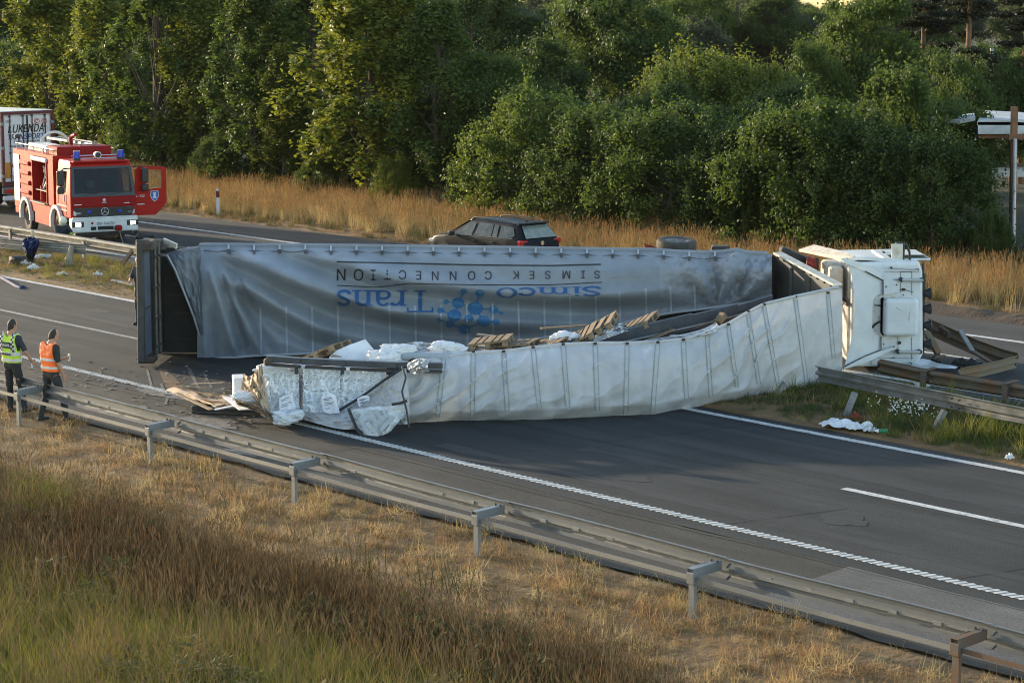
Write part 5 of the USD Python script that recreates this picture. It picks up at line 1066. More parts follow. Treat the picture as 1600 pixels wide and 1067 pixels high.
# ------------------------------------------------------------------ spilled cargo and wreckage in front of the trailer
mat('sheet_white', (0.72, 0.72, 0.74), 0.6, c2=(0.60, 0.60, 0.62), scale=3)
mat('carton', (0.70, 0.69, 0.71), 0.6, c2=(0.60, 0.59, 0.61), scale=2.0)
mat('label_white', (0.74, 0.74, 0.80), 0.6)
mat('print_dark', (0.06, 0.06, 0.09), 0.7)
mat('kraft', (0.42, 0.29, 0.19), 0.75, c2=(0.52, 0.40, 0.29), scale=3)
mat('wood', (0.27, 0.19, 0.11), 0.8, c2=(0.16, 0.115, 0.07), scale=7, rand=0.15)
mat('wood_grey', (0.24, 0.195, 0.145), 0.85, c2=(0.34, 0.27, 0.19), scale=6)
LOOK['film'] = usdkit.material(stage, '/World/Looks/film', {'t': ('transparent_bsdf', {'color': (0.90, 0.92, 0.95)}), 'g': ('principled_bsdf', {'base_color': (0.80, 0.82, 0.84), 'roughness': 0.32, 'specular_ior_level': 0.6}), 'f': ('fresnel', {'IOR': 1.6}), 'a': ('math', {'math_type': 'add', 'value2': 0.04}),
    'x': ('mix_closure', {})}, [('f.fac', 'a.value1'), ('a.value', 'x.fac'), ('t.BSDF', 'x.closure1'), ('g.BSDF', 'x.closure2')], surface='x.closure')
def plankmesh(L, w, h, rng):
    m = bx((0, 0, 0), (L, w, h), .004); m = m.subdivide(); v = m.vertices; m.vertices = v + np.stack([0 * v[:, 0], 0 * v[:, 0], .006 * np.sin(v[:, 0] * 5 + rng.random() * 6)], 1); return m
def frame_tilt(c, yaw, pitch, roll): return trimesh.transformations.translation_matrix(c) @ trimesh.transformations.euler_matrix(math.radians(roll), math.radians(pitch), math.radians(yaw), 'sxyz')
rp = np.random.default_rng(3)
PAL = [None]
def pallet(label, c, yaw, pitch, roll):
    M = frame_tilt(c, yaw, pitch, roll)
    if PAL[0]: return place(PAL[0], 'wooden_pallet', label, 'pallet', M)
    path = numbered('/World', 'wooden_pallet'); x = UsdGeom.Xform.Define(stage, path); x.AddTransformOp().Set(Gf.Matrix4d(*M.T.ravel().tolist())); tag(path, label, 'pallet')
    for k, w in enumerate((.145, .10, .145, .10, .145)): part(path, 'deck_board', bx((0, -.33 + .165 * k, .133), (1.2, w, .022), .003), 'wood')
    for x_ in (-.55, 0, .55): part(path, 'stringer_board', bx((x_, 0, .111), (.145, .8, .022), .003), 'wood')
    for x_ in (-.55, 0, .55):
        for y_ in (-.345, 0, .345): part(path, 'block', bx((x_, y_, .061), (.145, .10, .078), .003), 'wood')
    for y_ in (-.345, 0, .345): part(path, 'bottom_board', bx((0, y_, .011), (1.2, .10, .022), .003), 'wood')
    PAL[0] = path; return path
def pal_px(label, x, y, Y, yaw, pitch, roll): return pallet(label, at_y(x, y, Y), yaw, pitch, roll)
pal_px('wooden pallet tilted up behind the fan shaped white panel at the left', 510, 556, 44.6, 76, 3, -24)
pal_px('wooden pallet showing its blocks near the middle of the trailer curtain', 768, 540, 44.9, 84, 2, -8)
pal_px('wooden pallet right of the white paper heap, almost buried', 806, 545, 45.0, 78, 3, -6)
pal_px('pallet lying low in the heap left of the leaning stack of pallets', 862, 543, 45.2, 70, -3, -16)
pal_px('lowest pallet of the leaning stack right of the long plank', 908, 533, 45.5, 82, -4, -30)
pal_px('middle pallet of the leaning stack right of the long plank', 922, 526, 45.7, 80, -4, -31)
pal_px('topmost pallet of the leaning stack right of the long plank', 938, 518, 45.9, 81, -4, -32)
pal_px('pallet standing on its edge in the gap beside the dark roof beam', 996, 514, 46.4, 75, -4, -24)
def board(name, label, a, b, w, h, m='wood', cat_='plank', up=(0, 0, 1)):
    single(name, bar(a, b, w, h, .004, up), m, label, cat_)
board('loose_plank', 'long pale plank lying against the lower edge of the curtain', at_y(845, 513, 45.9), at_y(918, 508, 46.3), .10, .03)
board('loose_plank', 'plank sticking up between the roof beam and the white tarpaulin', at_y(998, 538, 45.4), at_y(1052, 514, 46.0), .12, .03)
board('loose_plank', 'short grey plank pinned under the first plank near the curtain hem', at_y(746, 522, 45.8), at_y(800, 529, 45.5), .10, .03, 'wood_grey')
board('wood_offcut', 'upright broken wood piece in the gap near the right end of the beam', at_y(1121, 504, 46.4), at_y(1131, 491, 46.5), .16, .12)
# roof beams
rb = W('roof_beam', 'long dark steel roof beam lying across the wrapped cartons at the left end', 'beam', at_z(540, 600, 0))
Q = [at_y(x, y, Y) for x, y, Y in ((417, 560, 42.9), (470, 563.5, 42.9), (540, 567, 42.95), (620, 570, 43.0), (690, 571, 43.2))]
rb.add('upper_flange', cat([bar(a, b + (b - a) * .01, .18, .12, .015) for a, b in zip(Q[:-1], Q[1:])]), 'beam_steel')
rb.add('lower_flange', cat([bar(a + [.08, -.02, -.115], b + (b - a) * .01 + [0, -.02, -.115], .10, .055, .01) for a, b in zip(Q[:-1], Q[1:])]), 'dark_steel')
rb.add('torn_end', bx(Q[0] + [.03, -.06, -.06], (.16, .16, .14), .03, rz=20), 'rust_dark')
for x in (463, 535): rb.add('hanger', bx(at_y(x, 579, 42.9), (.07, .06, .14), .01), 'dark_steel')
rb2 = W('roof_beam', 'dark flat roof beam slanting up from the tarpaulin towards the bulkhead', 'beam', at_z(1000, 560, 0))
Q = [at_y(x, y, Y) for x, y, Y in ((850, 541, 45.0), (930, 533, 45.2), (1010, 516, 45.8), (1080, 500, 46.4), (1150, 483, 47.2), (1206, 466, 47.9))]
rb2.add('web', cat([bar(a, b + (b - a) * .01, .05, w, .008, up=(0, -.3, 1)) for a, b, w in zip(Q[:-1], Q[1:], (.16, .26, .30, .24, .16))]), 'beam_steel')
rb2.add('lip', cat([bar(a + [0, -.07, -.10 - .02], b + (b - a) * .01 + [0, -.07, -.12], .09, .03, .004) for a, b in zip(Q[1:-1], Q[2:])]), 'galv_light')
rb2.add('lower_rail', cat([bar(a + [0, -.06, -.19], b + (b - a) * .01 + [0, -.06, -.17], .06, .045, .004) for a, b in zip(Q[1:-1], Q[2:])]), 'dark_steel')
# wrapped stacks
def stack(label, x0, x1, ytop, ybot, Y, depth, lean, seed, sheet_px=None, film=True, loc=None):
    a, b = at_y(x0, ybot, Y), at_y(x1, ybot, Y); top = at_y((x0 + x1) / 2, ytop, Y + lean)[2]; z0 = max(0.02, a[2])
    st = W('wrapped_carton_stack', label, 'cartons', ((a[0] + b[0]) / 2, Y + depth / 2, 0)); rng = np.random.default_rng(seed)
    n = 4; w = b[0] - a[0]; h = (top - z0) / n
    for k in range(n):
        sh = lean * k / n; c = np.array([(a[0] + b[0]) / 2 + rng.normal(0, .02), Y + depth / 2 + sh + .03, z0 + h * (k + .5)])
        st.add('carton_layer', bx(c, (w * (.90 + .08 * rng.random()), depth, h * .97), .02, R=trimesh.transformations.euler_matrix(rng.normal(0, .05), rng.normal(0, .05), rng.normal(0, .09))[:3, :3]), 'carton')
    if film:
        g = [[(x0 - 1 + (x1 - x0 + 2) * q, ytop - 1 + (ybot - ytop) * r, Y - .13 + lean * (1 - r)) for r in np.linspace(0, 1, 4)] for q in np.linspace(0, 1, 4)]
        st.add('plastic_film', pxsheet(g, 30, 34, .09, seed, 5.0), 'film', smooth=True)
    if sheet_px:
        lb = st.add('paper_label', pxsheet([[(x, y, Y - .30) for x, y in row] for row in sheet_px], 8, 10, .03, seed, 3.0), 'label_white', smooth=True)
        (ax, ay), (bx_, by) = sheet_px[0][0], sheet_px[-1][0]; (cx, cy) = sheet_px[0][-1]
        for k, f_ in ((.16, .6), (.24, .4), (.45, .7), (.55, .5), (.8, .35)):
            p0 = np.array([ax + (cx - ax) * k, ay + (cy - ay) * k]) + np.array([bx_ - ax, by - ay]) * .15; p1 = p0 + np.array([bx_ - ax, by - ay]) * f_
            st.add('printed_line', bar(at_y(*p0, Y - .36), at_y(*p1, Y - .36), .005, .009), 'print_dark', parent=lb)
    return st
stack('wrapped pallet of white cartons at the left end with a big paper label', 412, 466, 582, 653, 42.95, .9, .25, 1, [[(436, 622), (436.5, 636), (438, 651)], [(448, 617), (450, 632), (452, 648)], [(457, 613), (460, 630), (462, 646)]])
stack('wrapped pallet of white cartons second from the left under the beam', 474, 530, 577, 645, 42.9, .9, .25, 2, [[(502, 620), (503, 632), (506, 644)], [(514, 615), (516, 630), (519, 646)], [(524, 617), (528, 632), (531, 645)]])
stack('wrapped pallet of white cartons third from the left beside the torn tarpaulin', 532, 602, 579, 646, 43.0, .9, .25, 3, [[(558, 623), (559, 630), (562, 638)], [(568, 618), (569, 627), (570, 635)], [(577, 619), (577, 625), (577, 630)]])
stack('grey block of cartons at the back behind the leftmost wrapped pallet', 406, 462, 573, 640, 43.95, .8, .1, 4, None, False)
for k, (x0, x1, yt, yb, Y) in enumerate(((650, 720, 553, 640, 44.0), (730, 800, 548, 640, 44.2), (810, 880, 545, 640, 44.5), (890, 960, 540, 630, 44.9), (970, 1040, 536, 620, 45.2), (1045, 1110, 530, 610, 45.8))):
    stack(['carton stack inside the heap under the white paper', 'carton stack inside the heap under the first pallets', 'carton stack inside the heap below the long pale plank', 'carton stack inside the heap below the leaning stack of pallets', 'carton stack inside the heap below the slanting dark beam', 'carton stack deepest in the gap towards the bulkhead'][k], x0, x1, yt, yb, Y, .8, .15, 20 + k, None, k % 2 == 0)
# kraft paper, panels, papers
kr = [[(410, 571, 42.95), (414, 600, 42.85), (420, 630, 42.8), (426, 655, 42.7)], [(404, 574, 42.8), (404, 602, 42.65), (408, 630, 42.6), (418, 650, 42.55)], [(394, 586, 42.95), (394, 606, 42.8), (398, 622, 42.75), (410, 640, 42.7)], [(381, 583, 43.2), (378, 600, 43.1), (374, 620, 43.0), (372, 626, 42.95)]]
kp = W('torn_kraft_paper', 'torn sheet of brown packing paper at the left end of the cartons', 'packing paper', at_z(400, 640, 0)); kp.add('paper_sheet', pxsheet(kr, 44, 44, .09, 5, 4.0), 'kraft', smooth=True); kp.add('crumpled_edge', pxsheet([[(366, 622, 42.9), (368, 628, 42.8), (372, 634, 42.7)], [(390, 628, 42.7), (394, 636, 42.6), (398, 642, 42.5)], [(412, 636, 42.6), (416, 646, 42.5), (420, 654, 42.4)], [(424, 650, 42.55), (427, 655, 42.5), (430, 660, 42.4)]], 40, 16, .14, 8, 6.0), 'kraft', smooth=True)
single('white_carton', bx(at_y(373, 604, 43.6), (.22, .5, .42), .01, rz=12), 'sheet_white', 'small white carton standing left of the torn brown paper', 'carton')
fan = pxsolid(Polygon([(510, 566), (516, 556), (525, 548), (545, 539), (571, 530), (580, 541), (592, 555), (596, 564), (590, 569), (550, 568)]), lambda x, y: 44.0 - (y - 550) * .012, .02, 8)
single('cardboard_sheet', fan, 'sheet_white', 'fan shaped white cardboard panel standing up behind the dark beam', 'panel')
single('grey_panel_edge', pxsolid(Polygon([(512, 563), (520, 553), (534, 557), (538, 569), (515, 569)]), 43.9, .03), 'wood_grey', 'grey bent board at the foot of the fan shaped white panel', 'board')
pp = W('paper_heap', 'heap of crumpled white paper behind the tarpaulin end', 'paper', at_z(660, 600, 0))
pp.add('paper_sheet', pxsheet([[(603, 548, 44.6), (606, 556, 44.3), (612, 562, 44.0)], [(630, 538, 44.7), (634, 550, 44.3), (640, 560, 43.9)], [(656, 534, 44.8), (660, 548, 44.4), (668, 558, 44.0)], [(690, 541, 44.7), (694, 550, 44.4), (700, 558, 44.0)]], 30, 20, .22, 4, 4.0), 'sheet_white', smooth=True)
pp.add('paper_sheet', pxsheet([[(676, 545, 44.7), (680, 550, 44.5), (684, 556, 44.2)], [(694, 534, 44.9), (700, 545, 44.5), (705, 554, 44.2)], [(720, 538, 44.9), (722, 545, 44.6), (726, 553, 44.3)], [(735, 546, 44.8), (736, 549, 44.6), (738, 552, 44.4)]], 30, 20, .18, 6, 4.0), 'sheet_white', smooth=True)
pp.add('blue_grey_bundle', rbox(at_y(664, 556, 43.9), (.95, .3, .16), .07), 'curtain_light', smooth=40)
single('grey_strip', bar(at_y(592, 547, 44.3), at_y(672, 566, 43.6), .16, .03, .005), 'tube_steel', 'grey metal strip lying across the paper heap', 'metal strip')
single('metal_rod', bar(at_y(596, 553, 44.3), at_y(660, 567, 43.6), .06, .04, .005), 'dark_steel', 'dark rod beneath the grey metal strip', 'rod')
fm = W('crumpled_film', 'crumpled sheet of clear plastic film among the leaning pallets', 'plastic film', at_z(950, 560, 0))
fm.add('film_sheet', pxsheet([[(905, 527, 45.2), (915, 531, 45.0), (925, 534, 44.8)], [(935, 512, 45.6), (942, 520, 45.2), (950, 528, 44.9)], [(962, 505, 45.9), (966, 513, 45.5), (972, 520, 45.1)], [(980, 510, 45.9), (982, 515, 45.6), (984, 519, 45.3)]], 34, 20, .2, 9, 5.0), 'sheet_white', smooth=True)
fm2 = W('crumpled_film', 'crumpled white film along the tarpaulin edge below the slanting beam', 'plastic film', at_z(1060, 560, 0))
fm2.add('film_sheet', pxsheet([[(985, 537, 45.2), (990, 540, 45.0), (995, 541, 44.9)], [(1030, 528, 45.4), (1034, 531, 45.2), (1040, 533, 45.0)], [(1080, 519, 45.6), (1086, 523, 45.3), (1092, 526, 45.2)], [(1118, 503, 46.0), (1122, 508, 45.7), (1126, 511, 45.6)]], 40, 12, .14, 3, 6.0), 'sheet_white', smooth=True)
rw2 = np.random.default_rng(19)
for k, (x, y, Y, w, lb) in enumerate(((600, 560, 43.6, .55, 'white crumpled sack right of the fan shaped panel'), (622, 552, 44.0, .6, 'white crumpled sack at the left of the paper heap'), (700, 548, 44.3, .6, 'white crumpled sack at the right of the paper heap'), (478, 572, 43.4, .5, 'white crumpled sack behind the beam above the second wrapped pallet'), (425, 578, 43.3, .5, 'white crumpled sack on the leftmost wrapped pallet'), (388, 622, 43.0, .45, 'white torn sack on the road at the torn brown paper'), (448, 652, 42.55, .5, 'white torn sack at the foot of the leftmost wrapped pallet'), (884, 529, 45.3, .5, 'white sack wedged left of the leaning pallets'))):
    s_ = trimesh.creation.icosphere(4, 1.0); v = s_.vertices; nn = meshkit.fbm(v * 1.4 + k * 5, 4, k); rd = np.abs(meshkit.fbm(v * 2.2 + k * 9, 3, k + 3) - .5) * 4
    s_.vertices = v * (.75 + .9 * (nn - .3) - .22 * rd.clip(0, 1) ** .6)[:, None] * [w * .75, w * .5, w * .36] + at_y(x, y, Y); single('white_sack', s_, 'sheet_white', lb, 'sack', smooth=50)
# debris at the left
for k, (x0, y0, x1, y1, w, m_, lb) in enumerate(((276, 614, 330, 640, .10, 'wood', 'thin pale lath pointing towards the near rail at the left debris'), (300, 600, 350, 598, .10, 'wood_grey', 'thin grey lath behind the left debris'), (335, 640, 396, 628, .12, 'sheet_white', 'narrow white cardboard strip on top of the left debris'), (356, 618, 384, 640, .26, 'sheet_white', 'square white cardboard piece in front of the torn brown paper'))):
    a, b = at_z(x0, y0, .16), at_z(x1, y1, .22 + .03 * k); single('debris_strip', bar(a, b, w, .02, .003), m_, lb, 'board')
for k, (x0, y0, x1, y1, w, m_, lb) in enumerate(((268, 605, 345, 632, .22, 'kraft', 'long crumpled brown board lying leftmost on the edge line'), (288, 604, 392, 613, .12, 'wood_grey', 'grey brown plank lying flat at the back of the left debris'), (320, 622, 400, 634, .20, 'kraft', 'brown bent board in front of the torn kraft paper'), (310, 612, 370, 622, .16, 'wood', 'pale plank in the middle of the left debris'), (352, 606, 395, 604, .14, 'wood_grey', 'short grey plank next to the small white carton'))):
    a, b = at_z(x0, y0, .06 + .03 * k), at_z(x1, y1, .10 + .03 * k); t = (b - a); n = 26; q = np.linspace(0, 1, n); sd = np.array([-t[1], t[0], 0]); sd /= np.linalg.norm(sd)
    P = np.zeros((n, 5, 3))
    for j in range(5): P[:, j] = a + q[:, None] * t + sd * w * (j - 2) / 4
    P[..., 2] += .05 * (meshkit.fbm(np.stack([q[:, None] * 6 + k * 7 + 0 * np.arange(5), np.arange(5) * .5 + 0 * q[:, None], 0 * q[:, None] + 0 * np.arange(5)], -1), 3, k) - .5) * 2
    single('debris_board', solid_sheet(P, (0, 0, -.03)), m_, lb, 'board')
dbm = W('dark_profile_beam', 'black steel profile lying on the road in front of the left debris', 'beam', at_z(355, 640, 0))
a, b = at_z(306, 639, .07), at_z(408, 643, .07); dbm.add('web', bar(a, b, .14, .10, .01), 'dark_steel'); dbm.add('lip', bar(a + [0, -.1, -.04], b + [0, -.1, -.04], .06, .03), 'tube_steel'); dbm.add('end_block', bx(a, (.16, .2, .16), .02), 'dark_steel')
single('timber_beam', bar(at_z(380, 606, .06), at_z(440, 592, .1), .14, .10, .01), 'curtain_light', 'grey blue timber lying behind the torn brown paper', 'beam')
single('dark_box', bx(at_z(450, 655, .04), (.30, .16, .09), .015, rz=10), 'black_plastic', 'small black piece at the foot of the leftmost label', 'debris')
# ------------------------------------------------------------------ vehicles
mat('fire_red', (0.42, 0.014, 0.008), 0.45, c2=(0.36, 0.011, 0.007), scale=2, spec=0.18)
mat('fire_red_dark', (0.25, 0.008, 0.009), 0.5, spec=0.15)
mat('veh_white', (0.70, 0.70, 0.69), 0.35, c2=(0.60, 0.60, 0.58), scale=3, coat=0.2)
mat('shutter', (0.66, 0.64, 0.58), 0.5, c2=(0.58, 0.56, 0.50), scale=4)
mat('veh_black', (0.014, 0.014, 0.016), 0.35, coat=0.2)
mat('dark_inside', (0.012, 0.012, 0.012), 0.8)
mat('chrome', (0.62, 0.62, 0.62), 0.18, metal=0.9)
mat('blue_lamp', (0.02, 0.05, 0.42), 0.15, spec=0.8)
mat('lamp_lit', (0.9, 0.88, 0.8), 0.2, emit=(1.0, 0.93, 0.78), emitk=2.5)
mat('lamp_clear', (0.55, 0.55, 0.55), 0.12, spec=0.8)
mat('lamp_red', (0.36, 0.012, 0.012), 0.15, spec=0.8)
mat('blue_badge', (0.03, 0.11, 0.42), 0.4)
mat('plate', (0.62, 0.62, 0.62), 0.5)
mat('maroon', (0.095, 0.018, 0.022), 0.45)
mat('orange_board', (0.55, 0.24, 0.03), 0.5)
mat('car_paint', (0.010, 0.011, 0.014), 0.33, spec=0.14)
mat('gear', (0.30, 0.27, 0.22), 0.6, c2=(0.12, 0.10, 0.08), scale=12)
mat('tyre_dusty', (0.11, 0.085, 0.06), 0.85, c2=(0.035, 0.032, 0.03), scale=7)
LOOK['tinted_glass'] = usdkit.material(stage, '/World/Looks/tinted_glass', {'t': ('transparent_bsdf', {'color': (0.42, 0.45, 0.45)}), 'g': ('glossy_bsdf', {'color': (0.9, 0.9, 0.9), 'roughness': 0.03}), 'f': ('fresnel', {'IOR': 1.32}), 'a': ('math', {'math_type': 'add', 'value2': 0.005}), 'x': ('mix_closure', {})}, [('f.fac', 'a.value1'), ('a.value', 'x.fac'), ('t.BSDF', 'x.closure1'), ('g.BSDF', 'x.closure2')], surface='x.closure')

class Lc:                                   # a thing whose parts are given in its own frame
    def __init__(self, name, label, cat_, loc, rz, group=None): self.path = thing(name, label, cat_, loc, rz, group)
    def add(self, name, mesh, m, smooth=False, parent=None, label=None): return part(parent or self.path, name, mesh, m, smooth, label)
def wheel_local(o, x, y, r, w, tm='rubber', rimm='wheel_grey'):
    prof = [(r * .58, -w * .42), (r * .86, -w * .5), (r * .97, -w * .42), (r, -w * .25), (r, w * .25), (r * .97, w * .42), (r * .86, w * .5), (r * .58, w * .42)]
    rim = [(0.0, -w * .05), (r * .2, -w * .05), (r * .24, w * .12), (r * .36, w * .05), (r * .48, w * .2), (r * .60, w * .40), (r * .60, -w * .4), (0, -w * .4)]
    sg = -1 if y < 0 else 1
    t = o.add('wheel', xf(revolve(prof, 28), (x, y, r), (1, 0, 0), (0, 0, 1), (0, sg, 0)), tm, smooth=40)
    o.add('wheel_rim', xf(revolve(rim, 24), (x, y, r), (1, 0, 0), (0, 0, 1), (0, sg, 0)), rimm, smooth=40, parent=t)
    for k in range(8):
        a = k * math.pi / 4; o.add('wheel_nut', bx((x + r * .3 * math.cos(a), y + sg * w * .14, r + r * .3 * math.sin(a)), (.04, .05, .04), .008), 'dark_steel', parent=t)
def panel_xz(poly, y, th):                  # a plate in the plane y = const, outline in (x, z)
    return slab(poly, (0, y, 0), (1, 0, 0), (0, 0, 1), th)
def panel_yz(poly, x, th): return slab(poly, (x, 0, 0), (0, 1, 0), (0, 0, 1), th)
rr = lambda x0, z0, x1, z1, r: sbox(min(x0, x1) + r, min(z0, z1) + r, max(x0, x1) - r, max(z0, z1) - r).buffer(r, 4)
def wall_text(o, parent, txt, h, m, P0, ex, ey, bold=True, shear=0.0, width=None, name='lettering'):
    t = meshkit.text_mesh(txt, h, 0.006, bold); t.apply_translation([-t.bounds.mean(0)[0], 0, 0]); v = t.vertices
    if width: v = v * [width / (t.bounds[1][0] - t.bounds[0][0]), 1, 1]
    t.vertices = np.stack([v[:, 0] + shear * v[:, 1], v[:, 1], v[:, 2]], 1)
    return o.add(name, xf(t, P0, ex, ey, np.cross(ex, ey)), m, parent=parent)
fe = Lc('fire_engine', 'red fire engine with blue beacons, lit headlamps and its cab door open', 'fire engine', at_z(164, 381, 0), -62.5)
HW = 1.17
cabm = m3.Manifold.hull_points(np.vstack([np.array(p) + trimesh.creation.icosphere(1, .07).vertices for sy in (-1, 1) for p in ((-.07, sy * (HW - .07), .95), (-.07, sy * (HW - .07), 1.70), (-.30, sy * (HW - .16), 2.68), (-.55, sy * (HW - .20), 2.80), (-1.75, sy * (HW - .20), 2.80), (-1.75, sy * (HW - .07), .95), (-1.75, sy * (HW - .07), 1.7))]))
cabm = cabm - m3.Manifold.cube((0.5, 2.04, 0.86), True).translate((-.12, 0, 2.16)) - m3.Manifold.cube((1.42, 1.9, .95), True).translate((-.92, 0, 2.13)) - m3.Manifold.cube((.80, .5, .74), True).translate((-.98, -1.05, 2.12)) - m3.Manifold.cube((1.1, .5, 1.45), True).translate((-.86, 1.1, 1.82))
body = fe.add('cab_body', cabm, 'fire_red', smooth=30)
ws = [(-1.04, 1.72), (1.04, 1.72), (.98, 2.60), (-.98, 2.60)]
def wsx(z): return -.02 - .22 * (z - 1.70) / .95
g_ = slab(ws, (0.005, 0, 0), (0, 1, 0), (0, 0, 1), .012); v = g_.vertices.copy(); v[:, 0] += np.array([wsx(z) for z in v[:, 2]]); g_.vertices = v
fe.add('windscreen', g_, 'tinted_glass', parent=body)
fr_ = slab(Polygon([(-1.12, 1.64), (1.12, 1.64), (1.05, 2.66), (-1.05, 2.66)], [[(-1.02, 1.76), (1.02, 1.76), (.97, 2.58), (-.97, 2.58)]]), (0.012, 0, 0), (0, 1, 0), (0, 0, 1), .02); v = fr_.vertices.copy(); v[:, 0] += np.array([wsx(z) for z in v[:, 2]]); fr_.vertices = v
fe.add('windscreen_seal', fr_, 'veh_black', parent=body)
for y0, y1 in ((-.75, -.05), (.15, .85)): fe.add('wiper', bar((.03, y0, 1.70), (.0, y1, 1.78), .03, .02), 'veh_black', parent=body)
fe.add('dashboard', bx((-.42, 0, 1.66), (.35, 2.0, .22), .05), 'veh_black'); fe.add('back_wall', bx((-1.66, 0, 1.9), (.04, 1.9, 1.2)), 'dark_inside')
for y in (-.6, .6): fe.add('cab_seat', rbox((-1.15, y, 1.75), (.25, .5, .95), .08), 'veh_black', smooth=40)
fe.add('paper_on_dashboard', bx((-.28, -.35, 1.80), (.22, .30, .02), .002, rz=20), 'plate'); fe.add('helmet_on_seat', trimesh.creation.icosphere(2, .16).apply_translation((-1.0, -.15, 2.0)), 'lamp_clear', smooth=True); fe.add('steering_wheel', tube([(-.62 + .06 * math.sin(t), .55 + .22 * math.cos(t), 1.92 + .2 * math.sin(t)) for t in np.linspace(0, 6.28, 20)], .016, 6), 'veh_black')
fe.add('roof_visor', bx((-.30, 0, 2.83), (.35, 2.0, .06), .02), 'fire_red', parent=body)
# front
fe.add('front_panel', rbox((.0, 0, 1.46), (.07, 2.24, .34), .03), 'fire_red_dark', smooth=30)
fe.add('crest', cyl((.03, 0, 1.52), (.05, 0, 1.52), .05, 14), 'plate'); fe.add('crest_text', bx((.042, 0, 1.43), (.01, .16, .025)), 'plate')
fe.add('model_lettering', bx((.042, -.93, 1.38), (.01, .26, .03)), 'plate'); fe.add('model_lettering', bx((.042, .80, 1.39), (.01, .18, .03)), 'plate')
gr = fe.add('grille', slab([(-1.08, 1.27), (1.08, 1.27), (.98, .98), (.80, .92), (-.80, .92), (-.98, .98)], (.02, 0, 0), (0, 1, 0), (0, 0, 1), .04), 'veh_black')
for z in (1.02, 1.10, 1.18): fe.add('grille_bar', bx((.065, 0, z), (.02, 1.3, .02), .005), 'dark_steel', parent=gr)
fe.add('star_emblem', cat([tube([(.085, .13 * math.cos(t), 1.12 + .13 * math.sin(t)) for t in np.linspace(0, 6.2832, 26)], .014, 6)] + [bar((.085, 0, 1.12), (.085, .125 * math.cos(a), 1.12 + .125 * math.sin(a)), .022, .02) for a in (1.571, 3.665, 5.76)]), 'chrome', parent=gr)
for y in (-.55, .55): fe.add('blue_flasher', bx((.07, y, 1.13), (.03, .14, .10), .02), 'blue_lamp', parent=gr)
for sy in (-1, 1):
    l_ = fe.add('corner_lamp', rbox((.0, sy * .93, 1.09), (.12, .32, .19), .06), 'lamp_clear', smooth=40)
bp = fe.add('bumper', rbox((-.08, 0, .67), (.42, 2.36, .50), .07), 'veh_white', smooth=40)
fe.add('bumper_lip', bx((-.02, 0, .92), (.30, 2.30, .06), .02), 'veh_white', parent=bp)
for sy in (-1, 1):
    h_ = fe.add('headlamp', rbox((.12, sy * .97, .71), (.06, .42, .19), .05), 'veh_black', smooth=40, parent=bp)
    fe.add('headlamp_bulb', rbox((.145, sy * .97, .71), (.04, .20, .14), .02), 'lamp_lit', smooth=40, parent=bp)
fe.add('number_plate', bx((.145, 0, .72), (.02, .56, .14), .004), 'plate', parent=bp)
wall_text(fe, bp, 'ZG-5467U', .085, 'letter_black', (.157, 0, .68), np.array([0, 1.0, 0]), np.array([0, 0, 1.0]), False)
for y0, y1 in ((-.52, -.34), (-.28, .28)): fe.add('bumper_slot', bx((.135, (y0 + y1) / 2, .56), (.02, y1 - y0, .12), .004), 'dark_inside', parent=bp)
fe.add('tow_cover', cyl((.13, -.47, .74), (.15, -.47, .74), .04, 10), 'fire_red_dark', parent=bp)
fe.add('red_float', rbox((.22, .43, .55), (.18, .26, .20), .08), 'fire_red_dark', smooth=40)
fe.add('tow_rope', tube([(.24, .45, .48), (.30, .50, .2), (.35, .55, .02)], .02, 6), 'gear')
fe.add('underrun', bx((-.25, 0, .36), (.3, 2.0, .16), .03), 'dark_steel')
fe.add('chassis_frame', bx((-3.6, 0, .62), (6.6, .9, .28), .02), 'dark_steel')
# body
bm = m3.Manifold.cube((5.15, 2 * HW, 2.12), True).translate((-4.62, 0, 1.88)) - m3.Manifold.cube((1.85, .8, 1.62), True).translate((-3.72, -1.0, 2.02))
for x in (-1.62, -5.55): bm = bm - m3.Manifold.cylinder(3, .62, .62, 28, True).rotate((90, 0, 0)).translate((x, 0, .55))
bd = fe.add('body', bm, 'fire_red', smooth=30)
sk = m3.Manifold.cube((1.9, 2 * HW - .02, .45), True).translate((-3.6, 0, .66)); fe.add('side_skirt', sk, 'fire_red', parent=bd)
fe.add('rear_skirt', bx((-6.75, 0, .70), (.9, 2 * HW - .02, .30), .05), 'fire_red', parent=bd)
for sy in (-1, 1):
    fe.add('rear_shutter', panel_xz(rr(-7.1, 1.05, -6.35, 2.75, .03), sy * (HW + .01), .02 * 1), 'shutter', parent=bd)
    for k in range(12): fe.add('shutter_slat', bx((-6.72, sy * (HW + .015), 1.12 + .14 * k), (.74, .012, .012)), 'galv_light', parent=bd)
    for z in (1.45, 1.80, 2.15, 2.50): fe.add('side_rib', bx((-5.6, sy * (HW + .04), z), (1.25, .09, .16), .035), 'fire_red', parent=bd)
    for x in (-1.62, -5.55):
        a = np.linspace(math.radians(-8), math.radians(188), 22)
        fe.add('wheel_arch', cat([bar((x + .66 * math.cos(p), sy * (HW + .03), .55 + .66 * math.sin(p)), (x + .66 * math.cos(q), sy * (HW + .03), .55 + .66 * math.sin(q)), .14, .13) for p, q in zip(a[:-1], a[1:])]), 'veh_white', smooth=40, parent=bd)
        wheel_local(fe, x, sy * (HW - .16), .49, .30, 'tyre_dusty')
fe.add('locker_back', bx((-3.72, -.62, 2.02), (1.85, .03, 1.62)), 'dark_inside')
fe.add('locker_lid', bx((-3.72, -HW - .02, 2.73), (1.95, .10, .16), .03), 'shutter', parent=bd)
fe.add('locker_sill', bx((-3.72, -HW - .06, 1.20), (1.95, .16, .04), .01), 'galv_light', parent=bd)
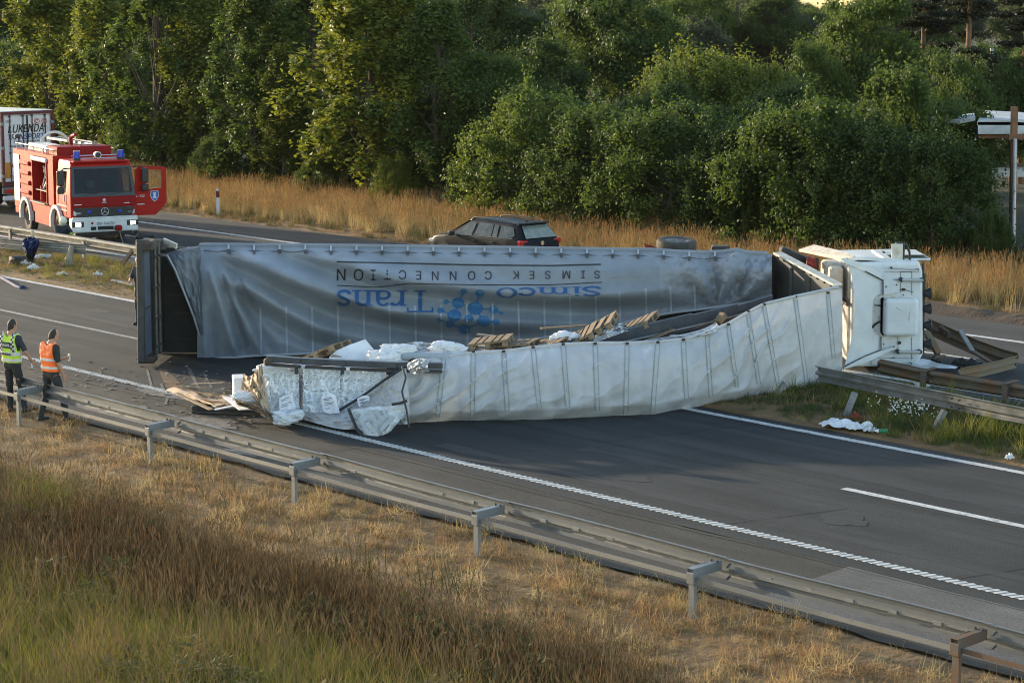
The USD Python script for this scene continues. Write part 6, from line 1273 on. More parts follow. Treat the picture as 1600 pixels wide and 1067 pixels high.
for x in (-4.64, -2.80): fe.add('locker_frame', bx((x, -HW - .012, 2.0), (.07, .05, 1.6), .01), 'fire_red', parent=bd)
rg_ = np.random.default_rng(4)
fe.add('red_cylinder', cyl((-4.2, -.9, 1.22), (-4.2, -.9, 1.75), .14, 14), 'fire_red', smooth=50); fe.add('pump_panel', bx((-3.2, -.85, 1.9), (.5, .2, 1.2), .03), 'gear')
for k in range(14): fe.add('equipment', cyl((-4.5 + 1.6 * rg_.random(), -.95, 1.3 + 1.2 * rg_.random()), (-4.4 + 1.5 * rg_.random(), -.80, 1.4 + 1.2 * rg_.random()), .03 + .05 * rg_.random(), 8), ('gear', 'shutter', 'fire_red', 'galv_light')[k % 4])
fe.add('locker_shelf', bx((-3.72, -.9, 1.62), (1.8, .45, .03)), 'galv_light')
# roof
sup = fe.add('roof_locker', bx((-2.75, 0, 3.08), (1.25, 1.95, .32), .03), 'fire_red_dark'); fe.add('roof_box', bx((-5.0, -.55, 3.06), (2.4, .7, .26), .04), 'shutter'); fe.add('roof_box', bx((-4.2, .6, 3.05), (1.6, .6, .24), .04), 'shutter')
for sy in (-1, 1):
    rl = fe.add('roof_rail', cat([cyl((-2.2, sy * 1.08, 3.14), (-7.1, sy * 1.08, 3.14), .022, 8)] + [cyl((x, sy * 1.08, 2.92), (x, sy * 1.08, 3.14), .018, 6) for x in (-2.3, -3.5, -4.7, -5.9, -7.0)]), 'chrome')
ld = fe.add('ladder', cat([bar((-2.6, y, 3.34), (-6.9, y, 3.30), .06, .08) for y in (.05, .45)]), 'galv_light')
for k in range(13): fe.add('ladder_rung', cyl((-2.8 - .32 * k, .05, 3.33), (-2.8 - .32 * k, .45, 3.33), .018, 6), 'galv_light', parent=ld)
fe.add('suction_hose', tube([(-3.9, -.55 + .5 * math.cos(t), 3.25 + .42 * math.sin(t)) for t in np.linspace(.1, 3.0, 16)], .045, 8), 'shutter', smooth=40)
fe.add('water_monitor', cat(cyl((-3.4, -.1, 3.2), (-3.4, -.1, 3.5), .07, 10), cyl((-3.5, -.1, 3.5), (-2.8, -.1, 3.62), .06, 10)), 'fire_red_dark', smooth=40)
fe.add('rear_lamp_post', cat(cyl((-7.0, -1.0, 3.1), (-7.0, -1.0, 3.35), .03, 8), bx((-7.0, -1.05, 3.38), (.16, .2, .14), .03)), 'veh_black')
for y in (-.78, .78):
    b_ = fe.add('beacon', cyl((-.45, y, 2.95), (-.45, y, 3.18), .12, 16, r2=.115), 'blue_lamp', smooth=50); fe.add('beacon_base', cyl((-.45, y, 2.85), (-.45, y, 2.95), .13, 16), 'veh_black', parent=b_); fe.add('beacon_cap', cyl((-.45, y, 3.18), (-.45, y, 3.20), .11, 16), 'chrome', parent=b_)
sl = fe.add('search_light', cyl((-.50, -.06, 3.04), (-.32, -.06, 3.04), .12, 14), 'shutter', smooth=50); fe.add('light_lens', cyl((-.32, -.06, 3.04), (-.30, -.06, 3.04), .09, 14), 'veh_black', parent=sl)
fe.add('light_bar', cat(cyl((-.5, -.95, 3.02), (-.5, .95, 3.02), .02, 8), cyl((-.5, -.95, 2.92), (-.5, .95, 2.92), .02, 8)), 'chrome')
# doors and mirrors
fe.add('side_window', panel_xz([(-.58, 1.78), (-1.36, 1.78), (-1.36, 2.48), (-.70, 2.48)], -HW + .085, .012), 'tinted_glass', parent=body)
fe.add('door_line', cat(bar((-.50, -HW - .004, 1.0), (-.50, -HW - .004, 1.7), .012, .012), bar((-1.45, -HW - .004, 1.0), (-1.45, -HW - .004, 1.7), .012, .012)), 'veh_black', parent=body)
for z in (1.15, 1.30): fe.add('white_stripe', bx((-.95, -HW - .006, z), (1.1, .012, .03)), 'veh_white', parent=body)
fe.add('door_badge', bx((-.8, -HW - .008, 1.55), (.16, .012, .22)), 'blue_badge', parent=body)
door = Polygon([(1.20, .90), (1.95, .90), (2.28, 1.22), (2.36, 1.30), (2.36, 2.50), (2.30, 2.56), (1.40, 2.62), (1.24, 2.5)], [[(1.62, 1.80), (2.20, 1.84), (2.22, 2.46), (1.66, 2.50)]])
dd = fe.add('open_door', slab(door, (-.36, 0, 0), (0, 1, 0), (0, 0, 1), .06), 'fire_red', smooth=30)
glass_mat('clear_glass', (0.82, 0.85, 0.84))
fe.add('door_glass', slab([(1.63, 1.81), (2.19, 1.85), (2.21, 2.45), (1.67, 2.49)], (-.34, 0, 0), (0, 1, 0), (0, 0, 1), .01), 'clear_glass', parent=dd)
sh = Polygon([(1.78, 1.74), (2.06, 1.74), (2.07, 1.56), (2.02, 1.44), (1.92, 1.36), (1.82, 1.44), (1.77, 1.56)])
bg = fe.add('door_emblem', slab(sh, (-.30, 0, 0), (0, 1, 0), (0, 0, 1), .008), 'blue_badge', parent=dd)
fe.add('emblem_figure', slab(unary_union([sbox(1.88, 1.50, 1.96, 1.66), sbox(1.85, 1.48, 1.99, 1.52), sbox(1.86, 1.64, 1.98, 1.68)]), (-.292, 0, 0), (0, 1, 0), (0, 0, 1), .006), 'plate', parent=dd)
fe.add('emblem_border', slab(sh.buffer(.0).difference(sh.buffer(-.018)), (-.291, 0, 0), (0, 1, 0), (0, 0, 1), .005), 'plate', parent=dd)
wall_text(fe, dd, 'L-712', .07, 'plate', (-.30, 1.40, 1.54), np.array([0, 1.0, 0]), np.array([0, 0, 1.0]), True, .2)
fe.add('door_text_line', bx((-.298, 1.42, 1.29), (.008, .26, .03)), 'plate', parent=dd)
fe.add('door_line', bx((-.298, 1.75, 1.33), (.008, 1.05, .015)), 'fire_red_dark', parent=dd)
for sy, y in ((-1, -1.48), (1, 1.52)):
    m_ = fe.add('side_mirror', rbox((-.10, y, 2.30), (.14, .24, .52), .05), 'veh_black', smooth=40); fe.add('wide_mirror', rbox((-.10, y, 1.88), (.14, .24, .24), .05), 'veh_black', smooth=40, parent=m_)
    fe.add('mirror_arm', tube([(-.2, sy * 1.08, 2.62), (-.1, y * .92, 2.62), (-.1, y, 2.5)], .022, 6), 'veh_black', parent=m_)
hs = single('fire_hose', tube([at_z(x, y, .05) for x, y in ((206, 366), (212, 360), (216, 364), (214, 372), (222, 370), (240, 369), (246, 374), (244, 382), (232, 384))], .045, 7), 'rubber', 'black fire hose looping on the road beside the fire engine bumper', 'hose', smooth=40)

# white articulated lorry seen from behind
lx = at_u(47, 325, 43.2); lx[2] = 0
lt = Lc('white_semi_trailer', 'white box trailer with blue and black lettering on its rear doors behind the fire engine', 'trailer', lx, math.degrees(math.atan2(-T2[1], -T2[0])) + 9)
bx_ = lt.add('box_body', bx((6.8, 0, 2.62), (13.4, 2.54, 2.72), .03), 'veh_white')
lt.add('roof_edge', bx((6.8, 0, 4.0), (13.5, 2.60, .08), .02), 'shutter', parent=bx_)
fr = lt.add('rear_frame', slab(Polygon([(-1.29, 1.12), (1.29, 1.12), (1.29, 4.02), (-1.29, 4.02)], [[(-1.17, 1.24), (1.17, 1.24), (1.17, 3.90), (-1.17, 3.90)]]), (.02, 0, 0), (0, -1, 0), (0, 0, 1), .06), 'maroon')
drs = []
for sy in (-1, 1):
    d_ = lt.add('rear_door', bx((.06, sy * .565, 2.55), (.06, 1.11, 2.56), .01), 'veh_white'); drs.append(d_)
    for y in (.22, .86):
        lt.add('door_bar', cyl((-.02, sy * y, 1.2), (-.02, sy * y, 3.92), .022, 8), 'dark_steel', parent=d_)
        for z in (1.5, 2.4, 3.4, 3.84): lt.add('bar_guide', bx((.0, sy * y, z), (.06, .09, .06), .01), 'dark_steel', parent=d_)
    for z in (1.5, 2.6, 3.55): lt.add('hinge', bx((-.0, sy * 1.22, z), (.10, .16, .14), .02), 'galv_light', parent=fr)
    lt.add('door_gasket', bx((.02, sy * .02, 2.55), (.03, .03, 2.6)), 'veh_black', parent=d_)
EX, EZ = np.array([0, -1.0, 0]), np.array([0, 0, 1.0])
wall_text(lt, drs[0], 'LUKENDA', .30, 'letter_black', (.028, .06, 3.19), EX, EZ, True, .22, 1.75)
wall_text(lt, drs[0], 'TRANSPORT', .20, 'letter_blue', (.028, .10, 2.92), EX, EZ, True, .22, 1.78)
wall_text(lt, drs[0], 'at the right place at the right time', .07, 'print_dark', (.028, .04, 2.80), EX, EZ, False, .2, 1.3)
wall_text(lt, drs[0], 'Vukovarska 207, 31540 Donji Miholjac', .085, 'print_dark', (.028, .0, 2.62), EX, EZ, False, .2, 1.85)
wall_text(lt, drs[0], 'LIPE', .09, 'print_dark', (.028, .90, 3.60), EX, EZ, True, .2)
for y in (-.48, -.84):
    c_ = lt.add('round_sticker', cyl((.025, y, 3.60), (.032, y, 3.60), .14, 20), 'veh_white', parent=drs[0]); lt.add('sticker_ring', cat(tube([(.022, y + .12 * math.cos(t), 3.60 + .12 * math.sin(t)) for t in np.linspace(0, 6.2832, 24)], .012, 5)), 'lamp_red', parent=drs[0])
    lt.add('sticker_mark', cat(tube([(.020, y - .06 * math.cos(t), 3.60 + .06 * math.sin(t)) for t in np.linspace(.6, 5.4, 14)], .018, 5)), 'lamp_red', parent=drs[0])
lt.add('orange_board', bx((.025, .98, 1.72), (.02, .22, .62)), 'orange_board', parent=drs[1])
lt.add('round_sticker', cyl((.02, .70, 1.90), (.032, .70, 1.90), .09, 16), 'lamp_red', parent=drs[1]); lt.add('number_plate', bx((.025, .68, 1.50), (.02, .22, .14)), 'plate', parent=drs[1])
lt.add('rear_bumper', bx((.1, 0, .62), (.14, 2.4, .18), .03), 'veh_white'); lt.add('lamp_panel', bx((.08, 0, .92), (.12, 2.5, .26), .03), 'galv_light')
for sy in (-1, 1): lt.add('tail_lamp', rbox((.0, sy * .98, .90), (.06, .42, .16), .03), 'lamp_red', smooth=40)
for x in (2.4, 3.7, 5.0):
    for sy in (-1, 1): wheel_local(lt, x, sy * 1.05, .5, .36)
lt.add('chassis_beam', bx((6.5, 0, 1.08), (13, .9, .24), .02), 'dark_steel'); lt.add('mudguard', bx((3.7, 0, 1.12), (4.2, 2.5, .05), .02), 'dark_steel')
# dark estate car
cloc = at_z(770, 412, 0); cang = math.degrees(math.atan2(-T2[1], -T2[0])) + 2
car = Lc('estate_car', 'dark grey estate car with roof rails parked on the hard shoulder beyond the trailer', 'car', cloc, cang)
def sect(x):                                # half sections: list of (y, z) from the sill to the roof at station x (0 = middle)
    hw = np.interp(x, [-2.28, -2.1, -1.6, 1.3, 1.9, 2.2, 2.28], [.74, .84, .89, .90, .86, .74, .60])
    belt = np.interp(x, [-2.28, -2.2, -1.9, 0.8, 1.2, 1.75, 2.1, 2.24, 2.28], [.82, .95, .98, .94, .92, .86, .74, .62, .55])
    top = np.interp(x, [-2.28, -2.22, -1.85, -1.6, -.4, .25, 1.15, 1.3], [.83, .97, 1.40, 1.44, 1.49, 1.46, .95, .93])
    top = max(top, belt + .005) if x < 1.25 else belt + .03
    k = np.clip((top - belt) / .5, 0, 1); rw = hw - .06 - .20 * k
    zb = np.interp(x, [-2.28, -2.1, 2.1, 2.28], [.34, .20, .18, .32])
    return np.array([(0, zb), (hw * .92, zb), (hw * .99, zb + .14), (hw, .60), (hw * .985, belt - .06), (hw * .955, belt), (hw - .08 - .10 * k, belt + (top - belt) * .5), (rw, belt + (top - belt) * .86), (rw * .88, top - .01 * k), (0, top + .03 * k)])
st = np.concatenate([np.linspace(-2.28, -1.5, 12), np.linspace(-1.4, .2, 14), np.linspace(.3, 1.3, 12), np.linspace(1.4, 2.28, 12)])
V = np.array([np.vstack([sect(x) * [1, 1], (sect(x) * [-1, 1])[-2:0:-1]]) for x in st]); nS, nP = V.shape[:2]
VV = np.concatenate([np.broadcast_to(st[:, None, None], (nS, nP, 1)), V], -1).reshape(-1, 3); F = []
for i in range(nS - 1):
    for j in range(nP): k = (j + 1) % nP; F += [[i * nP + j, (i + 1) * nP + j, (i + 1) * nP + k], [i * nP + j, (i + 1) * nP + k, i * nP + k]]
VV = np.vstack([VV, [[st[0], 0, .6], [st[-1], 0, .5]]]); n0 = nS * nP
for j in range(nP): k = (j + 1) % nP; F += [[n0, k, j], [n0 + 1, n0 - nP + j, n0 - nP + k]]
cm = trimesh.Trimesh(VV, F, process=False); cm.fix_normals()
for x in (-1.32, 1.36):
    pass
shell = car.add('body_shell', cm, 'car_paint', smooth=38)
def side_pt(x, f, sy, e=.012):              # a point on the greenhouse side, f from belt (0) to roof edge (1)
    s_ = sect(x); a, b = s_[5], s_[7]; p = a + (b - a) * f; return np.array([x, sy * (p[0] + e), p[1]])
def glass(pts, sy):
    P = [side_pt(x, f, sy) for x, f in pts]; c = np.mean(P, 0); V = np.array(P + [c]); n = len(P); return trimesh.Trimesh(V, [[i, (i + 1) % n, n] for i in range(n)] + [[(i + 1) % n, i, n] for i in range(n)], process=False)
mat('car_window', (0.10, 0.115, 0.11), 0.05, c2=(0.20, 0.21, 0.17), scale=3.0, spec=0.9, coat=0.8)
for sy in (-1, 1):
    for nm, pts in (('front_window', ((.92, .06), (.05, .06), (.0, .9), (.25, .93), (.55, .62))), ('rear_window', ((-.08, .06), (-.86, .06), (-.80, .9), (-.12, .93))), ('quarter_pane', ((-.90, .06), (-1.12, .06), (-1.06, .88), (-.85, .9))), ('boot_window', ((-1.22, .06), (-1.78, .10), (-1.88, .30), (-1.72, .86), (-1.16, .9)))):
        w_ = car.add(nm, glass(pts, sy), 'car_window')
    car.add('chrome_strip', tube([side_pt(x, .02, sy, .018) for x in np.linspace(.95, -1.85, 14)], .012, 5), 'chrome')
    car.add('roof_rail', tube([np.array([x, sy * (sect(x)[8][0] + .03), sect(x)[8][1] + z]) for x, z in ((.35, .0), (.2, .05), (-.6, .055), (-1.4, .05), (-1.68, .0))], .022, 6), 'veh_black', smooth=40)
    car.add('door_handle', bx((-.05, sy * .90, .80), (.2, .05, .04), .015), 'veh_black'); car.add('door_handle', bx((-.95, sy * .90, .82), (.2, .05, .04), .015), 'veh_black')
    car.add('side_mirror', rbox((.86, sy * 1.0, .98), (.14, .22, .15), .05), 'veh_black', smooth=40)
    car.add('tail_lamp', rbox((-2.16, sy * .70, .86), (.18, .34, .18), .05), 'lamp_red', smooth=40)
    car.add('headlamp', rbox((2.06, sy * .66, .66), (.26, .34, .13), .05), 'lamp_clear', smooth=40)
    car.add('door_seam', bar(side_pt(-.03, -.0, sy, .004) - [0, 0, .65], side_pt(-.03, 0, sy, .012), .008, .008), 'veh_black')
    for x in (-1.32, 1.36):
        car.add('wheel_well', cyl((x, sy * .70, .33), (x, sy * .905, .33), .37, 22), 'dark_inside'); wheel_local(car, x, sy * .80, .32, .22, 'rubber', 'chrome')
rg0, rg1 = sect(-2.20), sect(-1.86)
Q = np.array([(-2.24, .66, 1.0), (-2.24, -.66, 1.0), (-1.90, -.52, 1.36), (-1.90, .52, 1.36)]) + [-.02, 0, .0]
car.add('rear_screen', trimesh.Trimesh(np.vstack([Q, Q - [.01, 0, -.005]]), [[0, 2, 1], [0, 3, 2], [4, 5, 6], [4, 6, 7]], process=False), 'car_window'); car.add('roof_spoiler', bx((-1.92, 0, 1.43), (.24, 1.1, .05), .02), 'car_paint')
car.add('round_emblem', cyl((-2.27, 0, .84), (-2.31, 0, .84), .07, 16), 'chrome'); car.add('number_plate', bx((-2.29, 0, .62), (.02, .52, .11)), 'plate'); car.add('rear_bumper', rbox((-2.22, 0, .42), (.2, 1.6, .24), .07), 'car_paint', smooth=40)
ws_ = np.array([(1.12, .70, .99), (1.12, -.70, .99), (.34, -.56, 1.42), (.34, .56, 1.42)]) + [.02, 0, .02]
car.add('windscreen', trimesh.Trimesh(np.vstack([ws_, ws_ + [.01, 0, .01]]), [[0, 1, 2], [0, 2, 3], [4, 5, 6], [4, 6, 7]], process=False), 'car_window'); car.add('roof_antenna', bx((-1.6, 0, 1.50), (.10, .03, .06), .01), 'veh_black')

# ------------------------------------------------------------------ roadside furniture
dp = W('delineator_post', 'white roadside marker post with a dark red band standing in the verge grass', 'marker post', at_z(341, 337, 0))
b = at_z(341, 337, 0.0)
dp.add('post_body', xf(slab([(-.06, 0), (.06, 0), (.06, .98), (-.06, 1.08)], (0, -.05, 0), (1, 0, 0), (0, 0, 1), -.1), b, (1, 0, 0), (0, 1, 0), (0, 0, 1)), 'veh_white'); dp.add('dark_band', bx(b + [0, 0, .84], (.126, .106, .26)), 'maroon'); dp.add('reflector', bx(b + [0, -.055, .84], (.05, .01, .18)), 'lamp_red')
mat('rust_post', (0.21, 0.095, 0.045), 0.85, c2=(0.13, 0.06, 0.035), scale=3)
mat('old_white', (0.50, 0.51, 0.52), 0.6, c2=(0.30, 0.29, 0.28), scale=1.8, lo=0.45, hi=0.75)
sh_ = W('ruined_shelter', 'derelict open shelter with a sagging white roof on a rusty steel post at the right', 'shelter', (16.6, 74, 0))
sY = 73.0
rf = sh_.add('roof_slab', pxsolid(Polygon([(1528, 190), (1545, 187), (1640, 190), (1640, 209), (1528, 210)]), lambda x, y: sY - (210 - y) * 0.0, .25), 'old_white')
sh_.add('roof_sheet', solid_sheet(np.array([[at_y(x, y, Y) for x, y, Y in ((1527, 191, sY), (1532, 181, sY + 4), (1540, 173, sY + 8))], [at_y(x, y, Y) for x, y, Y in ((1580, 191, sY), (1582, 183, sY + 4), (1588, 175, sY + 8))], [at_y(x, y, Y) for x, y, Y in ((1650, 193, sY), (1650, 186, sY + 4), (1650, 180, sY + 8))]]), (0, 0, -.1)), 'old_white', parent=rf)
sh_.add('sagging_roof_sheet', solid_sheet(np.array([[at_y(x, y, Y) for x, y, Y in ((1440, 184, sY + 2), (1444, 180, sY + 5))], [at_y(x, y, Y) for x, y, Y in ((1500, 188, sY + .5), (1505, 179, sY + 5))], [at_y(x, y, Y) for x, y, Y in ((1524, 183, sY + .2), (1522, 177, sY + 5))]]), (0, 0, -.12)), 'old_white', parent=rf)
sh_.add('fascia_beam', bar(at_y(1528, 213, sY + .3), at_y(1650, 213, sY + .3), .2, .14), 'rust_post', parent=rf)
sh_.add('lower_ledge', bar(at_y(1515, 268, sY + 3), at_y(1660, 270, sY + 3), .5, .30), 'old_white'); sh_.add('ledge_beam', bar(at_y(1500, 258, sY + 4), at_y(1660, 259, sY + 4), .4, .10), 'rust_post')
p0, p1 = at_y(1583, 352, sY - .5), at_y(1585, 167, sY - .5); p0[2] = 0
sh_.add('steel_post', bar(p0, p1, .20, .20, .01), 'rust_post'); sh_.add('drain_pipe', cyl(p0 + [.0, -.18, 0], at_y(1586, 217, sY - .7), .06, 10), 'old_white', smooth=50); sh_.add('post_bracket', bar(at_y(1575, 214, sY - .55), at_y(1598, 214, sY - .55), .22, .18, .01), 'rust_post')
lp = W('white_pole', 'thin pale pole among the pine trunks above the shelter', 'pole', (at_y(1550, 100, 112)[0], 112, 0))
lp.add('pole_shaft', cyl(at_y(1550, 100, 112) * [1, 1, 0], at_y(1550, 78, 112), .09, 10, r2=.07), 'old_white', smooth=50); lp.add('pole_cap', cyl(at_y(1550, 78, 112), at_y(1550, 76, 112), .10, 10), 'galv_light')
# ------------------------------------------------------------------ people
mat('skin', (0.42, 0.225, 0.145), 0.55); mat('hair_dark', (0.022, 0.016, 0.012), 0.7, bump=0.004, bscale=90)
mat('navy', (0.016, 0.020, 0.032), 0.85, c2=(0.026, 0.03, 0.045), scale=9, bump=0.004, bscale=14); mat('black_cloth', (0.014, 0.014, 0.015), 0.85, c2=(0.025, 0.025, 0.026), scale=8, bump=0.004, bscale=14)
mat('vest_orange', (1.0, 0.18, 0.025), 0.6, c2=(0.92, 0.14, 0.018), scale=6, bump=0.010, bscale=9, emit=(1, .13, .01), emitk=0.0); mat('vest_lime', (0.50, 0.72, 0.03), 0.6, c2=(0.42, 0.62, 0.03), scale=6, bump=0.008, bscale=9)
mat('reflective', (0.62, 0.62, 0.60), 0.35, metal=0.3); mat('shoe', (0.012, 0.012, 0.012), 0.5); mat('phone', (0.55, 0.58, 0.55), 0.3)
mat('helmet', (0.62, 0.62, 0.50), 0.35); mat('eye_dark', (0.02, 0.015, 0.012), 0.3)
def ball(p, r): return m3.Manifold.sphere(r, 20).translate(tuple(map(float, p)))
def bone(a, ra, b, rb): return m3.Manifold.batch_hull([ball(a, ra), ball(b, rb)])
def cloth(m, ln, it, amp=.013, sc=6.0, seed=0):
    t = smoothed(m, ln * .8, it); v = t.vertices; d = (meshkit.fbm(v * [sc, sc, sc * 1.6] + seed, 3, 4) - .5) * 2 - (np.abs(meshkit.fbm(v * [sc, sc, sc * 2.2] + 30 + seed, 2, 7) - .5) * 4).clip(0, 1) ** .6 * .8; t.vertices = v + t.vertex_normals * (amp * d)[:, None]; return t
def smoothed(m, ln=.025, it=8):
    t = as_tm(m.refine_to_length(ln)); t = trimesh.Trimesh(t.vertices, t.faces, process=True); trimesh.smoothing.filter_taubin(t, iterations=it); return t
def union(ms): return m3.Manifold.batch_boolean(ms, m3.OpType.Add)
def hand(w, d, side, curl=.6):              # wrist, direction of the fingers, thumb side
    w, d, side = (np.asarray(x, float) for x in (w, d, side)); d = d / np.linalg.norm(d); side = side - d * np.dot(side, d); side /= np.linalg.norm(side); pn = np.cross(d, side)
    k = w + d * .09; ms = [m3.Manifold.batch_hull([ball(w, .026), ball(k + side * .03, .016), ball(k - side * .033, .015)])]
    for i, (o, L) in enumerate(((.032, .072), (.011, .080), (-.011, .074), (-.032, .058))):
        a = k + side * o; c1 = d * math.cos(curl * .5) + pn * math.sin(curl * .5); b = a + c1 * L * .45; c2 = d * math.cos(curl) + pn * math.sin(curl); c = b + c2 * L * .32; c3 = d * math.cos(curl * 1.5) + pn * math.sin(curl * 1.5); e = c + c3 * L * .25
        ms += [bone(a, .0095, b, .009), bone(b, .009, c, .008), bone(c, .008, e, .007)]
    t0 = w + d * .03 + side * .028; t1 = t0 + (side * .75 + d * .6) * .04; t2 = t1 + (d * .9 + side * .2 + pn * .3) * .032
    return ms + [bone(t0, .014, t1, .011), bone(t1, .011, t2, .009)]
def person(label, loc, rz, J, kind, scale=1.0):
    """A standing or leaning figure. J: joints in its own frame (x right, y forwards, z up)."""
    p = Lc('person', label, 'person', loc, rz)
    if scale != 1: J = {k: np.asarray(v, float) * scale for k, v in J.items()}
    J = {k: np.asarray(v, float) for k, v in J.items()}
    up = J['head'] - J['neck']; up /= np.linalg.norm(up); f = J.get('look', np.array([0, 1.0, 0])); f = f - up * np.dot(f, up); f /= np.linalg.norm(f); r = np.cross(f, up); h = J['head']
    ms = [m3.Manifold.batch_hull([ball(h + up * .04 - f * .015, .088), ball(h - up * .02 + f * .015, .075), ball(h - up * .085 + f * .045, .042)]), bone(h - up * .05 - f * .02, .058, J['neck'], .064), bone(h + f * .085 + up * .0, .011, h + f * .098 - up * .03, .016)]
    for s_ in (-1, 1): ms.append(m3.Manifold.batch_hull([ball(h + r * s_ * .082 + up * .015 - f * .01, .014), ball(h + r * s_ * .080 - up * .03 - f * .005, .011)]))
    ms += [m3.Manifold.batch_hull([ball(J['neck'] - [0, 0, .02], .07), ball(J['ls'], .065), ball(J['rs'], .065), ball(J['chest'] + [.09, 0, 0], .105), ball(J['chest'] - [.09, 0, 0], .105)]), m3.Manifold.batch_hull([ball(J['chest'] + [.09, 0, 0], .10), ball(J['chest'] - [.09, 0, 0], .10), ball(J['waist'] + [.07, 0, 0], .095), ball(J['waist'] - [.07, 0, 0], .095)]),
           m3.Manifold.batch_hull([ball(J['waist'] + [.07, 0, 0], .095), ball(J['waist'] - [.07, 0, 0], .095), ball(J['lh'], .098), ball(J['rh'], .098)])]
    for s_ in 'lr':
        ms += [bone(J[s_ + 's'], .056, J[s_ + 'e'], .041), bone(J[s_ + 'e'], .041, J[s_ + 'w'], .028), bone(J[s_ + 'h'], .088, J[s_ + 'k'], .056), bone(J[s_ + 'k'], .056, J[s_ + 'a'], .04), m3.Manifold.batch_hull([ball(J[s_ + 'a'] - [0, 0, .03], .04), ball(J[s_ + 'a'] + J[s_ + 'toe'] * .15 - [0, 0, .045], .032)])]
        dd_ = J[s_ + 'w'] - J[s_ + 'e']; dd_ = J.get(s_ + 'hd', dd_ / np.linalg.norm(dd_)); ms += hand(J[s_ + 'w'], dd_, J.get(s_ + 'ts', np.array([0, 1.0, 0])), .7)
    p.add('body', smoothed(union(ms), .022, 6), 'skin', smooth=True)
    hr = m3.Manifold.batch_hull([ball(h + up * .048 - f * .02, .091), ball(h + up * .01 - f * .045, .078), ball(h - up * .075 - f * .05, .05), ball(h + up * .0 - f * .03 + r * .028, .066), ball(h + up * .0 - f * .03 - r * .028, .066)]) - m3.Manifold.cube((.4, .2, .4), True).rotate((0, 0, math.degrees(math.atan2(-f[0], f[1])))).translate(tuple(h + f * .135 + up * .0))
    if kind != 'fire':
        p.add('hair', smoothed(hr, .02, 3), 'hair_dark', smooth=True)
    for s_ in (-1, 1): p.add('eye', trimesh.creation.icosphere(1, .011).apply_translation(h + f * .082 + r * s_ * .032 + up * .012), 'eye_dark')
    p.add('mouth', bx(h + f * .080 - up * .065, (.045, .02, .008)), 'eye_dark')
    T = lambda e: [m3.Manifold.batch_hull([ball(J['neck'] - [0, 0, .05], .068 + e), ball(J['ls'], .066 + e), ball(J['rs'], .066 + e), ball(J['chest'] + [.095, 0, 0], .106 + e), ball(J['chest'] - [.095, 0, 0], .106 + e)]), m3.Manifold.batch_hull([ball(J['chest'] + [.095, 0, 0], .106 + e), ball(J['chest'] - [.095, 0, 0], .106 + e), ball(J['waist'] + [.085, 0, -.0], .10 + e), ball(J['waist'] - [.085, 0, 0], .10 + e), ball(J['waist'] + [.085, 0, -.10], .10 + e), ball(J['waist'] - [.085, 0, .10], .10 + e)])]
    shirt = T(.012) + [bone(J[s_ + 's'], .068, J[s_ + 's'] + (J[s_ + 'e'] - J[s_ + 's']) * .85, .058) for s_ in 'lr']
    if kind == 'fire': shirt += [bone(J[s_ + 'e'], .058, J[s_ + 'w'], .045) for s_ in 'lr'] + [bone(J[s_ + 's'], .068, J[s_ + 'e'], .058) for s_ in 'lr']
    p.add('shirt', cloth(union(shirt), .03, 5, .009), {'police': 'navy', 'orange': 'black_cloth', 'dark': 'navy', 'fire': 'navy'}[kind], smooth=True)
    tr = [m3.Manifold.batch_hull([ball(J['waist'] + [.07, 0, -.06], .104), ball(J['waist'] - [.07, 0, .06], .104), ball(J['lh'], .112), ball(J['rh'], .112)])]
    for s_ in 'lr': tr += [bone(J[s_ + 'h'], .108, J[s_ + 'k'], .078), bone(J[s_ + 'k'], .078, J[s_ + 'a'] + [0, 0, .02], .066)]
    p.add('trousers', cloth(union(tr), .03, 4, .016), 'black_cloth' if kind != 'dark' else 'navy', smooth=True)
    for s_ in 'lr': p.add('shoe', smoothed(m3.Manifold.batch_hull([ball(J[s_ + 'a'] - [0, 0, .035], .048), ball(J[s_ + 'a'] - [0, 0, .045] - J[s_ + 'toe'] * .04, .04), ball(J[s_ + 'a'] + J[s_ + 'toe'] * .17 - [0, 0, .052], .034)]), .03, 3), 'shoe', smooth=True)
    if kind in ('police', 'orange'):
        cut = m3.Manifold.cube((2, 2, .36), True).translate((0, 0, float(J['waist'][2] - .27)))
        neck = bone(J['neck'] - [0, 0, .06], .085, J['neck'] + [0, 0, .12], .12)
        trim = m3.Manifold.cube((.2, 2, .5), True)
        V_ = lambda e: union(T(e)) - cut - neck - trim.translate((float(J['ls'][0]) - .085, 0, float(J['ls'][2]))) - trim.translate((float(J['rs'][0]) + .085, 0, float(J['rs'][2])))
        v_ = V_(.03); vp = p.add('vest', cloth(v_, .03, 3, .008), 'vest_orange' if kind == 'orange' else 'vest_lime', smooth=30)
        zw = float(J['waist'][2]); sl = lambda e, z0, z1, x0=-1, x1=1, y1=1: V_(e) ^ m3.Manifold.cube((x1 - x0, 1 + y1, z1 - z0)).translate((x0, -1, z0))
        if kind == 'orange':
            for z in (zw - .03, zw + .13): p.add('reflective_band', as_tm(sl(.037, z, z + .05)), 'reflective', smooth=30, parent=vp)
            for s_ in (-1, 1): p.add('front_band', as_tm(sl(.036, zw + .18, zw + .6, s_ * .10 - .02, s_ * .10 + .02) ^ m3.Manifold.cube((2, 1, 4)).translate((-1, 0, -1))), 'reflective', smooth=30, parent=vp)
        else:
            p.add('reflective_band', as_tm(sl(.037, zw - .06, zw - .0)), 'reflective', smooth=30, parent=vp)
            p.add('reflective_band', as_tm(sl(.037, zw + .06, zw + .13)), 'reflective', smooth=30, parent=vp)
            p.add('back_panel', as_tm(sl(.038, zw + .21, zw + .33, -.13, .10, -.02)), 'navy', smooth=30, parent=vp)
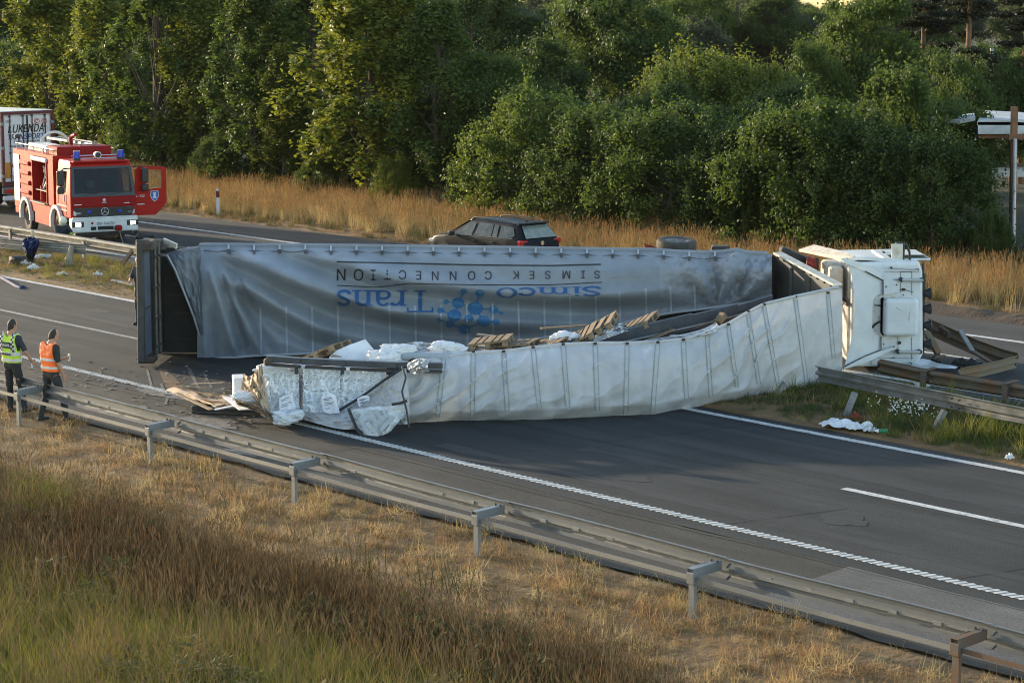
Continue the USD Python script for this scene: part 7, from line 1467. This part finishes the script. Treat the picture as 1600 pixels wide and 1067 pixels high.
            for s_ in (-1, 1):
                for k in range(9): p.add('checker_square', as_tm(sl(.040, zw + .14 + k * .045, zw + .185 + k * .045, s_ * .15 - (.035 if k % 2 else .0), s_ * .15 + (.0 if k % 2 else .035))), 'black_cloth' , parent=vp)
                p.add('shoulder_strip', as_tm(sl(.037, zw + .14, zw + .6, s_ * .15 - .037, s_ * .15 + .037)), 'reflective', smooth=30, parent=vp)
            yb = float(J['waist'][1]) - .16
            for txt, z, h_, m_, x_ in (('POLICIJA', zw + .075, .04, 'letter_black', .0), ('POLICE', zw + .25, .045, 'reflective', -.015)):
                t = meshkit.text_mesh(txt, h_, .01, True); t.apply_translation([-t.bounds.mean(0)[0], 0, 0]); t.apply_transform(np.array([[1, 0, 0, x_], [0, 0, -1, 0], [0, 1, 0, 0], [0, 0, 0, 1.0]]))
                vm = as_tm(V_(.043)); tri = vm.vertices; 
                vv = t.vertices.copy()
                for i_, q in enumerate(vv):
                    c_ = tri[(np.abs(tri[:, 1] - 0) < 9)]; 
                    vv[i_, 1] += yb - .0
                t.vertices = vv + [0, 0, z]; p.add('printed_word', t, m_, parent=vp)
    return p
STAND = dict(head=(0, .0, 1.655), neck=(0, -.02, 1.50), chest=(0, -.01, 1.30), waist=(0, 0, 1.06), ls=(-.20, -.02, 1.44), rs=(.20, -.02, 1.44), lh=(-.095, 0, .93), rh=(.095, 0, .93), lk=(-.11, .03, .50), rk=(.11, .03, .50), la=(-.12, 0, .09), ra=(.12, 0, .09), le=(-.26, -.04, 1.16), re=(.26, -.04, 1.16), lw=(-.27, .06, .93), rw=(.27, .06, .93), ltoe=(0, 1, 0), rtoe=(0, 1, 0))
fl = at_z(32, 648, 0)
officer = person('police officer in a lime vest and dark blue shirt beside the near rail', (fl[0] - .16, fl[1] + .12, .0), -32, {**STAND, 'la': (-.14, .05, .09), 'ra': (.14, .14, .09), 'rk': (.12, .10, .50), 're': (.29, .06, 1.19), 'rw': (.26, .24, 1.0), 'le': (-.27, .05, 1.2), 'lw': (-.12, .26, 1.12), 'look': (.35, 1, -.1), 'head': (.02, .03, 1.66)}, 'police', 1.07)
officer.add('paper_in_hand', bx((.22, .33, .96), (.02, .16, .11), .002, rz=40), 'label_white')
fl = at_z(86, 662, 0)
vestman = person('man in an orange safety vest and black shirt looking down by the near rail', (fl[0] - .10, fl[1] + .25, .0), -40, {**STAND, 'head': (.02, .09, 1.64), 'neck': (0, .0, 1.49), 'chest': (0, -.01, 1.29), 'la': (-.20, -.12, .09), 'ra': (.22, .16, .09), 'lk': (-.16, .0, .49), 'rk': (.17, .12, .49), 're': (.27, -.03, 1.15), 'rw': (.24, .10, .92), 'le': (-.26, .05, 1.17), 'lw': (.02, .28, 1.18), 'lhd': (.7, .5, .2), 'look': (.35, 1, -.45)}, 'orange', 1.03)
vestman.add('phone_in_hand', bx((.12, .36, 1.24), (.08, .03, .15), .01, rz=-20), 'phone')
fl = at_z(208, 509, 0)
backman = person('person in a dark blue shirt standing behind the rear frame of the overturned trailer', (fl[0] + .20, fl[1] + .15, 0), 150, {**STAND, 'look': (.2, 1, -.4), 'head': (.0, .06, 1.64), 're': (.25, .1, 1.18), 'rw': (.12, .3, 1.15)}, 'dark', 1.0)
fl = at_u(93, 352, 37.2)
ff = person('crouching firefighter with a pale helmet behind the crash barrier under the fire engine', (fl[0], fl[1] + .1, -.05), -150, {**STAND, 'head': (0, .32, .98), 'neck': (0, .20, .88), 'chest': (0, .12, .72), 'waist': (0, -.02, .52), 'ls': (-.2, .17, .82), 'rs': (.2, .17, .82), 'lh': (-.1, -.12, .38), 'rh': (.1, -.12, .38), 'lk': (-.16, .25, .50), 'rk': (.16, .22, .48), 'la': (-.15, -.02, .09), 'ra': (.15, -.06, .09), 'le': (-.26, .36, .66), 're': (.26, .36, .66), 'lw': (-.16, .55, .56), 'rw': (.16, .55, .56), 'look': (0, 1, -.8)}, 'fire')
hh = np.array((0, .32, .98)); ff.add('helmet', smoothed(m3.Manifold.batch_hull([ball(hh + [0, -.02, .07], .135), ball(hh + [0, -.08, -.02], .12), ball(hh + [0, .06, .06], .12)]), .03, 3), 'helmet', smooth=True); ff.add('sleeve_band', cyl((-.20, .50, .58), (-.17, .54, .565), .062, 12), 'vest_lime')
bl = at_u(50, 380, 34.2)
cl_ = W('draped_blue_cloth', 'blue cloth bundle hanging over the broken median rail at the left', 'cloth', (bl[0], bl[1], 0))
g = [[(38, 372, bl[1] + .2), (36, 386, bl[1] - .25), (41, 400, bl[1] - .3), (40, 412, bl[1] - .35)], [(46, 370, bl[1] + .1), (46, 384, bl[1] - .35), (46, 398, bl[1] - .4), (45, 416, bl[1] - .4)], [(54, 371, bl[1] + .1), (56, 384, bl[1] - .35), (52, 396, bl[1] - .35), (50, 410, bl[1] - .35)], [(60, 374, bl[1] + .2), (61, 382, bl[1] - .2), (58, 390, bl[1] - .2), (54, 400, bl[1] - .2)]]
mat('blue_cloth', (0.025, 0.05, 0.17), 0.8, c2=(0.015, 0.025, 0.08), scale=5)
cl_.add('upper_fold', pxsheet(g, 30, 40, .22, 3, 4.0, th=.05), 'blue_cloth', smooth=True)
cl_.add('dark_lower_part', pxsheet([[(40, 396, bl[1] - .38), (42, 406, bl[1] - .4), (43, 416, bl[1] - .42)], [(46, 396, bl[1] - .42), (47, 407, bl[1] - .44), (48, 418, bl[1] - .45)], [(51, 394, bl[1] - .38), (51, 402, bl[1] - .4), (50, 410, bl[1] - .42)]], 16, 20, .12, 5, 4.0, th=.05), 'black_cloth', smooth=True)
cl_.add('pale_end', rbox(at_u(51, 365, 34.2), (.10, .10, .22), .04), 'kraft', smooth=40)
# ------------------------------------------------------------------ litter and small things
def crumple(name, label, cat_, px, m, w=.3, h=.12, seed=1, u=None):
    g = np.linspace(-1, 1, 22); A, B = np.meshgrid(g, g, indexing='ij'); q = np.stack([A * 1.6 + seed, B * 1.6, 0 * A], -1)
    rr_ = np.sqrt(A ** 2 + B ** 2); k = 1 / np.maximum(1, rr_ ** .5 * (0.75 + .6 * meshkit.noise(np.stack([np.arctan2(B, A) * 1.2 + seed, 0 * A, 0 * A], -1), seed)))
    n1 = meshkit.fbm(q * 1.0, 3, seed); z = h * (.9 * np.abs(n1 - .5) * 2 + .45 * np.clip(1 - rr_, 0, 1)); c = at_z(*px, .1)
    P = np.stack([c[0] + w * .62 * (A * k + .25 * (meshkit.fbm(q + 7, 3, seed) - .5)), c[1] + w * .5 * (B * k + .25 * (meshkit.fbm(q + 17, 3, seed) - .5)), .07 + z], -1)
    single(name, solid_sheet(P, (0, 0, -.012)), m, label, cat_, smooth=20)
mat('paper_lit', (0.66, 0.66, 0.68), 0.7); mat('red_litter', (0.30, 0.035, 0.02), 0.6); mat('bottle_green', (0.02, 0.16, 0.07), 0.3)
crumple('crumpled_paper', 'crumpled white cloth at the foot of the first knocked over post', 'cloth', (1310, 661), 'paper_lit', .62, .16, 3)
crumple('crumpled_paper', 'small crumpled white cloth to the right of the bigger one in the median grass', 'cloth', (1342, 666), 'paper_lit', .44, .16, 5)
crumple('crumpled_paper', 'smallest white scrap next to the green bottle in the median grass', 'paper', (1360, 670), 'paper_lit', .22, .10, 6)
crumple('red_packet', 'red crumpled packet beside the knocked over post in the grass', 'packet', (1337, 651), 'red_litter', .22, .16, 7)
bt = W('green_bottle', 'green plastic bottle lying in the grass by the white cloths', 'bottle', at_z(1377, 672, 0)); c = at_z(1377, 673, .14); bt.add('bottle_body', cyl(c + [-.05, 0, 0], c + [.12, -.03, 0], .04, 10), 'bottle_green', smooth=50); bt.add('bottle_neck', cyl(c + [-.12, .01, 0], c + [-.05, 0, 0], .015, 8, r2=.04), 'label_white', smooth=50)
crumple('white_scrap', 'white scrap standing in the grass near the right picture edge', 'paper', (1577, 713), 'paper_lit', .14, .12, 8)
for k, (px, w, lb) in enumerate((((66, 402), .45, 'white scrap on the left median beside the blue cloth'), ((40, 412), .35, 'white scrap lying on the grass below the blue cloth'), ((52, 419), .3, 'small white scrap lowest in the left median grass'), ((98, 429), .26, 'pinkish scrap in the middle of the left median grass'), ((152, 430), .3, 'white scrap near the trailer end of the left median'), ((365, 716), .0, ''))):
    if w: crumple('litter_scrap', lb, 'litter', px, 'paper_lit', w, .2, 20 + k)
lo = W('litter_clothing', 'orange and grey clothing lying on the left median below the broken rail', 'clothing', at_z(25, 408, 0)); lo.add('orange_sleeve', tube([at_z(18, 404, .15), at_z(20, 409, .2), at_z(17, 413, .1)], .09, 7), 'rail_rust', smooth=40); lo.add('grey_bundle', rbox(at_z(30, 406, .15), (.55, .3, .25), .1), 'bulk_grey', smooth=40)
single('grey_trim_strip', bar(at_z(176, 438, .12), at_z(210, 446, .12), .14, .06, .01), 'galv_light', 'pale trim strip lying in the grass just left of the trailer frame', 'strip')
st_ = W('blue_strap', 'blue webbing strap lying on the road at the left edge', 'strap', at_z(15, 442, 0)); st_.add('webbing', tube([at_z(x, y, .03) for x, y in ((-12, 428), (4, 435), (16, 442), (26, 448), (32, 450))], [.05, .06, .05, .06, .04], 6), 'blue_cloth', smooth=40); st_.add('frayed_end', tube([at_z(x, y, .03) for x, y in ((30, 449), (36, 447), (40, 448))], .03, 5), 'blue_cloth')
sgp = W('grey_stump', 'short grey brown stump standing in the left median grass', 'stump', at_z(109, 419, 0)); b = at_z(107, 420, 0); sgp.add('stump_body', tube([b, b + [.03, 0, .3], b + [.14, 0, .72]], [.16, .14, .08], 8), 'wood_grey', smooth=30); sgp.add('stump_foot', rbox(b + [.05, -.1, .05], (.4, .3, .16), .06), 'rust_dark', smooth=40)
wp = W('white_body_panel', 'white broken body panel lying on the road below the cab front', 'panel', at_z(1460, 572, 0))
wp.add('panel_sheet', pxsolid(Polygon([(1416, 573), (1428, 567), (1440, 560), (1452, 562), (1464, 567), (1482, 570), (1497, 573), (1493, 576), (1450, 574)]), lambda x, y: 49.3 + (574 - y) * .05, .03), 'cab_white'); wp.add('folded_lip', bar(at_z(1416, 573, .12), at_z(1455, 573.5, .12), .04, .06), 'cab_dirty')
single('white_triangle_panel', pxsolid(Polygon([(1424, 594), (1463, 596), (1450, 605), (1432, 604)]), 46.9, .02), 'cab_white', 'white triangular panel piece seen beneath the rear median rail', 'panel')
mat('dark_debris', (0.03, 0.028, 0.025), 0.85)
for k, (px, w) in enumerate((((1502, 567), .35), ((1518, 570), .5), ((1455, 566), .3), ((1385, 571), .4))): crumple('dark_debris', ['dark clod right of the white body panel tip', 'dark clod farther right beside the folded rail', 'dark clod between cab front and white body panel', 'dark clod beneath the lower edge of the cab roof'][k], 'debris', px, 'dark_debris', w, .18, 40 + k)
mat('stem_green', (0.05, 0.085, 0.02), 0.8, rand=.2, translucent=(.3, (.09, .14, .03)))
def weed(name, label, c, h, n, leafm, spread=.25, leaf=.10, flowers=0, seed=1):
    rng = np.random.default_rng(seed); p = W(name, label, 'plant', c); st, lv, fw = [], [], []
    for k in range(n):
        a = rng.random() * 6.28; q = spread * math.sqrt(rng.random()); b = c + [q * math.cos(a), q * math.sin(a), 0]; L = h * (.7 + .5 * rng.random()); t = b + np.array([.18 * L * rng.normal(), .18 * L * rng.normal(), L]); m = (b + t) / 2 + [0, 0, .05 * L]
        st.append(tube([b, m, t], [.007, .005, .003], 4))
        for j in range(int(22 * h / .8)):
            f = .15 + .85 * rng.random(); o = b + (t - b) * f; d = rng.normal(size=3); d[2] = abs(d[2]) * .6; d /= np.linalg.norm(d); sd = np.cross(d, [0, 0, 1.0]); sd /= np.linalg.norm(sd) + 1e-9; L2 = leaf * (.6 + .7 * rng.random()) * (1.2 - .6 * f)
            lv.append(trimesh.Trimesh([o, o + d * L2 * .5 + sd * L2 * .2, o + d * L2, o + d * L2 * .5 - sd * L2 * .2], [[0, 1, 2], [0, 2, 3]], process=False))
        for j in range(flowers):
            o = t + np.array([rng.normal(0, .06), rng.normal(0, .06), rng.normal(0, .05)]); s_ = trimesh.creation.icosphere(0, .016); s_.apply_translation(o); fw.append(s_)
    tag(p.add('stems', cat(st), leafm), kind='stuff'); p.add('leaves', cat(lv), leafm)
    if fw: tag(p.add('flower_heads', cat(fw), 'petal'), kind='stuff')
for k, (x, y, h, lb) in enumerate(((1405, 650, .55, 'cluster of small white flowers in the median grass, left half'), (1430, 653, .5, 'cluster of small white flowers in the median grass, right half'))): weed('white_flowers', lb, at_z(x, y + 6, .05), h * .6, 26, 'grass_fresh', .55, .08, 3, 60 + k)
for k, (x, y, h) in enumerate(((1452, 428, 1.1), (1472, 426, 1.4), (1490, 428, 1.3), (1508, 427, 1.6), (1525, 428, 1.2), (1550, 430, 1.3))): weed('tall_green_weed', ['tall green weed on the verge right of the cab, leftmost of the row', 'second tall green weed from the left on the verge right of the cab', 'third tall green weed from the left on the verge right of the cab', 'tallest green weed on the verge right of the cab', 'fifth tall green weed from the left on the verge right of the cab', 'tall green weed on the verge, rightmost of the row'][k], at_z(x, y, .1), h, 9, 'stem_green', .35, .28, 0, 80 + k)
for k, (x, y, h, lb) in enumerate(((1240, 628, .25, 'green weed growing in front of the right end of the white tarpaulin'), (1276, 622, .35, 'green weed beside the end of the pushed rail at the tarpaulin'), (100, 800, .75, 'tall green weed clump at the left edge of the near bank'), (30, 790, .8, 'tall green weed at the far left on the near bank'), (560, 900, .6, 'bushy green weed in the middle of the tall brown grass'), (690, 930, .6, 'green weed right of the bushy weed in the tall brown grass'))): weed('green_weed', lb, at_z(x, y, -.05), h * .75, 16, 'grass_green' if y < 850 else 'grass_olive', .42, .07, 0, 100 + k)
# ------------------------------------------------------------------ evening haze
LOOK['haze'] = usdkit.material(stage, '/World/Looks/haze', {'v': ('principled_volume', {'color': (0.80, 0.84, 0.88), 'density': 0.000025, 'anisotropy': 0.3})}, volume='v.volume')
hz_ = trimesh.creation.box((3200, 3600, 24)); hz_.apply_translation((0, 1500, 10.5))
tag(struct('haze', hz_, 'haze'), kind='stuff')
